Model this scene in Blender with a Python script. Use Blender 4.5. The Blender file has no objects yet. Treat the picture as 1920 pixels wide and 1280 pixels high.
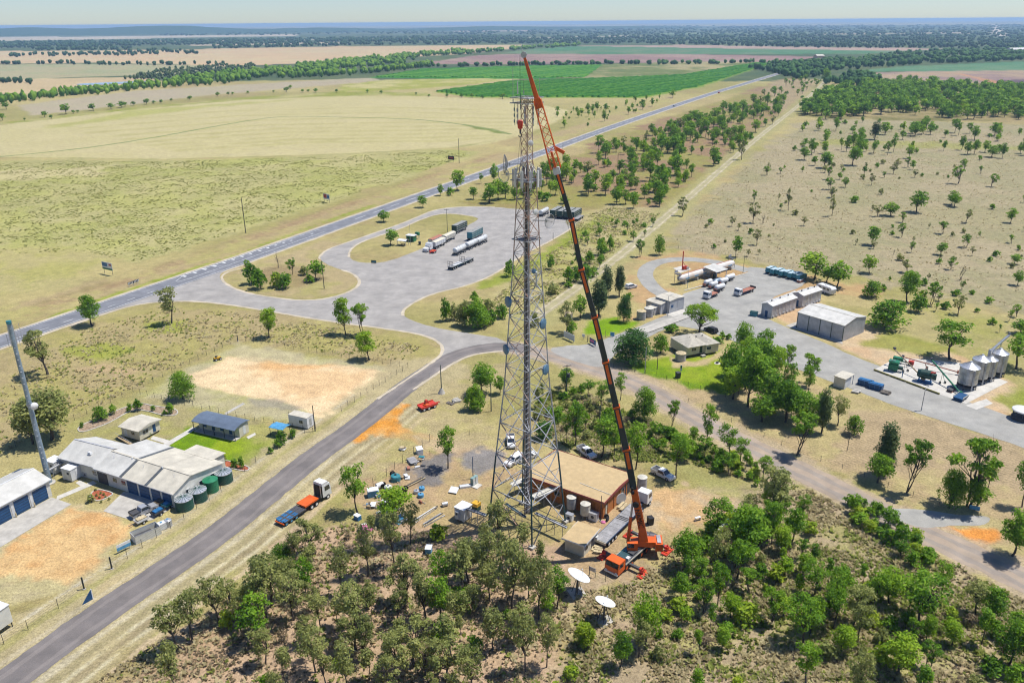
import bpy, bmesh, math, random
import numpy as np
from mathutils import Vector, Matrix
from mathutils.geometry import tessellate_polygon
SC = bpy.context.scene
COL = SC.collection
R = math.radians
# ------------------------------------------------------------------ camera, sky, sun, exposure
CAM_H, FPX, PITCH, ROLL = 90.0, 1507.0, R(21.68), R(0.45)
fw = np.array([0, math.cos(PITCH), -math.sin(PITCH)])
_u0 = np.array([0, math.sin(PITCH), math.cos(PITCH)]); _r0 = np.array([1.0, 0, 0])
rt = _r0*math.cos(ROLL) - _u0*math.sin(ROLL); up = _u0*math.cos(ROLL) + _r0*math.sin(ROLL)
cd = bpy.data.cameras.new('camera'); cam = bpy.data.objects.new('camera', cd); COL.objects.link(cam)
cam.matrix_world = Matrix(((rt[0], up[0], -fw[0], 0), (rt[1], up[1], -fw[1], 0), (rt[2], up[2], -fw[2], CAM_H), (0, 0, 0, 1)))
cd.sensor_width = 36.0; cd.lens = 36.0*FPX/1920.0; cd.clip_start = 1.0; cd.clip_end = 90000.0
SC.camera = cam
SUN_EL, SUN_AZ = R(66), R(14)          # the sun stands to the right and a little ahead of the camera
sdir = Vector((math.cos(SUN_EL)*math.cos(SUN_AZ), math.cos(SUN_EL)*math.sin(SUN_AZ), math.sin(SUN_EL)))
W = bpy.data.worlds.new('World'); SC.world = W; W.use_nodes = True
wn = W.node_tree.nodes; wn.clear()
sky = wn.new('ShaderNodeTexSky'); sky.sky_type = 'NISHITA'; sky.sun_disc = False
sky.sun_elevation = SUN_EL; sky.sun_rotation = math.atan2(sdir.x, sdir.y)
sky.air_density = 1.0; sky.dust_density = 0.15; sky.ozone_density = 1.0; sky.altitude = 200
bg = wn.new('ShaderNodeBackground'); bg.inputs['Strength'].default_value = 0.090
wo = wn.new('ShaderNodeOutputWorld')
tn = wn.new('ShaderNodeMix'); tn.data_type = 'RGBA'; tn.blend_type = 'MULTIPLY'; tn.inputs[0].default_value = 1.0; tn.inputs[7].default_value = (.70, .85, 1.14, 1)
W.node_tree.links.new(sky.outputs[0], tn.inputs[6]); W.node_tree.links.new(tn.outputs[2], bg.inputs[0]); W.node_tree.links.new(bg.outputs[0], wo.inputs[0])
ld = bpy.data.lights.new('sun', 'SUN'); ld.energy = 4.95; ld.angle = R(0.53); ld.color = (1.0, 0.968, 0.915)
sun = bpy.data.objects.new('sun', ld); COL.objects.link(sun); sun.location = (0, 0, 400)
sun.rotation_euler = sdir.to_track_quat('Z', 'Y').to_euler()
vs = SC.view_settings; vs.view_transform = 'Standard'; vs.look = 'None'; vs.gamma = 1.0; vs.exposure = 0.30
vs.use_curve_mapping = False
SC.cycles.use_adaptive_sampling = True; SC.cycles.adaptive_threshold = 0.03; SC.cycles.max_bounces = 4; SC.cycles.diffuse_bounces = 2; SC.cycles.glossy_bounces = 2
SC.cycles.transmission_bounces = 3; SC.cycles.transparent_max_bounces = 6; SC.cycles.volume_bounces = 0
SC.cycles.pixel_filter_type = 'BLACKMAN_HARRIS'; SC.cycles.filter_width = 1.15; SC.cycles.use_denoising = True; SC.cycles.sample_clamp_indirect = 4.0
try: SC.cycles.denoiser = 'OPENIMAGEDENOISE'
except Exception: pass
# ------------------------------------------------------------------ surveying: where a sighted point lies on the ground
def ray(px, py): return fw + rt*(px-960)/FPX + up*(640-py)/FPX
def g(px, py, z=0.0):
    d = ray(px, py); t = (z-CAM_H)/d[2]
    return Vector((d[0]*t, d[1]*t, z))
def hgt(px, py, top):                    # how tall a thing standing at (px, py) is when its top is sighted at row top
    p = g(px, py); d = ray(px, top); return CAM_H + d[2]/d[1]*p.y
def mpp(px, py):
    p = g(px, py); return float(np.dot(np.array([p.x, p.y, -CAM_H]), fw))/FPX
def ang(a, b): return math.atan2(b.y-a.y, b.x-a.x)
# ------------------------------------------------------------------ materials
MATS = {}
def mat(name, col, rough=0.75, metal=0.0, var=0.10, ns=1.2, bump=0.0, rib=0.0, ribscale=9.0, ribaxis='X', col2=None, emit=0, spec=0.4, trans=0):
    if name in MATS: return MATS[name]
    col = tuple(c_*.86 for c_ in col); col2 = col2 and tuple(c_*.86 for c_ in col2)
    m = bpy.data.materials.new(name); m.use_nodes = True; MATS[name] = m
    nt = m.node_tree; N = nt.nodes; L = nt.links; b = N['Principled BSDF']
    b.inputs['Roughness'].default_value = rough; b.inputs['Metallic'].default_value = metal
    b.inputs['Specular IOR Level'].default_value = spec
    tc = N.new('ShaderNodeTexCoord'); no = N.new('ShaderNodeTexNoise')
    no.inputs['Scale'].default_value = ns; no.inputs['Detail'].default_value = 3; no.inputs['Roughness'].default_value = 0.65
    L.new(tc.outputs['Object'], no.inputs['Vector'])
    cr = N.new('ShaderNodeValToRGB')
    c2 = col2 or tuple(max(0, c*(1-2.2*var)) for c in col)
    c1 = col if col2 else tuple(min(1, c*(1+1.2*var)) for c in col)
    cr.color_ramp.elements[0].position = 0.33; cr.color_ramp.elements[0].color = (*c2, 1)
    cr.color_ramp.elements[1].position = 0.68; cr.color_ramp.elements[1].color = (*c1, 1)
    L.new(no.outputs['Fac'], cr.inputs[0]); L.new(cr.outputs[0], b.inputs['Base Color'])
    if rib or bump:
        bp = N.new('ShaderNodeBump'); bp.inputs['Distance'].default_value = 0.04; bp.inputs['Strength'].default_value = rib or bump
        if rib:
            wv = N.new('ShaderNodeTexWave'); wv.bands_direction = ribaxis; wv.inputs['Scale'].default_value = ribscale/6.2832*2
            L.new(tc.outputs['Object'], wv.inputs['Vector']); L.new(wv.outputs['Fac'], bp.inputs['Height'])
        else: L.new(no.outputs['Fac'], bp.inputs['Height'])
        L.new(bp.outputs[0], b.inputs['Normal'])
    return m
def M(n): return MATS[n]
mat('steel_grey', (0.45, 0.455, 0.47), 0.5, 0.15, 0.2, 0.6)
mat('steel_dark', (0.10, 0.10, 0.11), 0.6, 0.3)
mat('steel_green', (0.045, 0.105, 0.115), 0.5, 0.2, 0.2)
mat('steel_rust', (0.52, 0.46, 0.42), 0.75, 0.1, 0.2, 0.8, col2=(0.34, 0.15, 0.075))
mat('cable_black', (0.075, 0.07, 0.075), 0.7, 0, 0.3, 3)
mat('antenna_white', (0.68, 0.68, 0.66), 0.5, 0, 0.06)
mat('dish_blue', (0.10, 0.21, 0.32), 0.5, 0, 0.15)
mat('dish_white', (0.80, 0.79, 0.76), 0.5, 0, 0.06, 0.7)
mat('crane_orange', (0.78, 0.13, 0.015), 0.4, 0, 0.10, 0.6)
mat('crane_dark', (0.020, 0.035, 0.042), 0.4, 0, 0.15)
mat('red_paint', (0.62, 0.055, 0.03), 0.45, 0, 0.12)
mat('white_paint', (0.76, 0.76, 0.75), 0.35, 0, 0.05)
mat('cream_paint', (0.66, 0.61, 0.47), 0.6, 0, 0.06)
mat('cream_clad', (0.68, 0.66, 0.58), 0.6, 0, 0.05, 0.8, rib=0.35, ribscale=10, ribaxis='X')
mat('silver_paint', (0.50, 0.51, 0.53), 0.35, 0.4, 0.05)
mat('glass', (0.02, 0.03, 0.04), 0.12, 0, 0.05, spec=0.8)
mat('tyre', (0.022, 0.022, 0.023), 0.85)
mat('black', (0.018, 0.018, 0.02), 0.6)
mat('dark_grey', (0.07, 0.07, 0.075), 0.7)
mat('navy', (0.012, 0.075, 0.19), 0.5, 0, 0.08)
mat('blue_paint', (0.03, 0.16, 0.36), 0.45, 0, 0.12)
mat('sky_blue', (0.10, 0.33, 0.55), 0.45, 0, 0.15)
mat('teal_paint', (0.045, 0.25, 0.29), 0.45, 0, 0.2)
mat('green_tank', (0.008, 0.085, 0.065), 0.45, 0, 0.08, rib=0.3, ribscale=14, ribaxis='Z')
mat('green_bright', (0.02, 0.20, 0.09), 0.45, 0, 0.08, rib=0.3, ribscale=14, ribaxis='Z')
mat('green_paint', (0.015, 0.19, 0.09), 0.45, 0, 0.15)
mat('dark_green', (0.012, 0.06, 0.045), 0.5, 0, 0.2)
mat('yellow_paint', (0.70, 0.40, 0.03), 0.5)
mat('roof_cream', (0.60, 0.55, 0.44), 0.6, 0.0, 0.10, 0.35, rib=0.35, ribscale=8, ribaxis='X')
mat('roof_pale', (0.62, 0.60, 0.54), 0.55, 0.1, 0.09, 0.35, rib=0.35, ribscale=8, ribaxis='X')
mat('roof_blue', (0.125, 0.165, 0.225), 0.55, 0, 0.08, 0.4, rib=0.4, ribscale=8, ribaxis='X')
mat('roof_tan', (0.52, 0.38, 0.195), 0.8, 0, 0.06, 0.9, rib=0.25, ribscale=7, ribaxis='Y')
mat('roof_house', (0.46, 0.42, 0.34), 0.75, 0, 0.12, 0.9, rib=0.4, ribscale=7, ribaxis='X')
mat('roof_strip', (0.10, 0.11, 0.115), 0.5)
mat('fascia_red', (0.33, 0.07, 0.06), 0.6)
mat('brick_orange', (0.56, 0.20, 0.05), 0.85, 0, 0.18, 6)
mat('clad_grey', (0.52, 0.52, 0.53), 0.5, 0.2, 0.12, 0.4, rib=0.45, ribscale=10, ribaxis='X')
mat('clad_grey_y', (0.46, 0.465, 0.485), 0.5, 0.2, 0.12, 0.4, rib=0.45, ribscale=10, ribaxis='Y')
mat('zinc', (0.52, 0.51, 0.49), 0.32, 0.75, 0.16, 0.5, rib=0.4, ribscale=14, ribaxis='Z')
mat('zinc_roof', (0.74, 0.75, 0.76), 0.3, 0.6, 0.08, 0.6)
mat('tank_concrete', (0.42, 0.41, 0.40), 0.8, 0, 0.15)
mat('tank_cream', (0.60, 0.57, 0.48), 0.6, 0, 0.1)
mat('concrete', (0.47, 0.44, 0.385), 0.85, 0, 0.10, 0.5)
mat('concrete_pale', (0.56, 0.53, 0.47), 0.85, 0, 0.08, 0.5)
mat('timber', (0.38, 0.28, 0.16), 0.85, 0, 0.25, 3)
mat('timber_grey', (0.17, 0.145, 0.12), 0.9, 0, 0.25, 3)
mat('timber_pale', (0.58, 0.47, 0.28), 0.85, 0, 0.2, 3)
mat('post_dark', (0.045, 0.05, 0.045), 0.8)
mat('pole_timber', (0.11, 0.10, 0.075), 0.85, 0, 0.2, 2)
mat('pole_green', (0.10, 0.13, 0.105), 0.7, 0, 0.15)
mat('red_mulch', (0.42, 0.115, 0.05), 0.95, 0, 0.25, 4)
mat('line_white', (0.72, 0.72, 0.70), 0.7, 0, 0.15, 0.6)
mat('tray_red', (0.42, 0.17, 0.11), 0.8, 0, 0.15)
mat('deck_grey', (0.33, 0.32, 0.315), 0.7, 0, 0.15, 1.0)
mat('tank_white', (0.70, 0.70, 0.67), 0.35, 0.1, 0.08, 0.4)
mat('bullet_white', (0.74, 0.72, 0.68), 0.5, 0, 0.12, 0.25, col2=(0.62, 0.52, 0.42))
mat('stock_crate', (0.42, 0.42, 0.38), 0.6, 0.2, 0.2)
mat('mesh_grey', (0.45, 0.45, 0.44), 0.5, 0.4)
mat('wire', (0.20, 0.20, 0.19), 0.6, 0.4)
mat('sign_red', (0.45, 0.05, 0.05), 0.5)
mat('pink', (0.65, 0.18, 0.35), 0.7)
# ------------------------------------------------------------------ mesh builder
def tag(o, label=None, cat=None, group=None, kind=None):
    if label: o['label'] = label
    if cat: o['category'] = cat
    if group: o['group'] = group
    if kind: o['kind'] = kind
    return o
def empty(name, loc, rz=0.0, label=None, cat=None, group=None):
    o = bpy.data.objects.new(name, None); COL.objects.link(o); o.empty_display_size = 0.3
    o.location = loc; o.rotation_euler = (0, 0, rz)
    return tag(o, label, cat, group)
class MB:
    def __init__(s): s.v = []; s.f = []; s.mi = []
    def add(s, vs, fs, mi=0):
        n = len(s.v); s.v += [tuple(v) for v in vs]; s.f += [tuple(i+n for i in f) for f in fs]; s.mi += [mi]*len(fs); return s
    def box(s, c, d, rz=0.0, mi=0, taper=1.0, tilt=0.0):
        cx, cy, cz = c; dx, dy, dz = d[0]/2, d[1]/2, d[2]/2; ca, sa = math.cos(rz), math.sin(rz); vs = []
        for z, k in ((-dz, 1.0), (dz, taper)):
            for x, y in ((-dx, -dy), (dx, -dy), (dx, dy), (-dx, dy)):
                x2, y2 = x*k, y*k; vs.append((cx+x2*ca-y2*sa, cy+x2*sa+y2*ca, cz+z))
        return s.add(vs, [(0, 3, 2, 1), (4, 5, 6, 7), (0, 1, 5, 4), (1, 2, 6, 5), (2, 3, 7, 6), (3, 0, 4, 7)], mi)
    def beam(s, p, q, w, h=None, mi=0, w2=None, h2=None):
        p, q = Vector(p), Vector(q); h = h or w; w2 = w2 or w; h2 = h2 or h
        d = (q-p).normalized(); a = d.cross(Vector((0, 0, 1)))
        a = Vector((1, 0, 0)) if a.length < 1e-4 else a.normalized()
        b = a.cross(d); vs = []
        for c, ww, hh in ((p, w, h), (q, w2, h2)):
            for i, j in ((-1, -1), (1, -1), (1, 1), (-1, 1)): vs.append(c + a*i*ww/2 + b*j*hh/2)
        return s.add(vs, [(0, 3, 2, 1), (4, 5, 6, 7), (0, 1, 5, 4), (1, 2, 6, 5), (2, 3, 7, 6), (3, 0, 4, 7)], mi)
    def tube(s, p, q, r, r2=None, n=8, mi=0, cap=True):
        p, q = Vector(p), Vector(q); r2 = r if r2 is None else r2
        d = (q-p).normalized(); a = d.cross(Vector((0, 0, 1)))
        a = Vector((1, 0, 0)) if a.length < 1e-4 else a.normalized()
        b = a.cross(d); vs = []
        for c, rr in ((p, r), (q, r2)):
            for i in range(n):
                t = 2*math.pi*i/n; vs.append(c + (a*math.cos(t)+b*math.sin(t))*rr)
        fs = [(i, (i+1) % n, n+(i+1) % n, n+i) for i in range(n)]
        if cap: fs += [tuple(range(n-1, -1, -1)), tuple(range(n, 2*n))]
        return s.add(vs, fs, mi)
    def lathe(s, prof, n=16, c=(0, 0, 0), mi=0):
        vs = []; fs = []
        for r_, z in prof:
            for i in range(n):
                t = 2*math.pi*i/n; vs.append((c[0]+r_*math.cos(t), c[1]+r_*math.sin(t), c[2]+z))
        for k in range(len(prof)-1):
            for i in range(n): fs.append((k*n+i, k*n+(i+1) % n, (k+1)*n+(i+1) % n, (k+1)*n+i))
        fs.append(tuple(range(n-1, -1, -1))); fs.append(tuple(range((len(prof)-1)*n, len(prof)*n)))
        return s.add(vs, fs, mi)
    def prism(s, poly, z0, z1, mi=0):
        n = len(poly); vs = [(x, y, z0) for x, y in poly] + [(x, y, z1) for x, y in poly]
        ar = sum(poly[i][0]*poly[(i+1) % n][1]-poly[(i+1) % n][0]*poly[i][1] for i in range(n))
        fs = [tuple(range(n-1, -1, -1)), tuple(range(n, 2*n))] + [(i, (i+1) % n, n+(i+1) % n, n+i) for i in range(n)]
        if ar < 0: fs = [tuple(reversed(f)) for f in fs]
        return s.add(vs, fs, mi)
    def xprism(s, poly, y0, y1, mi=0):          # profile in x-z, extruded along y
        n = len(poly); vs = [(x, y0, z) for x, z in poly] + [(x, y1, z) for x, z in poly]
        ar = sum(poly[i][0]*poly[(i+1) % n][1]-poly[(i+1) % n][0]*poly[i][1] for i in range(n))
        fs = [tuple(range(n-1, -1, -1)), tuple(range(n, 2*n))] + [(i, (i+1) % n, n+(i+1) % n, n+i) for i in range(n)]
        if ar > 0: fs = [tuple(reversed(f)) for f in fs]
        return s.add(vs, fs, mi)
    def yprism(s, poly, x0, x1, mi=0):          # profile in y-z, extruded along x
        n = len(poly); vs = [(x0, y, z) for y, z in poly] + [(x1, y, z) for y, z in poly]
        ar = sum(poly[i][0]*poly[(i+1) % n][1]-poly[(i+1) % n][0]*poly[i][1] for i in range(n))
        fs = [tuple(range(n-1, -1, -1)), tuple(range(n, 2*n))] + [(i, (i+1) % n, n+(i+1) % n, n+i) for i in range(n)]
        if ar < 0: fs = [tuple(reversed(f)) for f in fs]
        return s.add(vs, fs, mi)
    def mesh(s, name, mats, smooth=False):
        me = bpy.data.meshes.new(name); me.from_pydata(s.v, [], s.f)
        for m in (mats if isinstance(mats, (list, tuple)) else [mats]): me.materials.append(M(m) if isinstance(m, str) else m)
        if any(s.mi): me.polygons.foreach_set('material_index', s.mi)
        if smooth: me.polygons.foreach_set('use_smooth', [True]*len(me.polygons))
        me.update(); return me
    def build(s, name, mats, parent=None, loc=(0, 0, 0), rz=0.0, smooth=False):
        return link(name, s.mesh(name, mats, smooth), parent, loc, rz)
def link(name, me, parent=None, loc=(0, 0, 0), rz=0.0):
    o = bpy.data.objects.new(name, me); COL.objects.link(o); o.location = loc; o.rotation_euler = (0, 0, rz)
    if parent: o.parent = parent
    return o
def kids(o): return [c for c in bpy.data.objects if c.parent is o]
def copy_tree(o, parent=None):
    c = o.copy(); COL.objects.link(c); c.parent = parent
    for ch in list(o.children): copy_tree(ch, c)
    return c
def box(name, c, d, m, parent=None, rz=0): return MB().box(c, d, rz).build(name, m, parent)
def text(name, s, size, m, parent, loc, rot, ext=0.01):
    cu = bpy.data.curves.new(name, 'FONT'); cu.body = s; cu.size = size; cu.extrude = ext; cu.align_x = 'CENTER'; cu.align_y = 'CENTER'
    t = bpy.data.objects.new(name, cu); COL.objects.link(t)
    dg = bpy.context.evaluated_depsgraph_get(); me = bpy.data.meshes.new_from_object(t.evaluated_get(dg))
    bpy.data.objects.remove(t); bpy.data.curves.remove(cu)
    me.materials.clear(); me.materials.append(M(m))
    o = link(name, me, parent, loc); o.rotation_euler = rot; return o
# ------------------------------------------------------------------ ground: one sheet to the horizon, its soils laid out field by field
rng = np.random.default_rng(7); random.seed(7)
def _h(i, j, s):
    n = (i.astype(np.int64)*374761393 + j.astype(np.int64)*668265263 + s*974711) & 0x7fffffff
    n = (n ^ (n >> 13))*1274126177 & 0x7fffffff
    return ((n ^ (n >> 16)) & 0xffff)/65535.0
def vnoise(x, y, s=0):
    i = np.floor(x); j = np.floor(y); fx = x-i; fy = y-j
    fx = fx*fx*(3-2*fx); fy = fy*fy*(3-2*fy)
    return (_h(i, j, s)*(1-fx)+_h(i+1, j, s)*fx)*(1-fy) + (_h(i, j+1, s)*(1-fx)+_h(i+1, j+1, s)*fx)*fy
def fbm(x, y, s=0, o=4):
    r_ = 0; a = 0.5; t = 0
    for k in range(o): r_ = r_+a*vnoise(x, y, s+k); t += a; a *= 0.55; x = x*2.03+17.1; y = y*2.03+9.7
    return r_/t
FAR = 30000.0
ys = list(np.arange(1560, 320, -2.5))+list(np.arange(320, 47, -1.25))
radii = [4.0, 25.0, 45.0]
for y in ys:
    dep = PITCH+math.atan((y-640)/FPX); r_ = CAM_H/math.tan(dep)
    if r_ > radii[-1]+0.05 and r_ < FAR: radii.append(r_)
radii.append(FAR); radii = np.array(radii)
angs = np.concatenate([np.linspace(-180, -47, 24)[:-1], np.linspace(-47, 47, 470), np.linspace(47, 180, 24)[1:-1]])*math.pi/180
NA, NR = len(angs), len(radii)
gx = (radii[:, None]*np.sin(angs)[None, :]).ravel(); gy = (radii[:, None]*np.cos(angs)[None, :]).ravel()
gd = np.hypot(gx, gy)
def wp(pts): return np.array([(lambda v: (v.x, v.y))(g(*p)) for p in pts])
def segdist(P, X, Y, closed):
    d = np.full(X.shape, 1e18); inside = np.zeros(X.shape, bool); n = len(P)
    for i in range(n if closed else n-1):
        a = P[i]; b = P[(i+1) % n]; e = b-a; l2 = max(e@e, 1e-9)
        t = np.clip(((X-a[0])*e[0]+(Y-a[1])*e[1])/l2, 0, 1)
        d = np.minimum(d, (X-a[0]-t*e[0])**2+(Y-a[1]-t*e[1])**2)
        if closed:
            c = ((a[1] > Y) != (b[1] > Y)); yy = (b[1]-a[1]) or 1e-9
            inside ^= c & (X < (b[0]-a[0])*(Y-a[1])/yy+a[0])
    return np.sqrt(d), inside
gcol = np.zeros((len(gx), 3)); det = np.zeros((len(gx), 3))
LS = np.maximum(1.0, gd/160.0)           # noise grows with distance
def dnoise(base, seed, o):
    lv = np.log2(LS); k0 = np.floor(lv).astype(int); out = np.zeros(len(gx))
    for k in range(int(k0.max())+2):
        w = np.clip(1-np.abs(lv-k), 0, 1); I = w > 0
        if I.any(): out[I] += w[I]*fbm(gx[I]/base/2**k, gy[I]/base/2**k, seed, o)
    return out
n_big = dnoise(38, 3, 4); n_mid = dnoise(9, 11, 4); n_sm = dnoise(2.6, 23, 3)
def mixc(a, b, t): return a*(1-t[:, None])+np.array(b)[None, :]*t[:, None]
def sstep(x, a, b):
    t = np.clip((x-a)/(b-a), 0, 1); return t*t*(3-2*t)
def layer(pts, col, feather=1.0, k=1.0, line=None, warp=None, col2=None, d3=None, world=False, sel=None):
    """lay a soil over a polygon (or a band of the given width along a line); its edge is feathered and uneven"""
    P = np.array(pts, float) if world else wp(pts)
    w = 1.5*(feather if warp is None else warp); feather = feather*.62; pad = (line or 0)+feather*3+w*2+1
    I = np.where((gx > P[:, 0].min()-pad) & (gx < P[:, 0].max()+pad) & (gy > P[:, 1].min()-pad) & (gy < P[:, 1].max()+pad))[0]
    if not len(I): return
    d, ins = segdist(P, gx[I], gy[I], line is None)
    sd = (np.where(ins, -d, d) if line is None else d-line/2) + (n_sm[I]-0.5)*2*w + (n_mid[I]-0.5)*2*w
    t = k*(1-sstep(sd, -feather, feather))
    c = np.array(col)[None, :].repeat(len(I), 0)
    if col2 is not None: c = mixc(c, col2, sstep(n_mid[I]*0.6+n_sm[I]*0.4, 0.42, 0.6))
    gcol[I] = gcol[I]*(1-t[:, None])+c*t[:, None]
    if d3 is not None: det[I] = det[I]*(1-t[:, None])+np.array(d3)[None, :]*t[:, None]
STRAW, PALE, GREEN, OLIVE = (.44, .385, .19), (.50, .445, .27), (.17, .23, .035), (.25, .25, .085)
BROWN, REDB, SAND, ORANGE, GRAV, PEACH = (.31, .235, .14), (.33, .225, .145), (.66, .50, .295), (.60, .30, .10), (.33, .32, .315), (.58, .44, .27)
gcol[:] = STRAW
gcol[:] = mixc(gcol, OLIVE, 0.6*sstep(n_big, 0.45, 0.7)); gcol[:] = mixc(gcol, BROWN, 0.45*sstep(n_mid, 0.5, 0.72))
# far plain
layer([(-400, 152), (2300, 152), (2300, 40.6), (2300, 46), (-400, 60)][:2]+[(2300, 44), (960, 50.5), (-400, 62)], (.085, .125, .06), 30, 1, col2=(.12, .15, .07))
WOODG = (.075, .115, .05)
layer([(-100, 70), (250, 68.5), (556, 64.5), (556, 68), (300, 72), (-100, 79)], (.52, .46, .34), 20)
layer([(300, 76.5), (700, 73.5), (1080, 69), (1200, 66), (1200, 68.5), (1000, 71.5), (640, 75.5), (300, 79.5)], (.50, .45, .33), 15, .9)
layer([(850, 58), (1000, 57), (1000, 58.5), (850, 60)], (.5, .42, .32), 30, .8)
layer([(1240, 63), (1560, 61), (1560, 62.5), (1240, 64.5)], (.25, .33, .18), 30, .8)
layer([(1500, 64), (1860, 60), (1870, 62.5), (1520, 66)], (.5, .42, .3), 40, .7)
layer([(350, 84), (640, 79), (640, 82), (360, 87)], (.55, .46, .33), 15, .8)
layer([(-100, 97), (300, 94), (640, 87), (990, 83.5), (960, 92), (870, 101), (760, 108), (640, 116), (430, 124), (200, 118), (-100, 121)], PEACH, 8, 1, col2=(.52, .43, .26))
layer([(-100, 122), (200, 120), (430, 124), (330, 138), (250, 142), (-100, 152)], (.42, .38, .23), 6, 1, col2=(.33, .34, .19))
layer([(-100, 150), (230, 145), (300, 150), (250, 160), (100, 172), (-100, 186)], (.52, .42, .25), 6)
layer([(30, 198), (250, 171), (420, 161), (640, 148), (700, 147), (720, 152), (640, 158), (400, 178), (240, 197), (60, 217)], (.44, .385, .27), 4, 1, col2=(.40, .36, .24))
layer([(640, 160), (720, 150), (880, 147), (985, 148), (900, 156), (800, 165), (700, 171), (640, 172)], (.35, .36, .10), 5, 1, col2=(.46, .42, .2))
layer([(-80, 240), (240, 203), (450, 184), (640, 172), (800, 174), (810, 180), (600, 181), (300, 202), (60, 228)], (.28, .31, .07), 4, .8, col2=(.42, .39, .19))
layer([(-150, 250), (60, 228), (250, 206), (450, 188), (640, 180.5), (810, 181), (960, 187), (1065, 207), (1050, 225), (990, 250), (930, 268), (850, 277), (640, 289), (300, 299), (-150, 293)], (.54, .485, .275), 3, 1, col2=(.48, .435, .235))
layer([(250, 207), (640, 181), (400, 200), (240, 222), (60, 245)], (.33, .36, .08), 10, .55)
for yy in (.12, .24, .36, .48, .58, .67, .76, .85, .93):                      # old wheel tracks of the pivot across the stubble
    layer([(60+300*yy, 228+58*yy), (400+200*yy, 200+72*yy), (700+120*yy, 192+78*yy), (950, 200+62*yy)], (.40, .385, .15), 5, .55, line=8)
PIVOT = [(-100, 303), (57, 289), (168, 277), (285, 259), (403, 237), (504, 220), (560, 218), (640, 220), (774, 223), (858, 232), (925, 243), (957, 252)]
layer([(858, 231), (925, 242), (957, 252), (925, 250)], (.16, .21, .05), 3, .9)
layer([(-100, 296), (120, 296), (300, 299), (640, 289), (850, 277), (940, 262)], (.30, .31, .10), 1.5, .7, line=2.5)
layer([(770, 121), (890, 104.5), (950, 101.5), (1300, 102), (1560, 107), (1540, 112), (1380, 118), (1130, 119), (980, 120.5)], (.30, .205, .18), 4, 1, col2=(.34, .25, .2))
layer([(930, 101), (1000, 92), (1080, 87), (1290, 89), (1480, 92.5), (1700, 96), (1650, 101), (1300, 102.5)], (.10, .22, .105), 4, 1, col2=(.16, .22, .12))
layer([(1080, 86.5), (1280, 84.5), (1500, 88), (1790, 91.5), (1700, 96), (1290, 90)], (.42, .32, .25), 4)
layer([(690, 146), (790, 129), (980, 123.5), (1135, 121), (1095, 148), (950, 148), (860, 148)], (.035, .20, .02), 4, 1, col2=(.06, .21, .02))
layer([(700, 144), (800, 132), (880, 131), (800, 140)], (.28, .28, .08), 6, .6)
layer([(1040, 148), (1120, 121), (1280, 116), (1430, 116), (1280, 143), (1110, 149)], (.16, .20, .07), 4, 1, col2=(.36, .32, .17))
layer([(812, 173), (950, 153), (1110, 147.5), (1280, 141), (1430, 116), (1445, 120), (1310, 165), (1205, 184), (1000, 184), (880, 183)], (.20, .30, .055), 3)
layer([(1595, 134), (1690, 125), (1990, 113), (1990, 131), (1800, 134), (1640, 134)], (.11, .23, .12), 4, 1, col2=(.15, .24, .13))
layer([(1610, 138), (1700, 134.5), (1990, 131), (1990, 150), (1870, 158), (1800, 150), (1640, 152)], (.31, .23, .2), 4, 1, col2=(.38, .30, .2))
layer([(1850, 152), (1990, 147), (1990, 165), (1880, 160)], (.15, .115, .12), 5)
layer([(1690, 140), (1790, 137), (1830, 146), (1870, 156)], (.55, .31, .17), 6, .8, line=8)
layer([(1862, 46.5), (1868, 52), (1878, 68)], (.6, .55, .45), 10, 1, line=70)
layer([(1760, 98), (1920, 92), (1990, 91), (1990, 97), (1800, 103)], (.30, .27, .22), 10, .9)
# strip between highway and track: red earth, green patches
layer([(880, 380), (960, 345), (1150, 255), (1280, 210), (1400, 172), (1500, 140), (1530, 160), (1470, 215), (1400, 285), (1300, 360), (1230, 405), (1110, 392), (960, 386)], REDB, 7, .95, col2=(.29, .27, .10), d3=(.35, .5, 0))
layer([(880, 378), (960, 352), (1030, 340), (1100, 360), (1200, 372), (1180, 392), (1000, 386)], (.30, .31, .085), 9, .6)
layer([(1060, 415), (1150, 385), (1260, 395), (1240, 425), (1120, 500), (1000, 590), (960, 600), (900, 590), (980, 500), (1080, 440)], (.47, .41, .23), 6, .9, col2=(.38, .36, .14), d3=(.3, .1, 0))
layer([(985, 490), (1060, 445), (1110, 415), (1130, 400), (1150, 408), (1090, 450), (1000, 505), (930, 535), (880, 548)], (.24, .30, .045), 3, .8)
# paddock
layer([(1500, 232), (1545, 222), (1700, 226), (2000, 236), (2000, 620), (1640, 522), (1440, 492), (1250, 462), (1290, 392), (1400, 305)], (.42, .365, .235), 8, 1, col2=(.33, .305, .18), d3=(.3, .6, 0))
layer([(1550, 262), (1750, 268), (2000, 276), (2000, 284), (1750, 276), (1540, 270)], (.34, .36, .09), 12, .6)
layer([(1400, 375), (1700, 385), (2000, 400), (2000, 440), (1800, 425), (1450, 400)], (.38, .34, .2), 14, .5, d3=(.2, .7, 0))
layer([(1495, 215), (1540, 172), (1620, 156), (1700, 150), (1880, 160), (2000, 168), (2000, 232), (1700, 226), (1545, 222)], (.19, .18, .07), 10, .95, col2=(.34, .28, .15))
layer([(1460, 150), (1530, 148), (1560, 158), (1520, 200), (1470, 215), (1440, 190), (1440, 165)], (.40, .33, .2), 8, .8)
TRK = [(1548, 150), (1542, 158), (1498, 198), (1441, 242), (1381, 292), (1300, 363), (1224, 427), (1144, 494), (1043, 566), (1000, 596)]
layer(TRK, (.38, .36, .17), 3, .8, line=15)
_t = wp(TRK)
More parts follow.
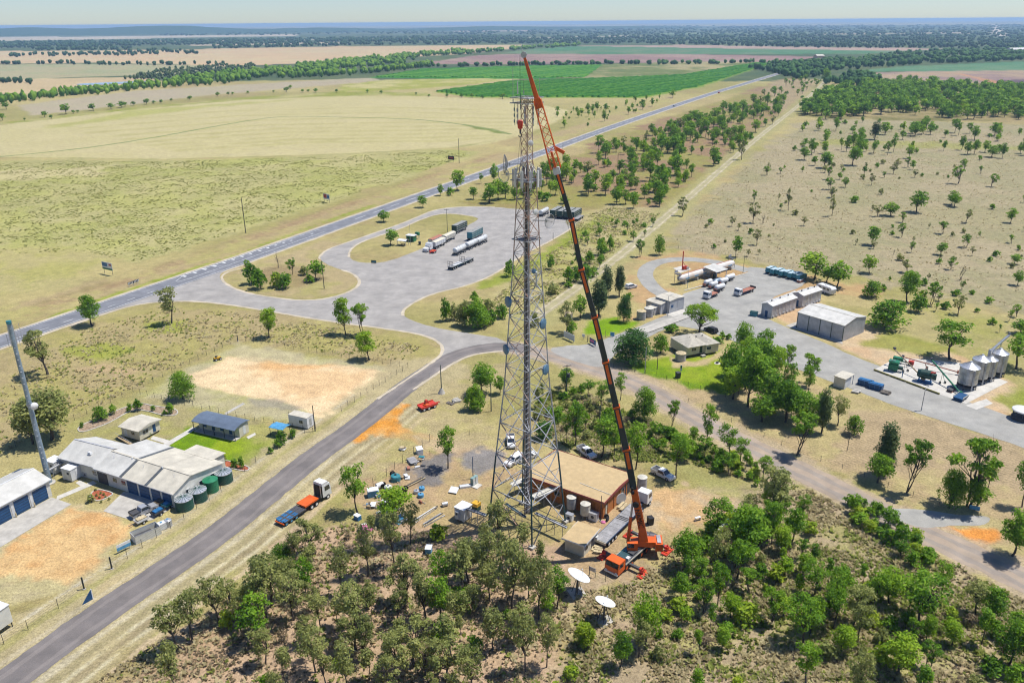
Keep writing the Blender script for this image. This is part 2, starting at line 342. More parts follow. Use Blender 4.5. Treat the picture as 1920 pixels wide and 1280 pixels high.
def offs(P, o):
    P = np.asarray(P, float); d = np.gradient(P, axis=0); d /= np.linalg.norm(d, axis=1)[:, None]
    return P+np.stack([-d[:, 1], d[:, 0]], 1)*o
# near-left field
layer([(-200, 310), (60, 300), (300, 301), (640, 291), (850, 279), (900, 285), (870, 300), (770, 330), (640, 372), (450, 432), (330, 470), (250, 490), (150, 470), (-200, 480)], (.47, .435, .215), 4, 1, col2=(.40, .395, .155), d3=(1.0, 0, 0))
layer([(-200, 330), (200, 312), (180, 330), (-200, 350)], (.54, .48, .27), 8, .8, d3=(.2, 0, 0))
layer([(-200, 470), (100, 460), (220, 480), (120, 535), (-200, 585)], (.47, .42, .21), 5, .9, col2=(.40, .38, .15), d3=(.45, .1, 0))
layer([(-200, 620), (0, 572), (130, 548), (260, 513), (450, 445), (640, 385), (800, 330), (930, 290), (1000, 262), (1150, 215), (1260, 180), (1260, 190), (1150, 228), (980, 293), (850, 338), (640, 402), (450, 470), (260, 532), (100, 585), (-200, 690)], (.43, .345, .2), 4, .85, col2=(.40, .37, .16), d3=(.2, .15, 0))
layer([(-100, 675), (120, 585), (270, 534), (450, 475), (640, 405), (700, 385)], (.24, .33, .03), 1.1, .75, line=1.8)
for o, c in ((6, (.33, .23, .14)), (9, (.36, .26, .15)), (12, (.30, .25, .12))):
    layer(offs(wp([(-100, 660), (120, 578), (270, 529), (450, 466), (640, 398), (800, 342), (960, 286)]), o), c, 1.0, .6, line=1.6, world=True)
# paddock in front of the junction
layer([(-200, 710), (150, 610), (300, 572), (440, 578), (640, 610), (770, 628), (822, 648), (815, 668), (760, 690), (446, 636), (250, 732), (140, 785), (-200, 900)], (.42, .35, .19), 3, 1, col2=(.37, .335, .14), d3=(.3, .35, 0))
layer([(120, 655), (200, 640), (260, 655), (180, 680)], (.30, .35, .06), 3, .7)
layer([(270, 605), (350, 600), (340, 622), (280, 620)], (.29, .35, .05), 2, .7)
layer([(200, 680), (260, 690), (240, 702), (160, 690)], (.55, .40, .26), 3, .5)
# arena
layer([(250, 742), (446, 645), (755, 695), (620, 785), (590, 800), (330, 762)], (.47, .43, .27), 2, .95, col2=(.40, .39, .18))
layer([(352, 704), (395, 690), (425, 668), (455, 668), (500, 672), (560, 682), (640, 685), (735, 699), (705, 730), (650, 765), (632, 792), (600, 795), (570, 768), (520, 752), (440, 740), (370, 722)], (.72, .57, .36), 1.2, 1, col2=(.76, .60, .38), warp=.9)
layer([(470, 690), (560, 684), (700, 705), (640, 755), (560, 745)], (.72, .49, .27), 5, .55)
layer([(430, 655), (460, 648), (560, 668), (640, 682), (560, 684), (440, 672)], (.50, .45, .28), 1.5, .7)
layer([(490, 680), (560, 685), (620, 684), (600, 690), (500, 690)], (.66, .38, .15), 2, .5)
layer([(465, 748), (520, 748), (568, 764), (540, 768), (480, 758)], (.30, .28, .22), 1.2, .7)
layer([(590, 800), (625, 770), (650, 775), (700, 772), (655, 797), (630, 795)], SAND, 1.2, .95)
layer([(755, 696), (765, 690), (640, 770), (612, 782)], (.33, .29, .13), .8, .7)
# left complex grounds
layer([(100, 800), (250, 742), (330, 760), (590, 805), (500, 880), (440, 900), (300, 850), (180, 830)], (.38, .34, .18), 2, .9, col2=(.34, .33, .13))
layer([(300, 848), (352, 800), (420, 815), (480, 822), (500, 832), (470, 850), (440, 870), (400, 862), (330, 858)], (.16, .27, .025), 1.5, 1, col2=(.24, .32, .04))
layer([(455, 815), (520, 822), (520, 850), (470, 875), (440, 868)], (.25, .29, .07), 2, .7)
layer([(-150, 1060), (0, 1005), (60, 960), (130, 945), (215, 962), (252, 985), (255, 1000), (215, 1030), (190, 1085), (160, 1110), (60, 1130), (-150, 1180)], (.50, .44, .27), 1.5, 1, col2=(.46, .41, .23))
layer([(-80, 1085), (0, 1040), (66, 985), (130, 952), (205, 966), (252, 986), (246, 1004), (198, 1028), (182, 1085), (158, 1106), (80, 1092), (0, 1085)], (.64, .40, .19), 1.6, .95, col2=(.62, .44, .23), warp=1.2)
layer([(165, 1120), (200, 1075), (275, 1065), (245, 1105), (180, 1140)], (.64, .47, .28), 1, 1, col2=(.62, .40, .2))
# street verges with mown windrows
STL = [(-120, 1356), (0, 1270), (134, 1174), (235, 1105), (336, 1031), (504, 904), (587, 835), (660, 791), (707, 747), (751, 719), (791, 692)]
STR = [(-60, 1350), (54, 1267), (202, 1154), (336, 1065), (470, 981), (525, 929), (587, 880), (662, 820), (750, 756), (774, 729), (805, 709)]
_l = wp(STL); _r = wp(STR); STC = (_l+_r)/2
layer(offs(STC, 0), (.46, .40, .24), 2, .9, line=24, world=True, d3=(.15, .15, 0))
for o, c, w, k in ((-4.4, (.55, .50, .36), 1.2, .8), (4.2, (.52, .46, .32), .9, .8), (-6.1, (.33, .29, .17), 1.5, .75), (-7.7, (.60, .55, .38), .55, .95), (-8.9, (.33, .28, .17), 1.4, .85), (-10.2, (.60, .55, .38), .6, .95), (-11.5, (.35, .30, .17), 1.0, .75), (-12.7, (.56, .46, .31), 1.3, .85), (7.5, (.36, .34, .14), 1.6, .7), (10.2, (.56, .52, .40), .5, .9)):
    layer(offs(STC[:-2], o), c, .35, k, line=w, world=True, warp=.3)
layer([(640, 822), (690, 790), (735, 762), (765, 758), (752, 775), (745, 792), (800, 815), (835, 828), (800, 838), (745, 822), (700, 815), (668, 828)], (.66, .31, .085), 1.3, 1, col2=(.62, .37, .15))
layer([(780, 815), (900, 840), (960, 845), (950, 870), (860, 860), (790, 835)], (.56, .44, .29), 2, .9)
layer([(700, 835), (770, 800), (830, 720), (900, 690), (960, 680), (950, 730), (900, 790), (960, 830), (820, 830), (740, 870), (640, 900)], (.44, .37, .22), 3, .7, col2=(.40, .36, .17))
# tower compound
layer([(640, 930), (720, 905), (800, 850), (900, 860), (1010, 900), (1100, 950), (1230, 900), (1330, 930), (1420, 940), (1250, 1020), (1200, 1100), (1050, 1110), (900, 1020), (740, 1000)], (.475, .35, .215), 3, .9, col2=(.42, .33, .18), d3=(.1, .3, 0))
layer([(775, 878), (815, 855), (850, 850), (835, 880), (835, 905), (790, 912)], (.20, .195, .19), 1.2, .9)
layer([(855, 858), (910, 842), (950, 848), (940, 870), (900, 890), (870, 880)], (.24, .235, .23), 1.2, .9)
layer([(890, 930), (960, 900), (1050, 960), (1090, 1000), (1010, 1020), (930, 1000)], (.34, .32, .13), 2, .6)
layer([(1180, 930), (1240, 900), (1330, 925), (1420, 940), (1340, 985), (1260, 1000), (1210, 980)], (.55, .44, .29), 2.5, .9, col2=(.58, .40, .22))
layer([(1080, 1130), (1110, 1110), (1170, 1110), (1190, 1150), (1150, 1190), (1090, 1180)], (.56, .35, .2), 2, .85)
# wood floors
layer([(60, 1400), (480, 1080), (560, 1010), (650, 975), (760, 985), (900, 1015), (1040, 1040), (1060, 1090), (1060, 1400)], (.52, .385, .265), 3, .95, col2=(.42, .31, .205), d3=(.05, .5, 0))
layer([(1040, 1400), (1060, 1090), (1180, 1090), (1260, 1010), (1400, 950), (1420, 890), (1300, 850), (1330, 840), (1450, 880), (1920, 1130), (2100, 1250), (2000, 1400)], (.44, .355, .24), 3, .9, col2=(.35, .325, .15), d3=(.35, .45, 0))
layer([(1000, 760), (1060, 710), (1200, 780), (1330, 840), (1400, 900), (1300, 870), (1100, 860), (1030, 820)], (.36, .33, .15), 4, .85, col2=(.28, .29, .09), d3=(.5, .4, 0))
layer([(1290, 880), (1400, 935), (1330, 920)], (.38, .38, .16), 2, .5)
# right of the gravel road
layer([(1130, 690), (1290, 755), (1450, 840), (1600, 905), (1920, 1060), (1920, 840), (1750, 790), (1600, 745), (1400, 690), (1250, 660)], (.46, .365, .22), 3, .95, col2=(.42, .36, .19), d3=(.1, .15, 0))
layer([(1560, 860), (1600, 760), (1700, 770), (1830, 810), (1930, 850), (1930, 920), (1750, 870), (1640, 880)], (.46, .365, .225), 4, .9, d3=(.05, .1, .9))
layer([(1300, 760), (1420, 820), (1600, 900), (1560, 900), (1380, 825), (1280, 775)], (.43, .375, .2), 1.5, .7, d3=(.1, 0, .5))
layer([(1170, 690), (1235, 668), (1300, 665), (1350, 655), (1400, 690), (1375, 720), (1365, 742), (1290, 722), (1230, 705)], (.17, .28, .025), 1.8, 1, col2=(.25, .32, .045))
layer([(1255, 668), (1300, 678), (1360, 655), (1372, 662), (1320, 686), (1260, 690)], (.55, .42, .28), 1, .8)
layer([(1095, 625), (1105, 603), (1160, 595), (1200, 604), (1180, 615), (1140, 628)], (.20, .33, .03), 1.6, 1, col2=(.15, .26, .025))
layer([(1175, 600), (1200, 560), (1180, 520), (1195, 480), (1290, 470), (1420, 500), (1640, 540), (1640, 560), (1250, 600)], (.50, .34, .19), 3, .85, col2=(.46, .39, .2))
layer([(1425, 570), (1500, 545), (1530, 560), (1580, 595), (1625, 608), (1700, 640), (1760, 650), (1900, 715), (1920, 780), (1800, 770), (1640, 680), (1470, 605)], (.60, .43, .27), 2, .95, col2=(.56, .45, .3))
layer([(1520, 545), (1640, 560), (1650, 580), (1560, 570)], (.43, .37, .19), 2, .9)
layer([(1605, 645), (1660, 620), (1740, 640), (1800, 655), (1740, 668), (1650, 655)], (.25, .28, .06), 3, .8)
layer([(1640, 560), (1920, 600), (1990, 700), (1900, 700), (1800, 650), (1680, 620)], (.42, .37, .19), 5, .7, col2=(.31, .32, .10), d3=(.4, .2, 0))
layer([(1860, 745), (1920, 725), (1960, 760), (1900, 775)], (.23, .28, .05), 2.5, .8)
layer([(1770, 990), (1860, 985), (1880, 1000), (1840, 1025)], (.66, .30, .10), 1.2, 1)
layer([(950, 650), (1026, 664), (1100, 685), (1160, 705), (1230, 738), (1280, 771), (1350, 808), (1435, 850), (1560, 912), (1700, 985), (1830, 1043), (1960, 1108)], (.49, .405, .28), 1.8, .85, line=10.5)
# islands in the rest area, and the pale kerb-side gravel
layer([(420, 520), (460, 500), (560, 470), (640, 440), (640, 510), (670, 525), (640, 550), (580, 560), (500, 552), (430, 535)], (.45, .37, .22), 2, .8, col2=(.36, .33, .15))
layer([(460, 520), (520, 495), (600, 500), (600, 525), (530, 545), (480, 540)], (.28, .22, .12), 3, .7)
_lum = gcol.mean(1, keepdims=True); gcol = np.clip(_lum+(gcol-_lum)*1.14, .01, 1)
gcol *= np.array([1.0, .972, .97])
gcol *= .75*(0.86+0.28*n_sm)[:, None]*(0.9+0.2*n_mid)[:, None]
idx = np.arange(NR*NA).reshape(NR, NA)
a = idx[:-1, :]; b = idx[1:, :]
faces = np.stack([a, np.roll(a, -1, 1), np.roll(b, -1, 1), b], -1).reshape(-1, 4)[:, ::-1]
me = bpy.data.meshes.new('ground')
nv = len(gx); me.vertices.add(nv+1); co = np.zeros((nv+1, 3)); co[:nv, 0] = gx; co[:nv, 1] = gy; me.vertices.foreach_set('co', co.ravel())
fan = np.stack([np.full(NA, nv), np.roll(idx[0], -1), idx[0]], -1)
loops = np.concatenate([faces.ravel(), fan.ravel()]); me.loops.add(len(loops)); me.loops.foreach_set('vertex_index', loops)
nf = len(faces); me.polygons.add(nf+NA)
me.polygons.foreach_set('loop_start', np.concatenate([np.arange(nf)*4, nf*4+np.arange(NA)*3]))
me.update(calc_edges=True)
for nm, arr in (('Col', gcol), ('Det', det)):
    at = me.color_attributes.new(nm, 'FLOAT_COLOR', 'POINT'); full = np.ones((nv+1, 4)); full[:nv, :3] = np.clip(arr, 0, 1); full[nv, :3] = arr[0]
    at.data.foreach_set('color', full.ravel())
def ground_mat():
    m = bpy.data.materials.new('soil_and_grass'); m.use_nodes = True; nt = m.node_tree; N = nt.nodes; L = nt.links; b = N['Principled BSDF']
    b.inputs['Roughness'].default_value = 0.95; b.inputs['Specular IOR Level'].default_value = 0.1
    tc = N.new('ShaderNodeTexCoord')
    def noise(s, d=5, r_=0.65, sc=None):
        n = N.new('ShaderNodeTexNoise'); n.inputs['Scale'].default_value = s; n.inputs['Detail'].default_value = d; n.inputs['Roughness'].default_value = r_
        L.new(tc.outputs['Object'], n.inputs['Vector']); return n.outputs['Fac']
    def ramp(x, a, b_):
        r_ = N.new('ShaderNodeMapRange'); r_.interpolation_type = 'SMOOTHSTEP'; r_.inputs[1].default_value = a; r_.inputs[2].default_value = b_; L.new(x, r_.inputs[0]); return r_.outputs[0]
    def mul(x, y):
        q = N.new('ShaderNodeMath'); q.operation = 'MULTIPLY'
        for i, v in enumerate((x, y)):
            if isinstance(v, (int, float)): q.inputs[i].default_value = v
            else: L.new(v, q.inputs[i])
        return q.outputs[0]
    def mix(f, a_, b_, mode='MIX'):
        q = N.new('ShaderNodeMix'); q.data_type = 'RGBA'; q.blend_type = mode
        L.new(f, q.inputs[0]) if not isinstance(f, (int, float)) else setattr(q.inputs[0], 'default_value', f)
        for i, v in ((6, a_), (7, b_)):
            if isinstance(v, tuple): q.inputs[i].default_value = (*v, 1)
            else: L.new(v, q.inputs[i])
        return q.outputs[2]
    ac = N.new('ShaderNodeVertexColor'); ac.layer_name = 'Col'; ad = N.new('ShaderNodeVertexColor'); ad.layer_name = 'Det'
    sp = N.new('ShaderNodeSeparateColor'); L.new(ad.outputs[0], sp.inputs[0])
    fine = noise(2.2, 4, 0.75); vfine = noise(9.0, 1, 0.7); med = noise(0.3, 2, 0.7); clump = noise(0.85, 3, 0.72); zone = noise(0.022, 2, 0.6)
    c = ac.outputs[0]
    gm = mul(mul(ramp(clump, 0.49, 0.57), ramp(zone, 0.36, 0.60)), sp.outputs[0])
    c = mix(mul(gm, 0.72), c, (.15, .175, .035))
    dm = mul(ramp(noise(0.55, 4, 0.75), 0.52, 0.62), sp.outputs[1])
    c = mix(mul(dm, 0.6), c, (.165, .125, .075))
    dm2 = mul(ramp(noise(1.6, 2, 0.8), 0.58, 0.66), sp.outputs[1])
    c = mix(mul(dm2, 0.5), c, (.10, .085, .05))
    wv = N.new('ShaderNodeTexWave'); wv.bands_direction = 'X'; wv.inputs['Scale'].default_value = 0.30; wv.inputs['Distortion'].default_value = 1.2; wv.inputs['Detail'].default_value = 2
    mp = N.new('ShaderNodeMapping'); mp.inputs['Rotation'].default_value = (0, 0, R(-38)); L.new(tc.outputs['Object'], mp.inputs[0]); L.new(mp.outputs[0], wv.inputs['Vector'])
    c = mix(mul(mul(sp.outputs[2], wv.outputs['Fac']), 0.55), c, (.21, .165, .10))
    def grey(x, lo, hi):
        r_ = N.new('ShaderNodeMapRange'); r_.inputs[1].default_value = 0.25; r_.inputs[2].default_value = 0.75; r_.inputs[3].default_value = lo; r_.inputs[4].default_value = hi; L.new(x, r_.inputs[0])
        q = N.new('ShaderNodeCombineColor'); [L.new(r_.outputs[0], q.inputs[i]) for i in range(3)]; return q.outputs[0]
    c = mix(1.0, c, grey(fine, 0.48, 1.48), 'MULTIPLY'); c = mix(1.0, c, grey(vfine, 0.76, 1.22), 'MULTIPLY'); c = mix(1.0, c, grey(med, 0.82, 1.17), 'MULTIPLY')
    L.new(c, b.inputs['Base Color'])
    bp = N.new('ShaderNodeBump'); bp.inputs['Strength'].default_value = 0.5; bp.inputs['Distance'].default_value = 0.25; L.new(fine, bp.inputs['Height']); L.new(bp.outputs[0], b.inputs['Normal'])
    return m
me.materials.append(ground_mat()); gro = link('ground', me); tag(gro, kind='structure')
# ------------------------------------------------------------------ road sheets
def seal_mat(name, c, c2, tracks=None):
    m = mat(name, c, 0.9, 0, 0.1, 0.22, col2=c2); N = m.node_tree.nodes; L = m.node_tree.links; b = N['Principled BSDF']
    src = b.inputs['Base Color'].links[0].from_socket; tc = [n for n in N if n.type == 'TEX_COORD'][0]
    for s, lo, hi in ((0.16, 0.84, 1.14), (9.0, 0.84, 1.16)):
        n = N.new('ShaderNodeTexNoise'); n.inputs['Scale'].default_value = s; n.inputs['Detail'].default_value = 2; n.inputs['Roughness'].default_value = .75; L.new(tc.outputs['Object'], n.inputs['Vector'])
        r_ = N.new('ShaderNodeMapRange'); r_.inputs[1].default_value = .3; r_.inputs[2].default_value = .7; r_.inputs[3].default_value = lo; r_.inputs[4].default_value = hi; L.new(n.outputs['Fac'], r_.inputs[0])
        q = N.new('ShaderNodeMix'); q.data_type = 'RGBA'; q.blend_type = 'MULTIPLY'; q.inputs[0].default_value = 1; L.new(src, q.inputs[6]); L.new(r_.outputs[0], q.inputs[7]); src = q.outputs[2]
    L.new(src, b.inputs['Base Color']); return m
seal_mat('seal_highway', (.215, .22, .235), (.16, .165, .18)); seal_mat('seal_street', (.205, .18, .165), (.155, .138, .13))
seal_mat('seal_rest', (.36, .335, .30), (.305, .285, .26)); seal_mat('seal_depot', (.355, .34, .30), (.305, .295, .265))
seal_mat('gravel_road', (.40, .31, .225), (.31, .25, .19)); seal_mat('kerb_gravel', (.55, .47, .35), (.47, .40, .29))
def resample(P, step, closed):
    P = [np.array(p, float) for p in P]; out = []; n = len(P)
    for i in range(n if closed else n-1):
        a_, b_ = P[i], P[(i+1) % n]; k = max(1, int(np.linalg.norm(b_-a_)/step))
        out += [a_+(b_-a_)*j/k for j in range(k)]
    if not closed: out.append(P[-1])
    return np.array(out)
def chaikin(P, it=2, closed=True):
    P = np.array(P, float)
    for _ in range(it):
        Q = np.roll(P, -1, 0)
        if closed: P = np.stack([.75*P+.25*Q, .25*P+.75*Q], 1).reshape(-1, P.shape[1])
        else:
            A, B = P[:-1], P[1:]; P = np.concatenate([P[:1], np.stack([.75*A+.25*B, .25*A+.75*B], 1).reshape(-1, P.shape[1]), P[-1:]])
    return P
def rough(P, amp, s=0): return P+np.stack([fbm(P[:, 0]/1.7, P[:, 1]/1.7, 5+s, 2)-.5, fbm(P[:, 0]/1.7, P[:, 1]/1.7, 9+s, 2)-.5], 1)*2*amp
def sheet(name, polys, z, m, amp=.25, step=1.5, parent=None, kind='structure', smooth=2, world=False):
    rings = [rough(resample(chaikin(p if world else wp(p), smooth) if smooth else (p if world else wp(p)), step, True), amp) for p in polys]
    pts = [[Vector((x, y, 0)) for x, y in r_] for r_ in rings]; tri = tessellate_polygon(pts); flat = [(v.x, v.y, z) for r_ in pts for v in r_]
    fs = []
    for t in tri:
        a_, b_, c_ = (flat[i] for i in t); fs.append(t if (b_[0]-a_[0])*(c_[1]-a_[1])-(b_[1]-a_[1])*(c_[0]-a_[0]) > 0 else t[::-1])
    o = MB().add(flat, fs).build(name, m, parent)
    if kind and not parent: tag(o, kind=kind)
    return o
def strip(name, C, w, z, m, parent=None, amp=0.0, step=2.0, kind='structure', dash=None):
    C = resample(C, step, False); mb = MB(); l_ = offs(C, w/2); r_ = offs(C, -w/2)
    if amp: l_ = rough(l_, amp); r_ = rough(r_, amp, 3)
    n = len(C); vs = [(*p, z) for p in l_]+[(*p, z) for p in r_]
    fs = [(n+i, n+i+1, i+1, i) for i in range(n-1) if not dash or (i*step) % sum(dash) < dash[0]]
    mb.add(vs, fs); o = mb.build(name, m, parent)
    if kind and not parent: tag(o, kind=kind)
    return o
HWY = chaikin(wp([(-260, 733), (-120, 683), (0, 640.5), (146, 592), (290, 542), (448, 489), (625, 425.5), (845, 347.5), (976, 301), (1144, 239), (1277, 194.5), (1347, 171.5), (1381, 162), (1458, 138.5), (1520, 122), (1560, 112)]), 2, False)
strip('highway_shoulder', HWY, 13.2, .012, 'kerb_gravel', amp=.5, step=4)
hwy = strip('highway', HWY, 10.4, .05, 'seal_highway', step=4)
REST = [(60, 628), (120, 606), (188, 590), (242, 573), (292, 565), (363, 563), (437, 571), (524, 586), (640, 605), (707, 613), (774, 623), (808, 632), (826, 643), (830, 655), (823, 669), (791, 692), (805, 709), (841, 685), (875, 668), (909, 661), (950, 657), (950, 636), (875, 624), (808, 613), (770, 600), (756, 591), (754, 583), (774, 568), (808, 551), (875, 536), (925, 516), (976, 480), (1026, 455), (1070, 430), (1094, 408), (1080, 397), (1020, 394), (964, 392), (928, 388), (868, 387), (817, 392), (780, 408), (751, 420), (684, 443.5), (640, 458), (612, 468), (598, 482), (608, 494), (640, 506), (660, 512), (673, 522), (672, 536), (640, 553), (581, 564), (504, 556), (453, 546), (423, 532), (411, 521), (414, 512), (430, 504), (470, 492), (460, 488), (300, 545), (100, 612)]
ISL = [(654, 482), (655, 470), (674, 454), (757, 427), (780, 415), (817, 402), (849, 400), (888, 406), (900, 411), (862, 430), (832, 446), (790, 467), (730, 490), (694, 494), (665, 490)]
sheet('rest_area_kerb', [[(x, y) for x, y in REST]], .008, 'kerb_gravel', .6, 2) if False else None
sheet('rest_area_pavement', [REST, ISL], .028, 'seal_rest', .22, 1.5, smooth=1)
for i, E_ in enumerate(([(130, 612), (188, 591), (242, 574), (292, 566), (363, 564), (437, 572), (524, 587), (640, 606), (707, 614)], [(452, 503), (425, 510), (413, 520), (424, 533), (454, 547), (504, 557), (581, 565), (640, 554), (673, 537), (674, 523), (660, 512), (640, 506)], [(756, 592), (754, 583), (774, 568), (808, 551), (875, 536), (925, 516), (976, 480), (1026, 455), (1070, 430), (1092, 409)], [(654, 482), (655, 470), (674, 454), (757, 427), (780, 415), (817, 402), (849, 400), (888, 406)], [(600, 486), (598, 482), (612, 468), (640, 458), (684, 443), (751, 420), (780, 408), (817, 392), (868, 387), (928, 388)], [(707, 614), (774, 624), (808, 633), (826, 644), (831, 655), (824, 669), (791, 693), (751, 720), (707, 748)], [(942, 658), (909, 661), (875, 668), (841, 686), (805, 710), (774, 730)])):
    strip('kerb_gravel_band', chaikin(wp(E_), 2, False), 1.0, .036, 'kerb_gravel', amp=.3, step=1.0)
STC = np.concatenate([STC[:-1], wp([(806, 694), (838, 674), (880, 658), (930, 649), (985, 653)])]); STC = chaikin(STC, 2, False)
strip('street', STC, 6.6, .034, 'seal_street', amp=.22, step=.8)
GRAVC = chaikin(wp([(915, 647), (960, 652), (1026, 664), (1100, 685), (1160, 705), (1230, 738), (1280, 771), (1350, 808), (1435, 850), (1560, 912), (1700, 985), (1830, 1043), (1960, 1108), (2100, 1175)]), 2, False)

strip('gravel_road', GRAVC, 7.4, .022, 'gravel_road', amp=.45, step=1.0)
sheet('gravel_turnout', [[(1640, 960), (1700, 950), (1790, 965), (1860, 968), (1850, 985), (1770, 985), (1730, 992)]], .030, 'seal_depot', .4)
sheet('depot_entrance', [[(1020, 655), (1060, 648), (1100, 646), (1125, 640), (1160, 625), (1200, 612), (1225, 600), (1262, 585), (1290, 600), (1240, 620), (1200, 640), (1150, 665), (1135, 690), (1090, 683)]], .032, 'seal_depot', .4)
DEPOT = [(1240, 606), (1262, 580), (1277, 552), (1300, 545), (1370, 520), (1405, 512), (1398, 500), (1440, 503), (1480, 512), (1515, 525), (1500, 540), (1460, 552), (1432, 570), (1425, 590), (1470, 612), (1530, 635), (1600, 668), (1660, 690), (1760, 735), (1880, 775), (1990, 815), (2010, 880), (1920, 838), (1800, 800), (1690, 765), (1620, 738), (1530, 705), (1450, 675), (1400, 655), (1380, 640), (1330, 622), (1280, 612)]
sheet('depot_yard', [DEPOT], .040, 'seal_depot', .25, smooth=1)
strip('depot_loop_road', chaikin(wp([(1252, 556), (1225, 541), (1209, 520), (1210, 505), (1228, 492), (1262, 486), (1300, 486), (1340, 491), (1375, 500), (1405, 508)]), 3, False), 6.0, .036, 'seal_depot', amp=.2, step=1.0)
_tk = chaikin(_t, 2, False)
strip('dirt_track', _tk, 5.2, .014, seal_mat('track_soil', (.39, .335, .20), (.32, .29, .13)), amp=1.0, step=1.5)
for o in (-1.5, 1.5): strip('wheel_track', offs(_tk, o), .85, .022, seal_mat('wheel_ruts', (.47, .40, .27), (.40, .34, .21)), amp=.45, step=1.2)
strip('pivot_track', chaikin(wp(PIVOT), 2, False), 3.6, .02, seal_mat('weedy_track', (.22, .25, .07), (.15, .19, .045)), amp=1.2, step=3)
seal_mat('road_wheelpath', (.32, .27, .22), (.27, .225, .185)); seal_mat('street_wheelpath', (.245, .215, .195), (.20, .175, .16)); seal_mat('tar_patch', (.20, .19, .18), (.16, .15, .145))
for o in (-1.7, 1.5): strip('wheel_path', offs(GRAVC, o), 1.5, .027, 'road_wheelpath', amp=.5, step=1.2)
for o in (-1.9, 1.6): strip('wheel_path', offs(STC, o), .9, .040, 'street_wheelpath', amp=.35, step=1.0)
# painted lines
for o, w in ((4.5, .22), (-4.5, .22)): strip('edge_line', offs(HWY, o), w, .062, 'line_white', hwy, step=4)
strip('centre_line', HWY[:int(len(HWY)*.12)], .3, .062, 'line_white', hwy, step=1.5, dash=(6, 4.5))
strip('centre_line', offs(HWY, -1.7)[:int(len(HWY)*.30)], .22, .062, 'line_white', hwy, step=1.5, dash=(3, 4.5))
strip('centre_line', HWY[int(len(HWY)*.42):], .3, .062, 'line_white', hwy, step=3, dash=(9, 6))
bars = [(345, 518), (364.5, 511), (383.6, 505), (402, 499), (419.6, 492.5), (436.7, 486.5), (454, 481), (470, 475.5), (487, 470), (502, 465), (517, 460), (532, 455), (546, 451), (585, 438)]
for i, p in enumerate(bars):
    q = g(*p); d = math.atan2(*(np.array(bars[min(i+1, 13)])-np.array(bars[max(i-1, 0)]))[::-1])
    k = int(np.argmin((HWY[:, 0]-q.x)**2+(HWY[:, 1]-q.y)**2)); k = min(k, len(HWY)-2); t = HWY[k+1]-HWY[k]; a_ = math.atan2(t[1], t[0])
    MB().box((0, 0, .001), (1.1, 2.3*(1-.05*i), .002), 0).build('painted_bar', 'line_white', hwy, (q.x, q.y, .064), a_)
for s_ in ((330, 527, 345, 516, 600, 430), (332, 529, 356, 522, 610, 434)):
    strip('median_line', wp([(s_[0], s_[1]), (s_[2], s_[3]), (s_[4], s_[5])]), .2, .066, 'line_white', hwy, step=2)
tag(sheet('concrete_apron', [[(-60, 1060), (0, 1026), (134, 945), (97, 932), (5, 982), (-60, 1015)]], .05, 'concrete', 0, smooth=0), kind='structure')
sheet('driveway', [[(194, 958), (232, 921), (325, 945), (318, 955), (285, 975), (255, 978)]], .05, 'concrete', 0, smooth=0)
for fi, P in enumerate(([(107, 930), (175, 901), (182, 906), (105, 938)], [(285, 845), (362, 800), (370, 803), (296, 848)], [(287, 817), (326, 828), (318, 834), (282, 823)], [(142, 905), (150, 900), (165, 908), (155, 914)], [(466, 823), (480, 815), (478, 811), (462, 819)])):
    sheet('footpath', [P], .045+.004*fi, 'concrete_pale', 0, smooth=0)
sheet('footpath', [[(420, 775), (455, 755), (460, 757), (425, 777)]], .045, 'concrete', .1, smooth=0)
sheet('concrete_slab', [[(1637, 694.5), (1811, 757), (1890, 716), (1800, 680), (1682.5, 670)]], .06, 'concrete_pale', 0, smooth=0)
sheet('concrete_slab', [[(1472, 611), (1580, 645), (1578, 633), (1495, 603)]], .055, 'concrete', 0, smooth=0)
sheet('concrete_slab', [[(1470, 553), (1490, 545), (1500, 551), (1480, 560)]], .055, 'concrete_pale', .1, smooth=0)
sheet('concrete_slab', [[(1262, 503), (1285, 497), (1296, 505), (1275, 512)]], .05, 'concrete_pale', .2, smooth=0)
sheet('weighbridge_deck', [[(1195, 618), (1285, 588), (1297, 594), (1206, 628)]], .25, 'concrete', 0, smooth=0)
sheet('concrete_slab', [[(1240, 585), (1270, 577), (1290, 584), (1262, 594)]], .056, 'concrete_pale', .1, smooth=0)
sheet('concrete_slab', [[(1810, 760), (1850, 748), (1862, 756), (1830, 768)]], .05, 'concrete_pale', .2, smooth=0)
sheet('pond', [[(135, 158), (200, 155), (290, 151.5), (302, 154), (240, 157), (160, 161)]], .3, mat('pond_water', (.30, .36, .42), .15, 0, .05, .01), 1, 20)
SHARED0 = []
# ------------------------------------------------------------------ lattice tower
def frame(pA, pB, z, width):
    """centre, heading and length of a rectangle whose near eave runs from A to B and which reaches back by width"""
    a, b = g(*pA, z), g(*pB, z); r_ = ang(a, b); L_ = (b-a).length; n = Vector((-math.sin(r_), math.cos(r_), 0)); c = (a+b)/2+n*width/2; c.z = 0
    return c, r_, L_
lL, lF, lR = g(914.6, 989.5), g(998, 1026.7), g(1061, 977.6); TC = (lL+lR)/2; TC.z = 0; trz = ang(lF, lR); tside = ((lF-lL).length+(lR-lF).length)/2
tower = empty('lattice_tower', TC, trz, 'tall four-legged steel lattice telecom tower rising beside the crane', 'tower')
TPROF = [(0, tside/2), (15.6, 4.1), (29.8, 2.87), (53.4, 1.6), (66, 1.1), (69, .68), (79, .62)]
def thw(z):
    for (z0, a0), (z1, a1) in zip(TPROF, TPROF[1:]):
        if z <= z1: return a0+(a1-a0)*(z-z0)/(z1-z0)
    return TPROF[-1][1]
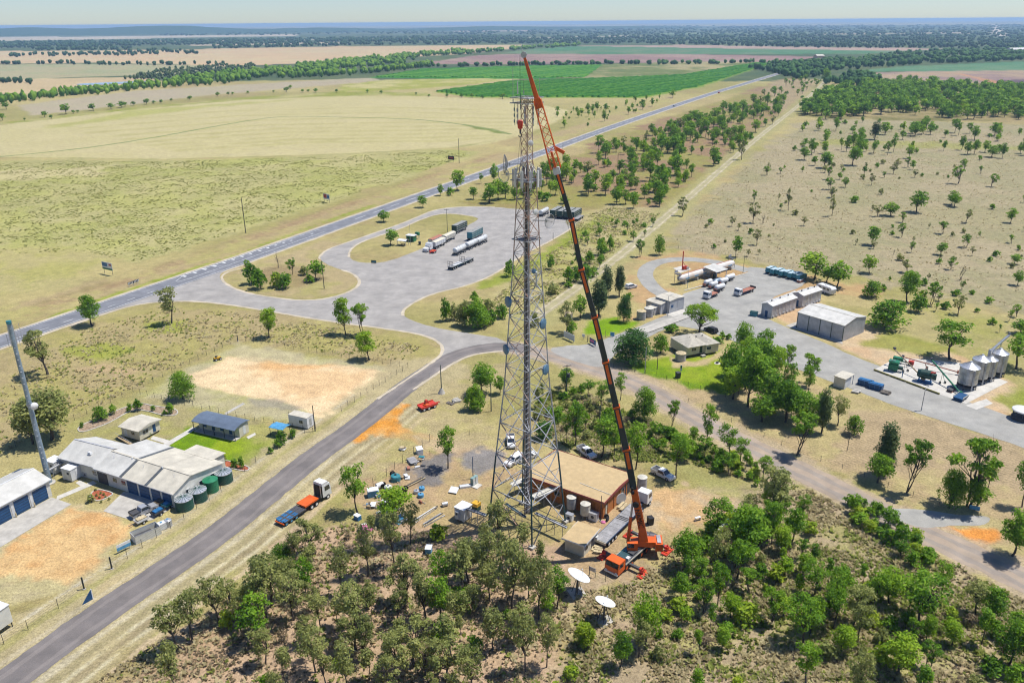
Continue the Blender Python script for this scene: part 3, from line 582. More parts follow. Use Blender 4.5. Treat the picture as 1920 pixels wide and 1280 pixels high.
CN = [(-1, -1), (1, -1), (1, 1), (-1, 1)]
def tp(c, z): a_ = thw(z); return Vector((CN[c][0]*a_, CN[c][1]*a_, z))
for c in range(4):
    lg = None
    for z0, z1, r_, m in ((0, 15.6, .17, 'steel_green'), (15.6, 29.8, .13, 'steel_grey'), (29.8, 53.4, .11, 'steel_grey'), (53.4, 66, .09, 'steel_rust'), (66, 69, .08, 'steel_rust'), (69, 79, .06, 'steel_rust')):
        mb = MB().tube(tp(c, z0), tp(c, z1), r_, r_*.9, 8)
        if lg is None: lg = mb.build('leg', 'steel_green', tower); mb2 = MB().box((*tp(c, 0)[:2], .2), (1.1, 1.1, .5)); mb2.build('footing', 'concrete', tower)
        else: mb.build('leg_section', m, lg)
PZ = [0, 8.5, 16, 22.5, 28.3, 33.6, 38.4, 42.8, 46.8, 50.5, 54, 57.2, 60.2, 63, 66, 69]+[69+1.43*k for k in range(1, 8)]
for i, (z0, z1) in enumerate(zip(PZ, PZ[1:])):
    m = 'steel_grey' if z0 < 53 else 'steel_rust'; w = .16 if z0 < 20 else .12 if z0 < 50 else .085 if z0 < 69 else .06
    for c in range(4):
        d = (c+1) % 4; mm = m if (i+c) % 5 else ('steel_dark' if z0 < 53 else 'steel_rust')
        if c in (2, 3) and z0 < 53 and (i+c) % 2: mm = 'steel_rust'
        for p, q in ((tp(c, z0), tp(d, z1)), (tp(d, z0), tp(c, z1))): MB().beam(p, q, w, w*.7).build('diagonal_brace', mm, tower)
        MB().beam(tp(c, z1), tp(d, z1), w, w*.7).build('horizontal_brace', m, tower)
        if z0 < 33:                                   # secondary members to the middle of the panel
            zm = (z0+z1)/2; mid = (tp(c, zm)+tp(d, zm))/2
            for e, f in ((c, d), (d, c)): MB().beam(tp(e, zm), tp(e, z0).lerp(tp(f, z1), .27), w*.6).build('secondary_brace', 'steel_grey', tower)
    if 8 < z0 < 66 and i % 2: MB().beam(tp(0, z0), tp(2, z0), w*.7).build('plan_brace', m, tower)
lad = box('cable_ladder', (0, 0, 36), (.06, .06, 66), 'steel_grey', tower)
for k in range(64): MB().beam((-.82, -.12, 3.4+k*1.03), (.82, -.12, 3.4+k*1.03), .07, .09).build('rung', 'steel_grey', lad)
for k in range(21):
    x = -.80+k*.08; MB().tube((x, 0.06*math.sin(k*2.2), 2.6), (x, .06*math.sin(k*2.2), 68.5-(k % 4)*5), .052, n=6).build('cable', ('cable_black', 'steel_grey', 'mesh_grey', 'cable_black', 'steel_rust')[k % 5], tower)
for k in range(4): MB().tube((.15+k*.12, .5, 10), (.15+k*.12, .35, 69), .055, n=6).build('cable', ('steel_rust', 'cable_black', 'steel_grey', 'cable_black')[k], tower)
for z, a_ in ((66.2, 1.9), (56.4, 1.8)):
    for c in range(4):
        d = (c+1) % 4; MB().beam((CN[c][0]*a_, CN[c][1]*a_, z), (CN[d][0]*a_, CN[d][1]*a_, z), .10, .14).build('platform_rail', 'steel_grey', tower)
    MB().box((0, 0, z-.05), (a_*1.5, a_*1.5, .05)).build('platform_deck', 'steel_dark', tower)
for c in range(4):
    d = (c+1) % 4
    for z in (78.2, 79.0): MB().beam((CN[c][0]*1.9, CN[c][1]*1.9, z), (CN[d][0]*1.9, CN[d][1]*1.9, z), .09, .12).build('headframe_rail', 'steel_grey', tower)
    MB().beam((CN[c][0]*1.9, CN[c][1]*1.9, 78.2), (CN[(c+2) % 4][0]*1.9, CN[(c+2) % 4][1]*1.9, 78.25), .08).build('headframe_strut', 'steel_dark', tower)
MB().box((0, 0, 78.9), (2.6, 2.6, .06)).build('headframe_deck', 'steel_grey', tower)
twm = Matrix.Translation(TC) @ Matrix.Rotation(trz, 4, 'Z')
# panel antennas on their steel ring
ring = empty('antenna_ring', TC+Vector((0, 0, 66.4)), trz, 'white steel spoke ring carrying the panel antennas on the tower', 'antenna mount')
for k in range(12):
    a_ = k*math.pi/6; p = Vector((2.0*math.cos(a_), 2.0*math.sin(a_), .2)); q = Vector((2.0*math.cos(a_+math.pi/6), 2.0*math.sin(a_+math.pi/6), .2))
    MB().beam(p, q, .08).build('ring_rail', 'antenna_white', ring); MB().beam((.5*math.cos(a_), .5*math.sin(a_), 2.6), p+Vector((0, 0, .8)), .07).build('spoke', 'antenna_white', ring)
for k in range(10):
    a_ = k*math.pi/5+.3; e = empty('panel_antenna', twm @ Vector((2.15*math.cos(a_), 2.15*math.sin(a_), 65.2)), trz+a_, 'tall white panel antenna in the ring around the upper tower', 'antenna'); SHARED0.append((e, 'around the upper tower'))
    MB().box((.12, 0, 1.35), (.22, .42, 2.7)).build('radome', 'antenna_white', e); MB().tube((-.08, 0, -.5), (-.08, 0, 2.9), .05, n=6).build('mounting_pole', 'steel_grey', e); MB().box((0, 0, .05), (.12, .2, .2)).build('bracket', 'steel_dark', e)
def dish(px, py, z, r_, face, label, m='dish_blue', grid=False):
    """round microwave dish bolted to the tower, sighted at (px, py)"""
    d = ray(px, py); t = (TC.y+face[1])/d[1]; p = Vector((d[0]*t, d[1]*t, CAM_H+d[2]*t)); h = math.atan2(face[1], face[0])
    e = empty('microwave_dish' if not grid else 'grid_dish', p, h, label, 'dish antenna')
    prof = [(0, 0), (r_*.5, .08*r_), (r_*.85, .24*r_), (r_, .34*r_)]; n = 20
    if not grid:
        mb = MB(); prof2 = [(r_*.05, -.1*r_)]+[(a_, b_) for a_, b_ in prof[1:]]+[(r_, .62*r_), (r_*.96, .64*r_), (.02, .66*r_)]
        mb.lathe(prof2, n); me_ = mb.mesh('reflector', m, True)
        o = link('reflector', me_, e); o.rotation_euler = (0, R(90), 0)
    else:
        mb = MB()
        for k in range(-6, 7):
            y = k/6.5*r_; hh = math.sqrt(max(0, r_*r_-y*y)); pts = [(.34*r_*((y*y+zz*zz)/r_**2), y, zz) for zz in np.linspace(-hh, hh, 7)]
            for a_, b_ in zip(pts, pts[1:]): mb.tube(a_, b_, .025, n=4, cap=False)
        o = mb.build('reflector_grid', 'mesh_grey', e); o['kind'] = 'stuff'; mb = MB(); ps = [(.34*r_, r_*math.cos(t_), r_*math.sin(t_)) for t_ in np.linspace(0, 6.283, 17)]
        for a_, b_ in zip(ps, ps[1:]): mb.tube(a_, b_, .05, n=5, cap=False)
        mb.build('rim', 'mesh_grey', e); MB().tube((.05, 0, 0), (.8*r_, 0, 0), .04, n=5).build('feed_horn', 'steel_grey', e)
    c_ = Vector((TC.x-p.x, TC.y-p.y, 0)); loc = Matrix.Rotation(-h, 3, 'Z') @ c_; a_ = loc.normalized()*max(.6, loc.length-thw(p.z)*.7)
    MB().beam((-.05, 0, 0), (a_.x, a_.y, 0), .12).build('mount_arm', 'steel_grey', e); MB().box((-.12*r_-.1, 0, 0), (.2, .3, .5)).build('radio_box', 'antenna_white', e)
dish(957, 565, 0, .95, (-1, -.55), 'blue shrouded dish on the left face, upper of two'); dish(952.5, 654, 0, .9, (-1, -.55), 'blue shrouded dish on the left face, lower of two')
dish(1014, 606, 0, .95, (.95, -.6), 'pale blue dish on the right leg, upper of two'); dish(1019, 692, 0, .95, (.95, -.6), 'pale blue dish on the right leg, lower of two')
dish(952, 308, 0, 1.5, (-1, .1), 'large white grid dish left of the panel antennas', 'dish_white', True); dish(948, 327, 0, 1.25, (-.8, -.8), 'grid dish facing the camera below the large white one', 'dish_white', True)
dish(1027, 414, 0, 1.2, (.8, -.75), 'grid dish on the right side above the rest area view', 'dish_white', True); dish(1003, 397, 0, .5, (.6, -.8), 'small round dish on the right platform of the tower', 'dish_white'); dish(994, 268, 0, .45, (.4, -1), 'tiny white dish on the thin upper mast', 'dish_white')
dish(987+13, 508, 0, .45, (.6, -.8), 'small blue dish right of the white cabinet on the tower')
p = twm @ Vector((-.1, -2.1, 48.4)); e = empty('antenna_cabinet', p, trz+R(45), 'long white panel cabinet fixed halfway up the tower front', 'antenna'); MB().box((0, 0, 1.3), (.42, .25, 2.7)).build('panel', 'antenna_white', e); MB().beam((0, .1, .3), (0, 1.4, .3), .08).build('bracket', 'steel_grey', e)
for k, (px, top, bot, r_, m) in enumerate([(962, 126, 192, .045, 'steel_grey'), (970.5, 153, 176, .10, 'antenna_white'), (1011, 145, 190, .03, 'steel_grey'), (976, 175, 205, .05, 'green_paint'), (982, 150, 176, .025, 'steel_dark')]):
    d = ray(px, bot); t = TC.y/d[1]; d2 = ray(px, top); z0 = CAM_H+d[2]*t; z1 = CAM_H+d2[2]/d2[1]*TC.y
    e = empty('whip_antenna', (d[0]*t, TC.y-.6, z0), 0, ('tallest thin grey whip aerial at the left of the tower top', 'thick white tube aerial standing on the tower top', 'thin whip aerial right of the tower top beside the jib', 'short green aerial at the left of the headframe', 'thin dark whip aerial near the crane hook')[k], 'antenna')
    MB().tube((0, 0, 0), (0, 0, z1-z0), r_, r_*.7, 6).build('rod', m, e); MB().box((0, 0, .3), (.14, .14, .5)).build('clamp', 'steel_grey', e)
for k in range(9):
    a_ = k*.7+.2; e = empty('dipole_aerial', twm @ Vector((1.9*math.cos(a_), 1.9*math.sin(a_), 75.2)), a_, 'thin dipole aerial hanging below the tower headframe', 'antenna'); SHARED0.append((e, 'below the headframe'))
    MB().tube((0, 0, -.4), (0, 0, 3.1), .05, n=5).build('pole', ('green_paint', 'steel_grey', 'steel_rust')[k % 3], e)
    for zz in (.2, 1.1, 2.0): MB().box((.12, 0, zz), (.25, .05, .5)).build('dipole', 'steel_grey', e)
MB().box((0, 0, 0), (.01, .01, .01)) if False else None
# cable bridges and steel at the tower base
def tray_bridge(A, Bq, z, w, label, m='steel_grey', n=4):
    a_, b_ = Vector(A), Vector(Bq); L_ = (b_-a_).length; e = empty('cable_bridge', (a_.x, a_.y, 0), ang(a_, b_), label, 'cable tray')
    MB().box((L_/2, 0, z), (L_, w, .12)).build('tray', m, e)
    for s_ in (-1, 1): MB().box((L_/2, s_*w/2, z+.12), (L_, .06, .22)).build('side_rail', 'steel_grey', e)
    for k in range(n): MB().tube((L_*(k+.5)/n, 0, 0), (L_*(k+.5)/n, 0, z), .06, n=6).build('support_post', 'steel_grey', e)
tray_bridge(g(868, 972), g(912, 988), 2.6, .6, 'narrow cable bridge from the white shelter to the left tower leg')
tray_bridge(g(1003, 985), g(1062, 1013), 2.8, .5, 'thin cable bridge from the tower to the small cream shed')
tray_bridge(g(1000, 958), g(1052, 935), 3.2, 1.6, 'wide covered cable bridge from tower to the brick building', 'tank_cream', 4)
tray_bridge(g(985, 905), g(1058, 932), 3.0, 1.3, 'wide cable bridge along the brick building wall', 'tank_cream', 5)
tray_bridge(g(948, 962), g(985, 988), 2.2, .5, 'short dark cable bridge inside the tower base', 'steel_green', 3)
tray_bridge(g(960, 930), g(985, 918), 2.6, 1.4, 'short pale platform at the back of the tower base', 'tank_cream', 3)
# ------------------------------------------------------------------ vehicles: shared pieces
WH = {}
def wheel(parent, x, y, r_=.48, w=.3, rim='white_paint'):
    k = (r_, w, rim)
    if k not in WH:
        mb = MB(); mb.tube((0, -w/2, 0), (0, w/2, 0), r_, n=14, mi=0); mb.tube((0, -w/2-.012, 0), (0, w/2+.012, 0), r_*.55, n=10, mi=1); WH[k] = mb.mesh('wheel', ['tyre', rim])
    return link('wheel', WH[k], parent, (x, y, r_))
def axles(parent, xs, half, r_=.48, w=.3, rim='white_paint'):
    for x in xs:
        for s_ in (-1, 1): wheel(parent, x, s_*half, r_, w, rim)
def ute(px, py, rz, label, m='white_paint', tray='white_paint', L_=5.3, wagon=False):
    p = g(px, py); e = empty('parked_car', p, rz, label, 'car'); W2 = .92
    MB().xprism([(-L_/2, .45), (-L_/2, 1.0), (-.35, 1.05), (1.15, 1.05), (L_/2-.15, .9), (L_/2, .65), (L_/2, .38), (L_/2-.6, .32), (-L_/2+.3, .36)], -W2, W2).build('body', m, e)
    b0 = -1.0 if not wagon else -L_/2+.15
    mb = MB(); vs = []
    for x, z, k in ((b0, 1.04, 1), (1.2, 1.04, 1), (.45, 1.72, .82), (b0+.2, 1.74, .82)):
        for s_ in (-1, 1): vs.append((x, s_*W2*.97*k, z))
    mb.add(vs, [(0, 1, 3, 2)[::-1], (4, 5, 7, 6)[::-1], (0, 2, 4, 6), (1, 7, 5, 3), (2, 3, 5, 4), (0, 6, 7, 1)]); cab_ = mb.build('cabin', m, e)
    MB().add([(1.22, -.80, 1.10), (1.22, .80, 1.10), (.52, .70, 1.68), (.52, -.70, 1.68)], [(0, 1, 2, 3)]).build('windscreen', 'glass', cab_)
    for s_ in (-1, 1): MB().add([(b0+.15, s_*.915, 1.12), (1.02, s_*.915, 1.12), (.42, s_*.785, 1.62), (b0+.25, s_*.785, 1.64)], [(0, 1, 2, 3)]).build('side_window', 'glass', cab_)
    if not wagon:
        tr = MB(); tr.box((-1.85, 0, 1.0), (1.7, 1.9, .06)); tr.box((-2.68, 0, 1.17), (.05, 1.9, .3)); tr.box((-1.85, .94, 1.17), (1.7, .05, .3)); tr.box((-1.85, -.94, 1.17), (1.7, .05, .3)); tr.build('tray', tray, e); box('tray_floor', (-1.85, 0, 1.04), (1.6, 1.78, .03), 'dark_grey', e)
    axles(e, (-1.5, 1.62), .82, .38, .25, 'silver_paint')
    for s_ in (-1, 1): box('headlight', (L_/2-.03, s_*.62, .78), (.08, .34, .16), 'silver_paint', e); box('mirror', (.75, s_*1.03, 1.15), (.14, .18, .16), 'black', e)
    return e
def cabover(parent, x, m='white_paint', h=2.6, d=1.7, z0=.75, sleeper=False):
    mb = MB(); mb.xprism([(x-d, z0), (x-d, h), (x-.35, h+.02), (x-.08, h*.62), (x, z0+.35), (x, z0-.25), (x-d*.5, z0-.2)], -1.18, 1.18); c = mb.build('cab', m, parent)
    MB().add([(x-.05, -1.0, h*.64), (x-.05, 1.0, h*.64), (x-.31, .98, h*.94), (x-.31, -.98, h*.94)], [(0, 1, 2, 3)]).build('windscreen', 'glass', c)
    for s_ in (-1, 1): MB().add([(x-d*.75, s_*1.19, h*.6), (x-.35, s_*1.19, h*.6), (x-.5, s_*1.19, h*.9), (x-d*.75, s_*1.19, h*.9)], [(0, 1, 2, 3)]).build('side_window', 'glass', c); box('headlight', (x+.02, s_*.85, z0+.1), (.06, .4, .2), 'silver_paint', c)
    box('bumper', (x+.04, 0, z0-.12), (.12, 2.3, .3), 'silver_paint', c)
    return c
def bonnet_cab(parent, x, m='white_paint', h=3.3):
    MB().xprism([(x-2.0, .9), (x-2.0, 1.95), (x-.2, 1.75), (x, 1.5), (x, .6), (x-.4, .55)], -1.0, 1.0).build('bonnet', m, parent)
    c = MB().xprism([(x-4.6, .9), (x-4.6, h+.4), (x-3.0, h+.5), (x-2.5, h*.86), (x-1.95, 1.9), (x-1.95, .9)], -1.22, 1.22).build('cab', m, parent)
    MB().add([(x-1.97, -1.05, 2.0), (x-1.97, 1.05, 2.0), (x-2.44, 1.0, h*.83), (x-2.44, -1.0, h*.83)], [(0, 1, 2, 3)]).build('windscreen', 'glass', c)
    for s_ in (-1, 1):
        MB().add([(x-3.3, s_*1.23, 1.95), (x-2.2, s_*1.23, 1.95), (x-2.5, s_*1.23, h*.8), (x-3.3, s_*1.23, h*.8)], [(0, 1, 2, 3)]).build('side_window', 'glass', c)
        MB().tube((x-4.75, s_*.95, .9), (x-4.75, s_*.95, h+.9), .09, n=6).build('exhaust_stack', 'silver_paint', parent); MB().tube((x-4.4, s_*.95, .8), (x-2.6, s_*.95, .8), .32, n=10).build('fuel_tank', 'silver_paint', parent)
        box('headlight', (x-.02, s_*.8, 1.1), (.1, .3, .25), 'silver_paint', parent)
    box('bumper', (x+.08, 0, .65), (.2, 2.4, .5), 'silver_paint', parent); return c
def flatdeck(parent, x0, x1, z, m, w=2.5, rail='dark_grey', t=.16):
    d = box('deck', ((x0+x1)/2, 0, z), (x1-x0, w, t), m, parent); n = max(3, int((x1-x0)/1.2))
    for s_ in (-.5, .5): MB().box(((x0+x1)/2, s_, z-.27), (x1-x0-.2, .14, .36)).build('chassis_rail', rail, parent)
    for k in range(1, n): box('plank_line', (x0+(x1-x0)*k/n, 0, z+t/2+.004), (.04, w*.98, .008), 'dark_grey', d)
    for s_ in (-1, 1): box('side_rave', ((x0+x1)/2, s_*(w/2+.02), z), (x1-x0, .05, t+.1), rail, d)
    return d
# ------------------------------------------------------------------ mobile crane
foot = g(1207, 1008, 3.4); dd = ray(982, 103); tip = Vector((dd[0]/dd[1]*123, 123, CAM_H+dd[2]/dd[1]*123)); hd = Vector((tip.x-foot.x, tip.y-foot.y, 0)).normalized(); nb = Vector((-hd.y, hd.x, 0))
if nb.y > 0: nb = -nb                                                   # side of the boom that faces the camera
def onboom(px, py): d = Vector(ray(px, py)); o = Vector((0, 0, CAM_H)); t = (foot-o).dot(nb)/d.dot(nb); return o+d*t
boomtop, knee = onboom(1043, 318), onboom(1007.5, 188)
fr, bk = g(1146, 1078), g(1226, 1008); fr.z = bk.z = 0; cc = (fr+bk)/2; crz = ang(bk, fr); CL = (fr-bk).length
crane = empty('mobile_crane', cc, crz, 'orange mobile crane with dark telescopic boom and lattice jib over the tower', 'crane')
hl = CL/2
box('chassis', (-.3, 0, 1.05), (CL-1.0, 1.5, .5), 'dark_grey', crane); dk = box('deck', (-.7, 0, 1.5), (CL-3.4, 2.7, .22), 'steel_dark', crane)
for s_ in (-1, 1): box('deck_edge', (-.7, s_*1.38, 1.5), (CL-3.4, .08, .26), 'tank_cream', dk)
cb = MB().xprism([(hl-2.2, .75), (hl-2.2, 2.75), (hl-.25, 2.75), (hl, 1.7), (hl+.05, .6), (hl-.4, .5)], -1.4, 1.4).build('cab', 'crane_orange', crane)
MB().add([(hl+.03, -1.25, 1.78), (hl+.03, 1.25, 1.78), (hl-.21, 1.2, 2.62), (hl-.21, -1.2, 2.62)], [(0, 1, 2, 3)]).build('windscreen', 'glass', cb)
for s_ in (-1, 1): MB().add([(hl-1.6, s_*1.41, 1.7), (hl-.25, s_*1.41, 1.7), (hl-.4, s_*1.41, 2.5), (hl-1.6, s_*1.41, 2.5)], [(0, 1, 2, 3)]).build('side_window', 'glass', cb); box('headlight', (hl+.06, s_*1.05, .9), (.08, .4, .2), 'white_paint', cb)
box('bumper', (hl+.1, 0, .62), (.2, 2.7, .3), 'white_paint', cb)
for k, (x, y, sx, sy, m) in enumerate([(3.0, -.3, 1.6, 1.7, 'steel_green'), (1.2, .5, 1.5, 1.2, 'dark_grey'), (1.4, -.8, 1.1, .9, 'teal_paint'), (3.2, .85, .8, .6, 'antenna_white'), (4.2, 0, .8, 2.3, 'crane_dark'), (-.6, -.9, .8, .7, 'antenna_white')]): box('deck_locker', (x, y, 1.75), (sx, sy, .3+.1*(k % 2)), m, crane)
axles(crane, [hl-2.8, hl-4.4, -.6, -2.2, -3.8], 1.2, .62, .45, 'crane_orange')
for x in (hl-3.6, -hl+2.2):
    for s_ in (-1, 1):
        ob = box('outrigger_beam', (x, s_*2.4, .95), (.5, 3.2, .42), 'dark_grey', crane); box('outrigger_box', (x, s_*3.9, .95), (.62, .8, .55), 'red_paint', ob); MB().tube((x, s_*4.1, .25), (x, s_*4.1, 1.6), .14, n=8).build('jack', 'red_paint', ob); box('pad', (x, s_*4.1, .13), (2.6, 1.2, .22), 'red_paint', ob)
        for q in (-.6, .6): box('pad_rib', (x+q, s_*4.1, .30), (.2, 1.0, .14), 'crane_orange', ob)
# slewing upper works: built in crane space from world directions
cinv = crane_m = (Matrix.Translation(cc) @ Matrix.Rotation(crz, 4, 'Z')).inverted()
def cl(v): return cinv @ Vector(v)
tt = Vector((foot.x, foot.y, 0))+hd*1.2
MB().tube(cl(tt+Vector((0, 0, 1.5))), cl(tt+Vector((0, 0, 1.95))), 1.15, n=20).build('turntable', 'dark_grey', crane)
uz = ang(Vector((0, 0, 0)), hd)-crz
def ubox(nm, f, s_, z, d, m, par=crane): q = cl(tt+hd*f-nb*s_+Vector((0, 0, z))); return MB().box(tuple(q), d, uz).build(nm, m, par)
ubox('superstructure', -.9, 0, 2.5, (4.0, 1.5, 1.1), 'crane_orange'); ubox('winch_housing', -2.6, 0, 2.7, (1.3, 1.9, .9), 'crane_orange'); ubox('counterweight', -3.9, 0, 2.4, (1.3, 2.9, 1.5), 'crane_orange'); ubox('counterweight_slab', -3.9, 0, 3.25, (.7, 2.3, .2), 'steel_grey'); ubox('boom_bracket', -.9, .55, 3.5, (1.3, .18, 1.2), 'crane_orange'); ubox('boom_bracket', -.9, -.55, 3.5, (1.3, .18, 1.2), 'crane_orange')
oc = ubox('operator_cab', .9, -1.4, 2.7, (1.9, .95, 1.5), 'crane_orange'); ubox('operator_window', 1.2, -1.89, 2.95, (1.1, .04, .8), 'glass', oc); ubox('operator_windscreen', 1.87, -1.4, 2.9, (.04, .8, .9), 'glass', oc)
for k in range(3): ubox('handrail', -.6-k*1.2, 1.2, 3.3, (1.0, .06, .06), 'white_paint')
bd = (boomtop-foot).normalized()
boom = MB().beam(cl(foot-bd*1.0), cl(onboom(1188, 915)), 1.25, 1.35, w2=1.12, h2=1.2).build('boom_base', 'crane_orange', crane)
cuts = [(1188, 915), (1174, 842), (1155.6, 762.6), (1135.5, 678.6), (1115, 594.7), (1090, 505.6), (1071.6, 413), (1043, 318)]
for k in range(7):
    a_, b_ = onboom(*cuts[k]), onboom(*cuts[k+1]); w0 = 1.04-.075*k; sct = MB().beam(cl(a_), cl(b_), w0, w0*1.12).build('boom_section', 'crane_dark', crane)
    if k: MB().beam(cl(a_-bd*.10), cl(a_+bd*.22), w0+.26, w0*1.12+.26).build('boom_collar', 'crane_orange', sct)
    if k != 6 or True:
        s0 = b_.lerp(a_, .04); s1 = b_.lerp(a_, .46); off = nb*(w0/2+.012); MB().beam(cl(s0+off), cl(s1+off), .02, w0*.55).build('orange_stripe', 'crane_orange', sct)
cyl0 = tt+hd*1.6+Vector((0, 0, 2.3)); cyl1 = foot+bd*9.2
MB().tube(cl(cyl0), cl(cyl0.lerp(cyl1, .55)), .30, n=10).build('lift_cylinder', 'crane_orange', crane); MB().tube(cl(cyl0.lerp(cyl1, .55)), cl(cyl1), .20, n=10).build('lift_ram', 'silver_paint', crane)
up_b = bd.cross(nb).normalized(); up_b = up_b if up_b.z > 0 else -up_b
wv_ = foot+bd*7.6+nb*.78; 
for k, (f, s_) in enumerate(((7.6, .55), (10.2, .32), (11.0, .28))): MB().tube(cl(foot+bd*f+nb*.55), cl(foot+bd*f+nb*.9), s_, n=12).build('boom_winch', 'black', crane)
MB().beam(cl(boomtop-bd*.7), cl(boomtop+bd*.3), .95, 1.05).build('boom_head', 'antenna_white', crane)
# lattice jib
jd = (tip-boomtop).normalized(); jn = nb; ju = jd.cross(jn).normalized(); jr = MB(); j0 = boomtop+bd*.2
jib = MB().beam(cl(knee), cl(tip), .62, .72, w2=.34, h2=.38).build('jib_tip_section', 'crane_orange', crane)
def jp(t, i, j): w = (.75-.22*t); return j0.lerp(knee, t)+jn*i*w+ju*j*w
for i, j in ((-1, -1), (1, -1), (1, 1), (-1, 1)): MB().tube(cl(jp(0, i, j)), cl(jp(1, i, j)), .085, n=6).build('jib_chord', 'crane_orange', crane)
NJ = 9
for k in range(NJ):
    t0, t1 = k/NJ, (k+1)/NJ
    for (i, j), (i2, j2) in (((-1, -1), (1, -1)), ((1, -1), (1, 1)), ((1, 1), (-1, 1)), ((-1, 1), (-1, -1))):
        if k % 2: (i, j), (i2, j2) = (i2, j2), (i, j)
        MB().tube(cl(jp(t0, i, j)), cl(jp(t1, i2, j2)), .05, n=5).build('jib_lacing', 'crane_orange', crane)
MB().beam(cl(knee-jd*1.2), cl(knee+jd*.3), .85, .95).build('jib_knuckle', 'crane_orange', crane); MB().beam(cl(j0+jd*3.2-hd*.7), cl(j0+jd*2.4-hd*1.9), .35, .5).build('jib_strut', 'crane_orange', crane); MB().beam(cl(j0+jd*.2), cl(j0+jd*2.6), 1.25, .3).build('jib_heel', 'crane_orange', crane)
MB().tube(cl(tip+nb*.2), cl(tip-nb*.2), .45, n=12).build('tip_sheave', 'silver_paint', crane); MB().tube(cl(tip+jd*.2), cl(tip+jd*1.6), .04, n=5).build('anemometer_mast', 'silver_paint', crane)
hookp = tip+hd*.55; hk = Vector((hookp.x, hookp.y, hookp.z-9.6))
for s_ in (-.1, .1): MB().tube(cl(hookp+nb*s_), cl(hk+nb*s_), .022, n=4).build('hoist_rope', 'cable_black', crane)
hb = empty('hook_block', hk, 0, 'red hook block hanging from the crane jib above the tower', 'crane hook'); MB().lathe([(.12, -.9), (.34, -.7), (.42, -.2), (.42, .3), (.2, .5)], 12).build('block', 'red_paint', hb); MB().tube((0, 0, -.9), (0, 0, -1.5), .12, n=6).build('shank', 'steel_dark', hb)
ps = [(.22*math.sin(t_), 0, -1.75+.25*math.cos(t_)) for t_ in np.linspace(.2, 4.8, 9)]; hkm = MB()
for a_, b_ in zip(ps, ps[1:]): hkm.tube(a_, b_, .07, n=6)
hkm.build('hook', 'steel_dark', hb)
for s_ in (-.5, .5): MB().tube((0, 0, -2), (s_, 0, -7.4), .02, n=4).build('sling', 'steel_dark', hb)
MB().tube(cl(tip+nb*.3), cl(foot+bd*3+up_b*.9), .02, n=4).build('rear_rope', 'cable_black', crane)
tx = text('boom_lettering', 'NAMIC', 1.25, 'black', crane, (0, 0, 0), (0, 0, 0)); X_ = -bd; Z_ = nb; Y_2 = Z_.cross(X_)
tx.matrix_basis = cinv @ (Matrix.Translation(foot+bd*4.6+nb*.66) @ Matrix((X_, Y_2, Z_)).transposed().to_4x4())
# ------------------------------------------------------------------ buildings: shared pieces
def gable(e, L_, Wd, eave, ridge, roofm, wallm, roff=0.0, over=.35, wname='wall', trim=None, z0=0.0):
    """gabled box, ridge along x; near wall at y = -Wd/2"""
    yr = roff; h = Wd/2
    w = MB().yprism([(-h, z0), (h, z0), (h, eave), (yr, ridge), (-h, eave)], -L_/2, L_/2).build(wname, wallm, e)
    out = []
    for s_ in (-1, 1):
        run = abs(s_*h-yr); sl = (ridge-eave)/run; ye = s_*(h+over); ze = eave-sl*over; vs = []
        for x in (-L_/2-over, L_/2+over):
            for y, z in ((yr, ridge), (ye, ze)): vs += [(x, y, z+.02), (x, y, z+.14)]
        o = MB().add(vs, [(0, 2, 6, 4), (1, 5, 7, 3), (0, 1, 3, 2), (4, 6, 7, 5), (2, 3, 7, 6), (0, 4, 5, 1)]).build('roof_slope', roofm, e); out.append(o)
        if trim: box('gutter', (0, ye+s_*.06, ze+.05), (L_+2*over, .12, .16), trim, o)
    MB().beam((-L_/2-over, yr, ridge+.16), (L_/2+over, yr, ridge+.16), .35, .06).build('ridge_cap', trim or roofm, e)
    return w, out
def pane(e, x, y, z, w, h, face='front', m='glass', name='window', d=.05, frame_='white_paint'):
    f = {'front': (x, y-d/2, z, w, d, h), 'back': (x, y+d/2, z, w, d, h), 'right': (x+d/2, y, z, d, w, h), 'left': (x-d/2, y, z, d, w, h)}[face]
    o = box(name, f[:3], f[3:], frame_ if m == 'glass' else m, e)
    if m == 'glass':
        if face in ('front', 'back'):
            s_ = -1 if face == 'front' else 1
            for k in (-1, 1): box('pane', (x+k*w*.24, f[1]+s_*.03, z), (w*.44, .03, h*.86), 'glass', o)
        else:
            s_ = 1 if face == 'right' else -1
            for k in (-1, 1): box('pane', (f[0]+s_*.03, y+k*w*.24, z), (.03, w*.44, h*.86), 'glass', o)
    return o
def slats(e, x0, x1, y, z, h, n, m, name='panel'):
    for k in range(n): box(name, (x0+(x1-x0)*(k+.5)/n, y, z), ((x1-x0)/n-.05, .06, h), m, e)
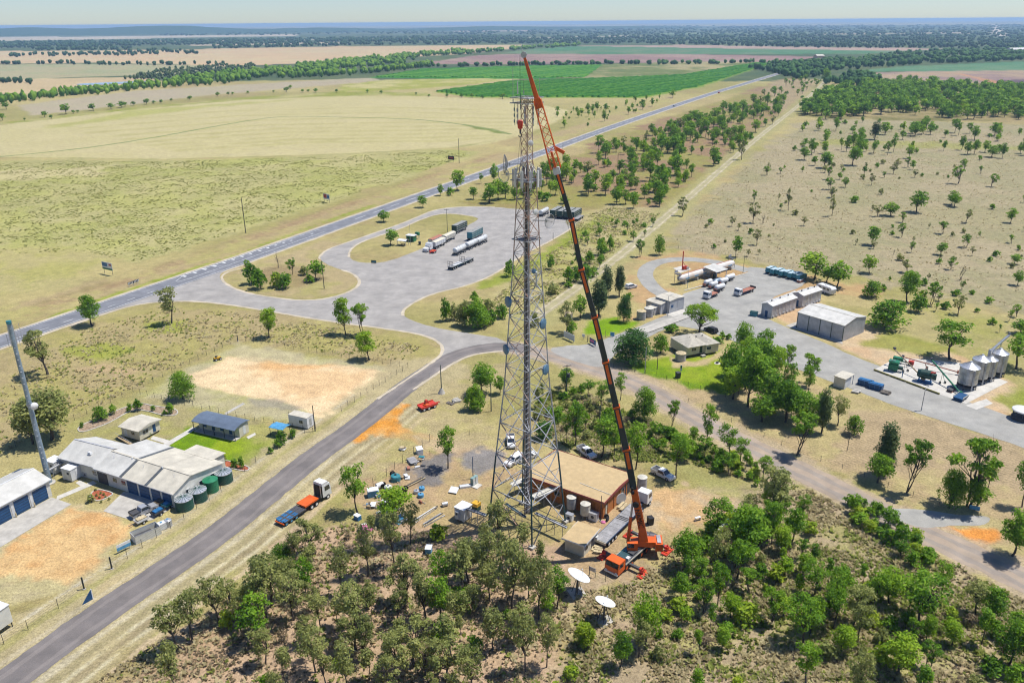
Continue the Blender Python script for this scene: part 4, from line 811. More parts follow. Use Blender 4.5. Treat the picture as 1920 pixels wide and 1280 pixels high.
def watertank(px, py, r_, h, label, m='green_tank', roof='zinc_roof', ribs=0, stand=0.0, cat='water tank', name='water_tank', group=None):
    p = g(px, py); e = empty(name, p, random.uniform(0, 6), label, cat, group); z = stand
    MB().lathe([(r_, z+.02), (r_, z+h*.33), (r_*1.012, z+h*.34), (r_, z+h*.36), (r_, z+h*.66), (r_*1.012, z+h*.67), (r_, z+h*.69), (r_, z+h)], 28).build('tank_wall', m, e, smooth=False)
    rf = MB().lathe([(r_*1.04, z+h-.02), (r_*1.04, z+h+.05), (r_*.15, z+h+r_*.28), (r_*.12, z+h+r_*.33)], 28).build('roof', roof, e)
    for k in range(ribs):
        a_ = 6.283*k/ribs; MB().beam((r_*.14*math.cos(a_), r_*.14*math.sin(a_), z+h+r_*.30), (r_*1.04*math.cos(a_), r_*1.04*math.sin(a_), z+h+.07), .07, .05).build('roof_rib', 'green_tank' if m == 'green_tank' else 'steel_grey', rf)
    MB().tube((r_+.05, 0, 0), (r_+.05, 0, z+h), .05, n=6).build('downpipe', 'white_paint', e)
    if stand:
        for k in range(6): a_ = k*1.047; MB().beam((r_*.8*math.cos(a_), r_*.8*math.sin(a_), 0), (r_*.8*math.cos(a_), r_*.8*math.sin(a_), stand), .12).build('stand_leg', 'steel_grey', e)
        MB().lathe([(r_, stand-.12), (r_, stand+.01)], 20).build('stand_deck', 'timber_grey', e)
    return e
# ------------------------------------------------------------------ tower compound
c, rz, L_ = frame((983, 889), (1133.5, 941), 4.15, 12.4)
bb = empty('brick_building', c, rz, 'orange brick building with broad tan roof and red fascia beside the tower', 'building')
Lw, Ww = L_-.8, 11.8
MB().box((0, 0, 2.0), (Lw, Ww, 4.0)).build('wall', 'brick_orange', bb)
MB().yprism([(-6.3, 4.05), (0, 4.45), (6.3, 4.05), (6.3, 3.95), (-6.3, 3.95)], -L_/2, L_/2).build('roof', 'roof_tan', bb)
for y in (-6.34, 6.34): box('fascia', (0, y, 3.98), (L_+.1, .08, .34), 'fascia_red', bb)
for x in (-L_/2-.04, L_/2+.04): MB().yprism([(-6.38, 3.8), (6.38, 3.8), (6.38, 4.14), (0, 4.54), (-6.38, 4.14)], x-.04, x+.04).build('fascia', 'fascia_red', bb)
MB().beam((2, -3, 4.32), (L_/2, -3.4, 4.3), .12, .05).build('roof_pipe', 'tank_cream', bb)
for k in range(5): box('pilaster', (-Lw/2+Lw*(k+.5)/5, -Ww/2-.06, 1.95), (.35, .12, 3.9), 'brick_orange', bb); 
for k in range(4): box('pilaster', (Lw/2+.06, -Ww/2+Ww*(k+.7)/4.4, 1.95), (.12, .35, 3.9), 'brick_orange', bb)
pane(bb, Lw/2, -4.3, 1.3, 1.2, 2.5, 'right', 'cream_paint', 'door'); pane(bb, Lw/2, 2.3, 1.9, 1.6, 1.5, 'right'); pane(bb, Lw/2, 4.6, 1.5, 2.2, 2.8, 'right', 'dark_grey', 'roller_door')
for k, x in enumerate((-5.5, -1.5)): pane(bb, x, -Ww/2, 2.2, 1.4, 1.2, 'front')
def bl(x, y, z=0): return Matrix.Translation(c) @ Matrix.Rotation(rz, 4, 'Z') @ Vector((x, y, z))
def simple_ac(loc, rz_, label, m='antenna_white', s=1.0, cat='air conditioner'):
    e = empty('air_conditioner', loc, rz_, label, cat); box('casing', (0, 0, .75*s), (1.5*s, 1.0*s, 1.4*s), m, e); MB().tube((0, -.52*s, .8*s), (0, -.5*s, .8*s), .30*s, n=14).build('fan_grille', 'dark_grey', e)
    for sx in (-1, 1): box('foot', (sx*.6*s, 0, .03), (.12, .9*s, .06), 'dark_grey', e)
    box('lid', (0, 0, 1.47*s), (1.56*s, 1.06*s, .06), 'silver_paint', e); return e
for px, py, r_, h, m, lb in [(1071, 958, .95, 2.4, 'tank_concrete', 'grey tank on a stand against the brick wall, left one'), (1097, 970, .98, 2.3, 'tank_cream', 'cream tank on a stand against the brick wall, right one')]: watertank(px, py, r_, h, lb, m, 'tank_cream', 0, .9)
watertank(1203, 920, 1.0, 3.0, 'tall ribbed concrete-grey tank at the right corner of the brick building', 'tank_concrete', 'tank_cream', 0, .3)
simple_ac(g(1113, 974), rz, 'pale boxy air conditioner at the front corner of the brick building', s=1.15); simple_ac(g(1068, 974), rz, 'low white cooling unit beside the right tower leg', s=.95)
e = empty('cable_drum', g(1161, 942), rz+R(60), 'large pale cable drum leaning at the brick building entrance', 'cable drum'); MB().tube((0, -.5, 1.25), (0, .5, 1.25), .8, n=18).build('drum_core', 'timber_pale', e)
for s_ in (-1, 1): MB().tube((0, s_*.5, 1.25), (0, s_*.58, 1.25), 1.25, n=20).build('flange', 'antenna_white', e)
def crates(px, py, rz_, n, label, m='timber_pale', L0=2.2):
    e = empty('timber_pallets', g(px, py), rz_, label, 'pallets'); r2 = random.Random(px)
    for k in range(n): box('board', (r2.uniform(-.3, .3), (k % 3-1)*.75, .14+.26*(k//3)), (L0*r2.uniform(.7, 1), .6, .18), m, e, r2.uniform(-.12, .12)); box('runner', (r2.uniform(-.6, .6), (k % 3-1)*.75, .03+.26*(k//3)), (.12, .62, .06), 'timber_grey', e)
crates(1170, 952, rz+R(90), 6, 'pile of pale timber pallets at the brick building entrance', L0=2.8); crates(1120, 1032, rz+R(20), 6, 'scattered timber pallets beside the small cream shed')
for k, (px, py) in enumerate([(1137, 971), (1139, 976)]): 
    e = empty('loose_tyre', g(px, py), k, ('black tyre leaning on the brick corner, upper one', 'black tyre lying below another at the brick corner')[k], 'tyre'); MB().tube((0, -.15, .45), (0, .15, .45), .48, n=14).build('tread', 'tyre', e); MB().tube((0, -.17, .45), (0, .17, .45), .26, n=10).build('hub', 'dark_grey', e)
e = empty('pink_tarp', g(1131, 979), 0, 'small pink bundle on the ground at the brick corner', 'bundle'); MB().lathe([(.5, 0), (.45, .2), (.2, .35)], 9).build('fold', 'pink', e); MB().lathe([(.25, .3), (.1, .42)], 7).build('knot', 'pink', e)
for k, (px, py, top) in enumerate([(1126, 977, 929), (1110, 950, 926)]):
    e = empty('thin_mast', g(px, py), 0, ('tall thin dark mast at the front corner of the brick building', 'short thin mast beside the brick wall')[k], 'mast'); h = hgt(px, py, top); MB().tube((0, 0, 0), (0, 0, h), .09, .06, 7).build('pole', 'post_dark', e); box('base', (0, 0, .1), (.4, .4, .2), 'concrete', e)
c2, rz2, L2 = frame((1054.7, 1007), (1094, 1021), 3.1, 6.4); L2 = 4.6
sh = empty('cream_shed', c2, rz2, 'small cream shed with tan roof between tower and crane', 'shed')
MB().box((0, .2, 1.3), (L2-.7, 5.6, 2.6)).build('wall', 'cream_paint', sh); MB().yprism([(-3.2, 2.68), (3.2, 2.68), (3.2, 2.86), (-3.2, 3.0)], -L2/2, L2/2).build('roof', 'roof_tan', sh)
for s_ in (-1, 1): box('fascia', (s_*(L2/2+.03), 0, 2.75), (.06, 6.5, .28), 'antenna_white', sh)
box('fascia', (0, -3.23, 2.8), (L2+.1, .06, .3), 'antenna_white', sh)
pane(sh, L2/2-.35, .8, 1.3, .9, 2.0, 'right', 'dark_grey', 'door'); pane(sh, L2/2-.35, -1.6, 1.5, 1.0, .9, 'right'); box('vent_box', (L2/2-.1, 2.0, 1.5), (.5, .8, .7), 'antenna_white', sh)
# shelter with air conditioner, generator, cabinets
c3, rz3, L3 = frame((852.3, 950), (868.6, 956.6), 2.9, 2.6)
st = empty('equipment_shelter', c3, rz3, 'white box shelter with wall air conditioner left of the tower', 'shelter'); MB().box((0, 0, 1.55), (2.3, 2.6, 2.5)).build('wall', 'antenna_white', st); box('roof', (0, 0, 2.87), (2.5, 2.8, .14), 'white_paint', st); box('air_unit', (-.3, -1.5, 1.5), (.8, .4, 1.5), 'antenna_white', st); MB().tube((-.3, -1.72, 1.8), (-.3, -1.70, 1.8), .26, n=12).build('fan_grille', 'dark_grey', st)
for x in (-.9, .9):
    for y in (-1.1, 1.1): box('foot', (x, y, .15), (.25, .25, .3), 'concrete', st)
pane(st, 1.15, .3, 1.4, .8, 1.9, 'right', 'silver_paint', 'door')
e = empty('generator', g(893, 955), rz3, 'yellow generator box right of the white shelter', 'generator'); box('canopy', (0, 0, 1.35), (1.4, 1.3, .7), 'yellow_paint', e); box('housing', (0, 0, .55), (1.36, 1.26, .9), 'dark_green', e); box('skid', (0, 0, .06), (1.6, 1.4, .12), 'dark_grey', e); MB().tube((.4, .2, 1.7), (.4, .2, 2.1), .07, n=6).build('exhaust', 'steel_dark', e)
e = empty('green_cabinet', g(893, 909), rz3, 'pale green kiosk cabinet on a concrete plinth beside a thin post', 'cabinet'); box('plinth', (.2, -.3, .08), (1.9, 1.9, .16), 'concrete_pale', e)
for k in range(2): cbx = box('cabinet_body', (-.5+k*.02, (k-.5)*.9, 1.0), (.7, .85, 1.7), mat('pale_green', (.24, .36, .34), .5), e); box('door', (-.14+k*.02, (k-.5)*.9, 1.0), (.03, .7, 1.4), 'antenna_white', cbx)
e = empty('white_hatch', g(851, 922), rz3+.3, 'white metal sheet propped on a frame left of the cabinets', 'panel'); MB().add([(-.9, -.8, .35), (.9, -.8, .35), (.9, .8, .8), (-.9, .8, .8), (-.9, -.8, .30), (.9, -.8, .30), (.9, .8, .75), (-.9, .8, .75)], [(0, 1, 2, 3), (7, 6, 5, 4), (0, 4, 5, 1), (1, 5, 6, 2), (2, 6, 7, 3), (3, 7, 4, 0)]).build('sheet', 'white_paint', e)
for x in (-.7, .7): box('leg', (x, .6, .33), (.08, .08, .66), 'steel_grey', e)
e = empty('small_boat', g(874, 912), rz3+R(50), 'small upturned aluminium dinghy beside the drain', 'boat'); MB().yprism([(-.6, 0), (.6, 0), (.5, .4), (0, .6), (-.5, .4)], -1.4, .9).build('hull', 'silver_paint', e); MB().add([(.9, -.55, 0), (.9, .55, 0), (.9, 0, .55), (1.7, 0, .2)], [(0, 3, 2), (1, 2, 3), (0, 1, 3)]).build('bow', 'silver_paint', e)
# satellite dishes on the ground
def satdish(px, py, shadow, r_, tilt, az, label):
    p = g(px, py); h = 3.6; e = empty('satellite_dish', p, az, label, 'satellite dish'); prof = [(.05, 0)]+[(r_*t_, .30*r_*t_*t_) for t_ in (.25, .5, .75, 1)]; n = 32
    vs = []; fs = []
    for q, z in prof:
        for i in range(n): a_ = 6.2832*i/n; vs.append((q*math.cos(a_), q*math.sin(a_), z))
    m0 = len(vs)
    for q, z in prof:
        for i in range(n): a_ = 6.2832*i/n; vs.append((q*math.cos(a_), q*math.sin(a_), z-.06))
    for k in range(len(prof)-1):
        for i in range(n): j = (i+1) % n; fs += [(k*n+i, k*n+j, (k+1)*n+j, (k+1)*n+i), (m0+k*n+j, m0+k*n+i, m0+(k+1)*n+i, m0+(k+1)*n+j)]
    k = (len(prof)-1)*n
    for i in range(n): j = (i+1) % n; fs.append((k+i, k+j, m0+k+j, m0+k+i))
    mb = MB(); mb.add(vs, fs); o = mb.build('reflector', 'dish_white', e, (0, 0, h-.4), smooth=True); o.rotation_euler = (0, tilt, 0)
    rot = Matrix.Rotation(tilt, 3, 'Y'); f = rot @ Vector((0, 0, r_*.85)); base = Vector((0, 0, h-.4))
    fh = MB().tube(base+f*.98, base+f*1.05, .13, n=8).build('feed_horn', 'antenna_white', e)
    for i in range(3): a_ = 2.094*i+.5; MB().tube(base+rot @ Vector((r_*.72*math.cos(a_), r_*.72*math.sin(a_), .16*r_)), base+f, .025, n=5).build('feed_strut', 'silver_paint', fh)
    MB().tube((0, 0, 0), (0, 0, h-.45), .16, .14, 10).build('pedestal', 'steel_dark', e)
    for i in range(4): a_ = .785+1.571*i; MB().tube((1.0*math.cos(a_), 1.0*math.sin(a_), 0), (.25*math.cos(a_), .25*math.sin(a_), h-.9), .06, n=6).build('leg', 'steel_dark', e)
    for i in range(6): a_ = 1.047*i; MB().beam(rot @ Vector((.2*math.cos(a_), .2*math.sin(a_), -.25))+base, rot @ Vector((r_*.75*math.cos(a_), r_*.75*math.sin(a_), .1*r_))+base, .06).build('back_rib', 'steel_dark', e)
    box('pad', (0, 0, .06), (2.6, 2.6, .12), 'concrete', e)
satdish(1082, 1112, None, 2.05, R(28), R(20), 'larger white satellite dish tilted over its dark round shadow'); satdish(1132, 1162, None, 1.7, R(22), R(35), 'smaller white satellite dish nearer the bottom right')
# fence with notice board beside the crane
def fence(pts, gap, h, label, post='post_dark', wires=3, name='wire_fence', mesh=False, r_=.045, cat='fence', wm='wire'):
    P = resample(np.array([(lambda v: (v.x, v.y))(g(*p)) for p in pts]), gap, False); e = empty(name, (P[0][0], P[0][1], 0), 0, label, cat)
    Q = [Vector((x-P[0][0], y-P[0][1], 0)) for x, y in P]; pm = MB().tube((0, 0, 0), (0, 0, h), r_, n=5).mesh('post', post)
    for q in Q: link('post', pm, e, q)
    for k in range(wires):
        z = h*(.25+.7*k/max(1, wires-1)); mb = MB(); vs = []; fs = []
        for i, q in enumerate(Q): vs += [(q.x, q.y, z-.014), (q.x, q.y, z+.014)]; fs += [(2*i, 2*i+2, 2*i+3, 2*i+1)] if i < len(Q)-1 else []
        mb.add(vs, fs).build('wire', wm, e)
    return e
fence([(1105, 1078), (1135, 1090), (1170, 1112)], 2.2, 2.0, 'mesh fence stub with posts between crane and satellite dish', wires=4)
e = empty('notice_board', g(1110, 1080), R(-35), 'small grey notice board on two posts in front of the crane', 'sign'); box('board', (0, 0, 1.5), (1.3, .06, .8), 'clad_grey', e); [box('post', (s_*.6, .06, .95), (.07, .07, 1.9), 'post_dark', e) for s_ in (-1, 1)]
fence([(1085, 1142), (1120, 1165), (1160, 1190), (1175, 1150), (1140, 1115)], 3.5, 1.8, 'light wire fence around the smaller satellite dish', wires=3)
# flat-bed semi trailer under the boom
a_, b_ = g(1128, 1022), g(1204, 948); rz4 = ang(a_, b_); L4 = (b_-a_).length; e = empty('flatbed_truck', (a_+b_)/2, rz4, 'white truck with long empty grey flatbed trailer parked beside the crane', 'truck'); hl4 = L4/2
flatdeck(e, -hl4-.6, hl4-2.6, 1.35, 'deck_grey', 2.6, 'navy'); box('tail_board', (-hl4-.68, 0, 1.1), (.12, 2.5, .5), 'cream_paint', e)
for k in range(3): box('load_bar', (.5-k*.5, 0, 1.47), (.14, 2.4, .08), 'dark_grey', e)
cabover(e, hl4+2.0, 'white_paint', 3.2, 2.2, .9); axles(e, (-hl4+.6, -hl4+1.9, -hl4+3.2, hl4-2.2, hl4+.9), 1.08, .52, .36)
MB().box((hl4-.6, 0, .9), (4.6, .9, .3)).build('chassis', 'dark_grey', e)
ute(1243, 893, ang(g(1225, 884), g(1262, 902)), 'white dual-cab ute parked in the open right of the brick building'); ute(958, 832, ang(g(956, 815), g(960, 840)), 'white tray ute seen through the upper tower legs'); ute(964, 867, ang(g(975, 860), g(953, 874)), 'white car parked behind the tower nearest the gravel', wagon=True); ute(989, 860, ang(g(975, 866), g(1000, 855)), 'white car half hidden behind the tower cable column', wagon=True); ute(1100, 852, ang(g(1090, 846), g(1110, 860)), 'white ute showing only its roof behind the brick building')
def bin_(px, py, label, m='black', s=1.0, rz_=0.3):
    e = empty('wheelie_bin', g(px, py), rz_, label, 'bin'); MB().box((0, 0, .5*s), (.6*s, .7*s, .95*s), 0, 0, 1.12).build('bin_body', m, e); box('lid', (0, 0, 1.02*s), (.7*s, .8*s, .09*s), m, e); [MB().tube((-.3*s, q-.06, .12), (-.3*s, q+.06, .12), .12*s, n=8).build('wheel', 'tyre', e) for q in (-.25*s, .25*s)]; return e
bin_(1219, 982, 'black bin standing alone right of the crane boom foot', 'black', 1.5)
e = empty('pole_stack', g(1352, 985), R(48), 'stack of white antenna sections lying in the clearing', 'pipe stack')
for k in range(5): MB().beam((-3.2+.3*k, (k-2)*.45, .2+.25*(k % 2)), (2.8+.2*k, (k-2)*.42, .25), .32, .16).build('section', ('white_paint', 'antenna_white')[k % 2], e)
e = empty('pole_stack', g(1370, 972), R(30), 'short grey steel frames beside the white antenna sections', 'pipe stack')
for k in range(4): MB().beam((-1.6, (k-1.5)*.5, .3), (1.7, (k-1.5)*.45, .3+.2*k), .2).build('frame_bar', ('steel_grey', 'sky_blue')[k % 2], e)
e = empty('bench_frame', g(1308, 975), R(20), 'tiny white trestle left of the stacked antenna sections', 'trestle'); box('top', (0, 0, .7), (1.2, .5, .06), 'white_paint', e); [box('leg', (x, 0, .35), (.06, .5, .7), 'white_paint', e) for x in (-.5, .5)]
# ------------------------------------------------------------------ junk yard
jr_ = random.Random(4)
def junk(kind, px, py, label, m, s=1.0, rz_=None):
    e = empty(kind, g(px, py), jr_.uniform(0, 3) if rz_ is None else rz_, label, kind.replace('_', ' ').split(' ')[-1])
    if kind == 'junk_tank':
        MB().lathe([(.8*s, 0), (.82*s, .7*s), (.75*s, .9*s), (.3*s, 1.02*s)], 16).build('shell', m, e); MB().lathe([(.2*s, 1.0*s), (.2*s, 1.12*s)], 10).build('cap', 'black', e)
    elif kind == 'white_tank':
        MB().tube((-.7*s, 0, .55*s), (.7*s, 0, .55*s), .55*s, n=14).build('shell', m, e); box('cradle', (0, 0, .1), (1.2*s, .9*s, .2), 'steel_dark', e)
    elif kind == 'junk_drum':
        MB().tube((0, -.35*s, .6*s), (0, .35*s, .6*s), .3*s, n=12).build('core', 'dark_grey', e); [MB().tube((0, q*.35*s, .6*s), (0, q*.42*s, .6*s), .6*s, n=16).build('flange', m, e) for q in (-1, 1)]
    elif kind == 'junk_box':
        MB().box((0, 0, .5*s), (1.4*s, 1.0*s, 1.0*s), 0, 0, .94).build('case', m, e); box('lid', (.1, 0, 1.03*s), (1.5*s, 1.1*s, .07), 'white_paint', e)
    elif kind == 'pipe_bundle':
        for k in range(7): MB().tube((-2.6*s+jr_.uniform(-.5, .5), (k % 4-1.5)*.28, .12+.2*(k//4)), (2.6*s+jr_.uniform(-.6, .4), (k % 4-1.5)*.3+jr_.uniform(-.2, .2), .12+.2*(k//4)), .09, n=6).build('pipe', (m, 'timber_pale', 'steel_dark')[k % 3], e)
    elif kind == 'sheet_heap':
        for k in range(5): MB().box((jr_.uniform(-.6, .6), jr_.uniform(-.6, .6), .1+.12*k), (1.5*s*jr_.uniform(.6, 1), 1.1*s*jr_.uniform(.6, 1), .08), jr_.uniform(0, 3)).build('sheet', (m, 'antenna_white', 'silver_paint', 'timber')[k % 4], e)
    return e
for k in [('white_tank', 712, 914, 'white plastic tank at the top left of the junk row', 'white_paint', 1.1), ('junk_box', 699, 929, 'white and blue metal case left of the junk row', 'sky_blue', 1.5), ('junk_tank', 742, 900, 'round green tank with pale lid beside orange scrap', 'teal_paint', 1.3), ('junk_drum', 737, 893, 'black cable drum behind the round green tank', 'black', 1.0), ('junk_drum', 719, 914, 'black cable drum beside the white plastic tank', 'black', 1.0), ('junk_tank', 728, 918, 'white domed lid on the ground in the junk row', 'white_paint', 1.0), ('junk_drum', 726, 926, 'dark drum below the white domed lid', 'dark_grey', .9), ('sheet_heap', 759, 896, 'small heap of white sheets right of the green tank', 'white_paint', 1.0), ('pipe_bundle', 772, 907, 'long bundle of timber and steel poles at the gravel patch', 'timber', 1.2, R(48)), ('junk_drum', 760, 921, 'dark drum at the foot of the pole bundle', 'black', 1.0), ('junk_tank', 791, 918, 'pale blue drum on the dry grass', 'sky_blue', .75), ('junk_tank', 789, 931, 'bright blue drum left of the dry grass mound', 'sky_blue', .8), ('junk_tank', 781, 924, 'grey-blue drum between two blue drums', 'silver_paint', .75), ('junk_box', 787, 850, 'white crate at the top of the junk yard by the fence', 'white_paint', 1.3), ('sheet_heap', 776, 864, 'heap of grey rubble and sheets below the white crate', 'deck_grey', 1.8), ('sheet_heap', 785, 861, 'small pile of teal and white scraps by the gravel', 'teal_paint', 1.0), ('pipe_bundle', 797, 965, 'long white pipes stacked along the drain', 'white_paint', 1.3, R(52)), ('pipe_bundle', 812, 975, 'short grey pipes in the drain by the lime bush', 'steel_grey', .9, R(48)), ('sheet_heap', 705, 950, 'pale sheets heaped under the bright tree', 'white_paint', 1.6), ('junk_box', 725, 950, 'silver metal case under the bright tree', 'silver_paint', 1.4), ('sheet_heap', 685, 992, 'white and pink rubbish heap in the scrub edge', 'pink', 1.8), ('junk_box', 671, 973, 'blue crate in the shade below the tall green tree', 'blue_paint', .9), ('sheet_heap', 750, 977, 'blue-grey scrap heap beside the bright tree', 'sky_blue', 1.5), ('white_tank', 834, 948, 'small silver tank lying in the drain ditch', 'silver_paint', .8), ('junk_box', 804, 1035, 'pale blue panel half hidden in the scrub shade', 'sky_blue', 1.1), ('sheet_heap', 757, 843, 'lone pale board on the grass above the junk fence', 'timber_pale', .9)]: junk(*k)
for k in range(22):
    px, py = jr_.choice([(700, 945), (720, 930), (745, 910), (765, 885), (780, 870), (795, 940), (740, 960), (715, 965)]); px += jr_.uniform(-16, 16); py += jr_.uniform(-9, 9); sm = ('antenna_white', 'timber', 'silver_paint', 'dark_grey', 'sky_blue', 'timber_pale', 'tray_red')[k % 7]
    e = empty('scrap_piece', g(px, py), jr_.uniform(0, 6), 'small scrap piece strewn over the junk yard ground', 'scrap', 'scrap strewn over the junk yard'); box('piece', (0, 0, .12+.1*(k % 3)), (jr_.uniform(.4, 1.3), jr_.uniform(.25, .8), .2+.2*(k % 3)), sm, e); MB().tube((-.5, .3, .1), (jr_.uniform(.4, 1.2), .5, .15), .06, n=5).build('rod', 'steel_grey', e)
fence([(700, 912), (725, 893), (755, 868), (776, 853), (792, 840), (806, 828)], 2.4, 2.1, 'tall post and wire fence along the junk yard', wires=3, r_=.05)
fence([(806, 853), (850, 832), (880, 815)], 4.5, 1.3, 'low broken fence beside the junk yard tree', wires=2)
# ------------------------------------------------------------------ left complex
cA, rA, LA = frame((107.5, 856), (180, 875), 3.7, 9.8)
of = empty('office_building', cA, rA, 'long cream office and workshop block with grey metal roofs beside green tanks', 'building')
gable(of, LA-.6, 9.2, 3.6, 5.4, 'roof_pale', 'cream_clad', 0, .4, trim='clad_grey')
ofm = (Matrix.Translation(cA) @ Matrix.Rotation(rA, 4, 'Z')).inverted()
cB, rB, LB = frame((176, 876), (325, 925), 3.6, 13.4)
wg = empty('workshop_wing', ofm @ Vector((cB.x, cB.y, 0)), rB-rA); wg.parent = of
hB = 13.0/2
MB().yprism([(-hB, 0), (hB, 0), (hB, 3.5), (-2.0, 5.1), (-hB, 3.5)], -LB/2+.1, LB/2-.3).build('workshop_wall', 'cream_clad', wg)
for k, (x0, x1) in enumerate([(-LB/2-.2, -3.4), (-3.4, 4.0), (4.0, LB/2+.1)]):
    for s_ in (-1, 1):
        run = hB-2.0 if s_ < 0 else hB+2.0; sl = 1.6/run; ye = s_*(hB+.4); ze = 3.5-sl*.4; dz = .02+.0*k; vs = []
        for x in (x0+.02, x1-.02):
            for y, z in ((-2.0, 5.1), (ye, ze)): vs += [(x, y, z+.02), (x, y, z+.15)]
        MB().add(vs, [(0, 2, 6, 4), (1, 5, 7, 3), (0, 1, 3, 2), (4, 6, 7, 5), (2, 3, 7, 6), (0, 4, 5, 1)]).build('roof_slope', 'roof_cream' if k else 'roof_pale', wg)
for x in (-3.4, 4.0):
    for s_ in (-1, 1):
        run = hB-2.0 if s_ < 0 else hB+2.0; ye = s_*(hB+.4); sl = 1.6/run
        if s_ > 0 and x > 0: continue
        MB().beam((x, -2.0+s_*.3, 5.27-sl*.3), (x, ye, 3.5-sl*.4+.19), .75, .05).build('roof_strip', 'roof_strip', wg)
box('ridge_cap', (0, -2.0, 5.28), (LB+.2, .4, .06), 'roof_cream', wg); box('gutter', (0, -hB-.46, 3.42), (LB+.2, .12, .16), 'clad_grey', wg)
for k, (t_, w_) in enumerate([(.47, 2.9), (.62, 2.9), (.765, 2.5), (.90, 2.4)]):
    d_ = box('roller_door', (-LB/2+LB*t_, -hB-.04, 1.45), (w_, .08, 2.8), 'navy', wg)
    for q in range(4): box('slat', (-LB/2+LB*t_, -hB-.095, .45+.7*q), (w_, .03, .05), 'black', d_)
for t_ in (.25, .36): pane(wg, -LB/2+LB*t_, -hB, 2.0, 1.3, 1.1, 'front')
box('entrance_shade_panel', (-LB/2+1.9, -hB-.03, 1.35), (3.0, .06, 2.6), 'dark_grey', wg)  # flat dark panel: the shade of the entrance recess put into colour
for y in (-3, .5, 3.5): pane(wg, LB/2-.3, y, 2.2, 1.0, .8, 'right')
for k in range(5): MB().tube((-LB/2+2.5+k*4.4, -3.4+(k % 2), 4.6), (-LB/2+2.5+k*4.4, -3.4+(k % 2), 5.5), .12 if k % 2 else .05, n=7).build('roof_vent', 'white_paint', wg)
MB().box((4.5, hB+1.6, 1.7), (8.0, 3.4, 3.3)).build('rear_annex', 'cream_clad', wg); MB().yprism([(hB-.3, 3.62), (hB+3.6, 3.42), (hB+3.6, 3.54), (hB-.3, 3.76)], .2, 8.8).build('annex_roof', 'roof_cream', wg)
pane(of, LA/2-1.0, -4.6, 1.8, 1.6, 1.2, 'front'); simple_ac(g(163, 893), rA, 'small outdoor air unit against the office wall', 'silver_paint', .8)
MB().box((1.5, -2.5, 4.9), (.9, .6, .5), 0, 0, .8).build('skylight_dome', 'white_paint', of)
for k, (px, py, m, rb, rm, lb) in enumerate([(347, 952, 'green_tank', 14, 'zinc_roof', 'dark green rain tank nearest the workshop doors, ribbed silver roof'), (373.5, 936, 'green_tank', 14, 'zinc_roof', 'dark green rain tank second from the workshop doors, ribbed roof'), (397, 919, 'green_bright', 0, 'green_bright', 'plain bright green rain tank with green roof'), (421, 902, 'green_tank', 14, 'zinc_roof', 'dark green rain tank farthest from the workshop doors, ribbed roof')]): watertank(px, py, 1.72 if k != 2 else 1.5, 2.3 if k != 2 else 2.6, lb, m, rm, rb)
# blue-door shed
a_, b_ = g(5, 981), g(96, 931); r_ = ang(a_, b_); Lf = (b_-a_).length; d_ = (b_-a_).normalized(); a_ -= d_*5.0; Lf += 5.3; n_ = Vector((-d_.y, d_.x, 0)); wd = 9.0; e = empty('machinery_shed', (a_+d_*Lf/2)+n_*wd/2, r_, 'white shed with three dark blue roller doors at the left edge', 'shed')
gable(e, Lf, wd, 3.9, 5.2, 'roof_pale', 'cream_clad', 0, .35, trim='antenna_white')
for k in range(4):
    x = Lf/2-2.35-k*3.95; dr = box('roller_door', (x, -wd/2-.03, 1.6), (3.0, .06, 3.1), 'navy', e)
    for q in range(5): box('slat', (x, -wd/2-.075, .4+.62*q), (3.0, .03, .04), 'black', dr)
    box('bollard', (x-1.85, -wd/2-.5, .5), (.2, .2, 1.0), 'timber_pale', e); box('pier', (x-1.95, -wd/2-.04, 1.95), (.5, .08, 3.8), 'antenna_white', e)
# twin white cabins with a cable bridge
for k, (px, py, lb) in enumerate([(106, 882, 'white cabin nearer the monopole, left of two'), (137, 896, 'white cabin by the office wall, right of two')]):
    e = empty('white_cabin', g(px, py), rA, lb, 'cabin'); MB().box((0, 0, 1.5), (2.7, 2.5, 2.6)).build('wall', 'antenna_white', e); box('roof', (0, 0, 2.86), (2.85, 2.65, .12), 'white_paint', e); pane(e, 1.35, .3, 1.35, .85, 2.0, 'right', 'white_paint', 'door'); pane(e, .5, -1.25, 1.9, .6, .5, 'front', 'dark_grey', 'vent')
    for x in (-1.1, 1.1): box('skid', (x, 0, .1), (.3, 2.4, .2), 'concrete', e)
tray_bridge(g(95, 900), g(122, 884), 2.3, .5, 'short white cable bridge between monopole and cabins', 'antenna_white', 2)
mp = g(93, 905); mh = hgt(93, 905, 603); e = empty('monopole_tower', mp, R(30), 'tall tapering blue-grey monopole mast at the left edge', 'mast')
MB().tube((0, 0, 0), (0, 0, mh*.5), .58, .47, 14).build('lower_shaft', mat('mono_blue', (.28, .36, .43), .45, .3, .12), e); MB().tube((0, 0, mh*.5), (0, 0, mh), .47, .38, 14).build('upper_shaft', 'mono_blue', e); MB().tube((0, 0, mh*.99), (0, 0, mh+.25), .48, n=14).build('cap', 'teal_paint', e); MB().tube((0, 0, mh*.50), (0, 0, mh*.515), .58, n=14).build('joint_flange', 'steel_grey', e); MB().tube((0, 0, 0), (0, 0, .2), 1.2, n=12).build('footing', 'concrete', e)
for k in range(6): a2 = k*1.05; MB().tube((.95*math.cos(a2), .95*math.sin(a2), mh*.86), (.95*math.cos(a2), .95*math.sin(a2), mh*.94+(k % 3)*1.2), .04, n=5).build('whip', 'steel_grey', e); MB().beam((.4*math.cos(a2), .4*math.sin(a2), mh*.9), (.95*math.cos(a2), .95*math.sin(a2), mh*.9), .06).build('bracket', 'silver_paint', e)
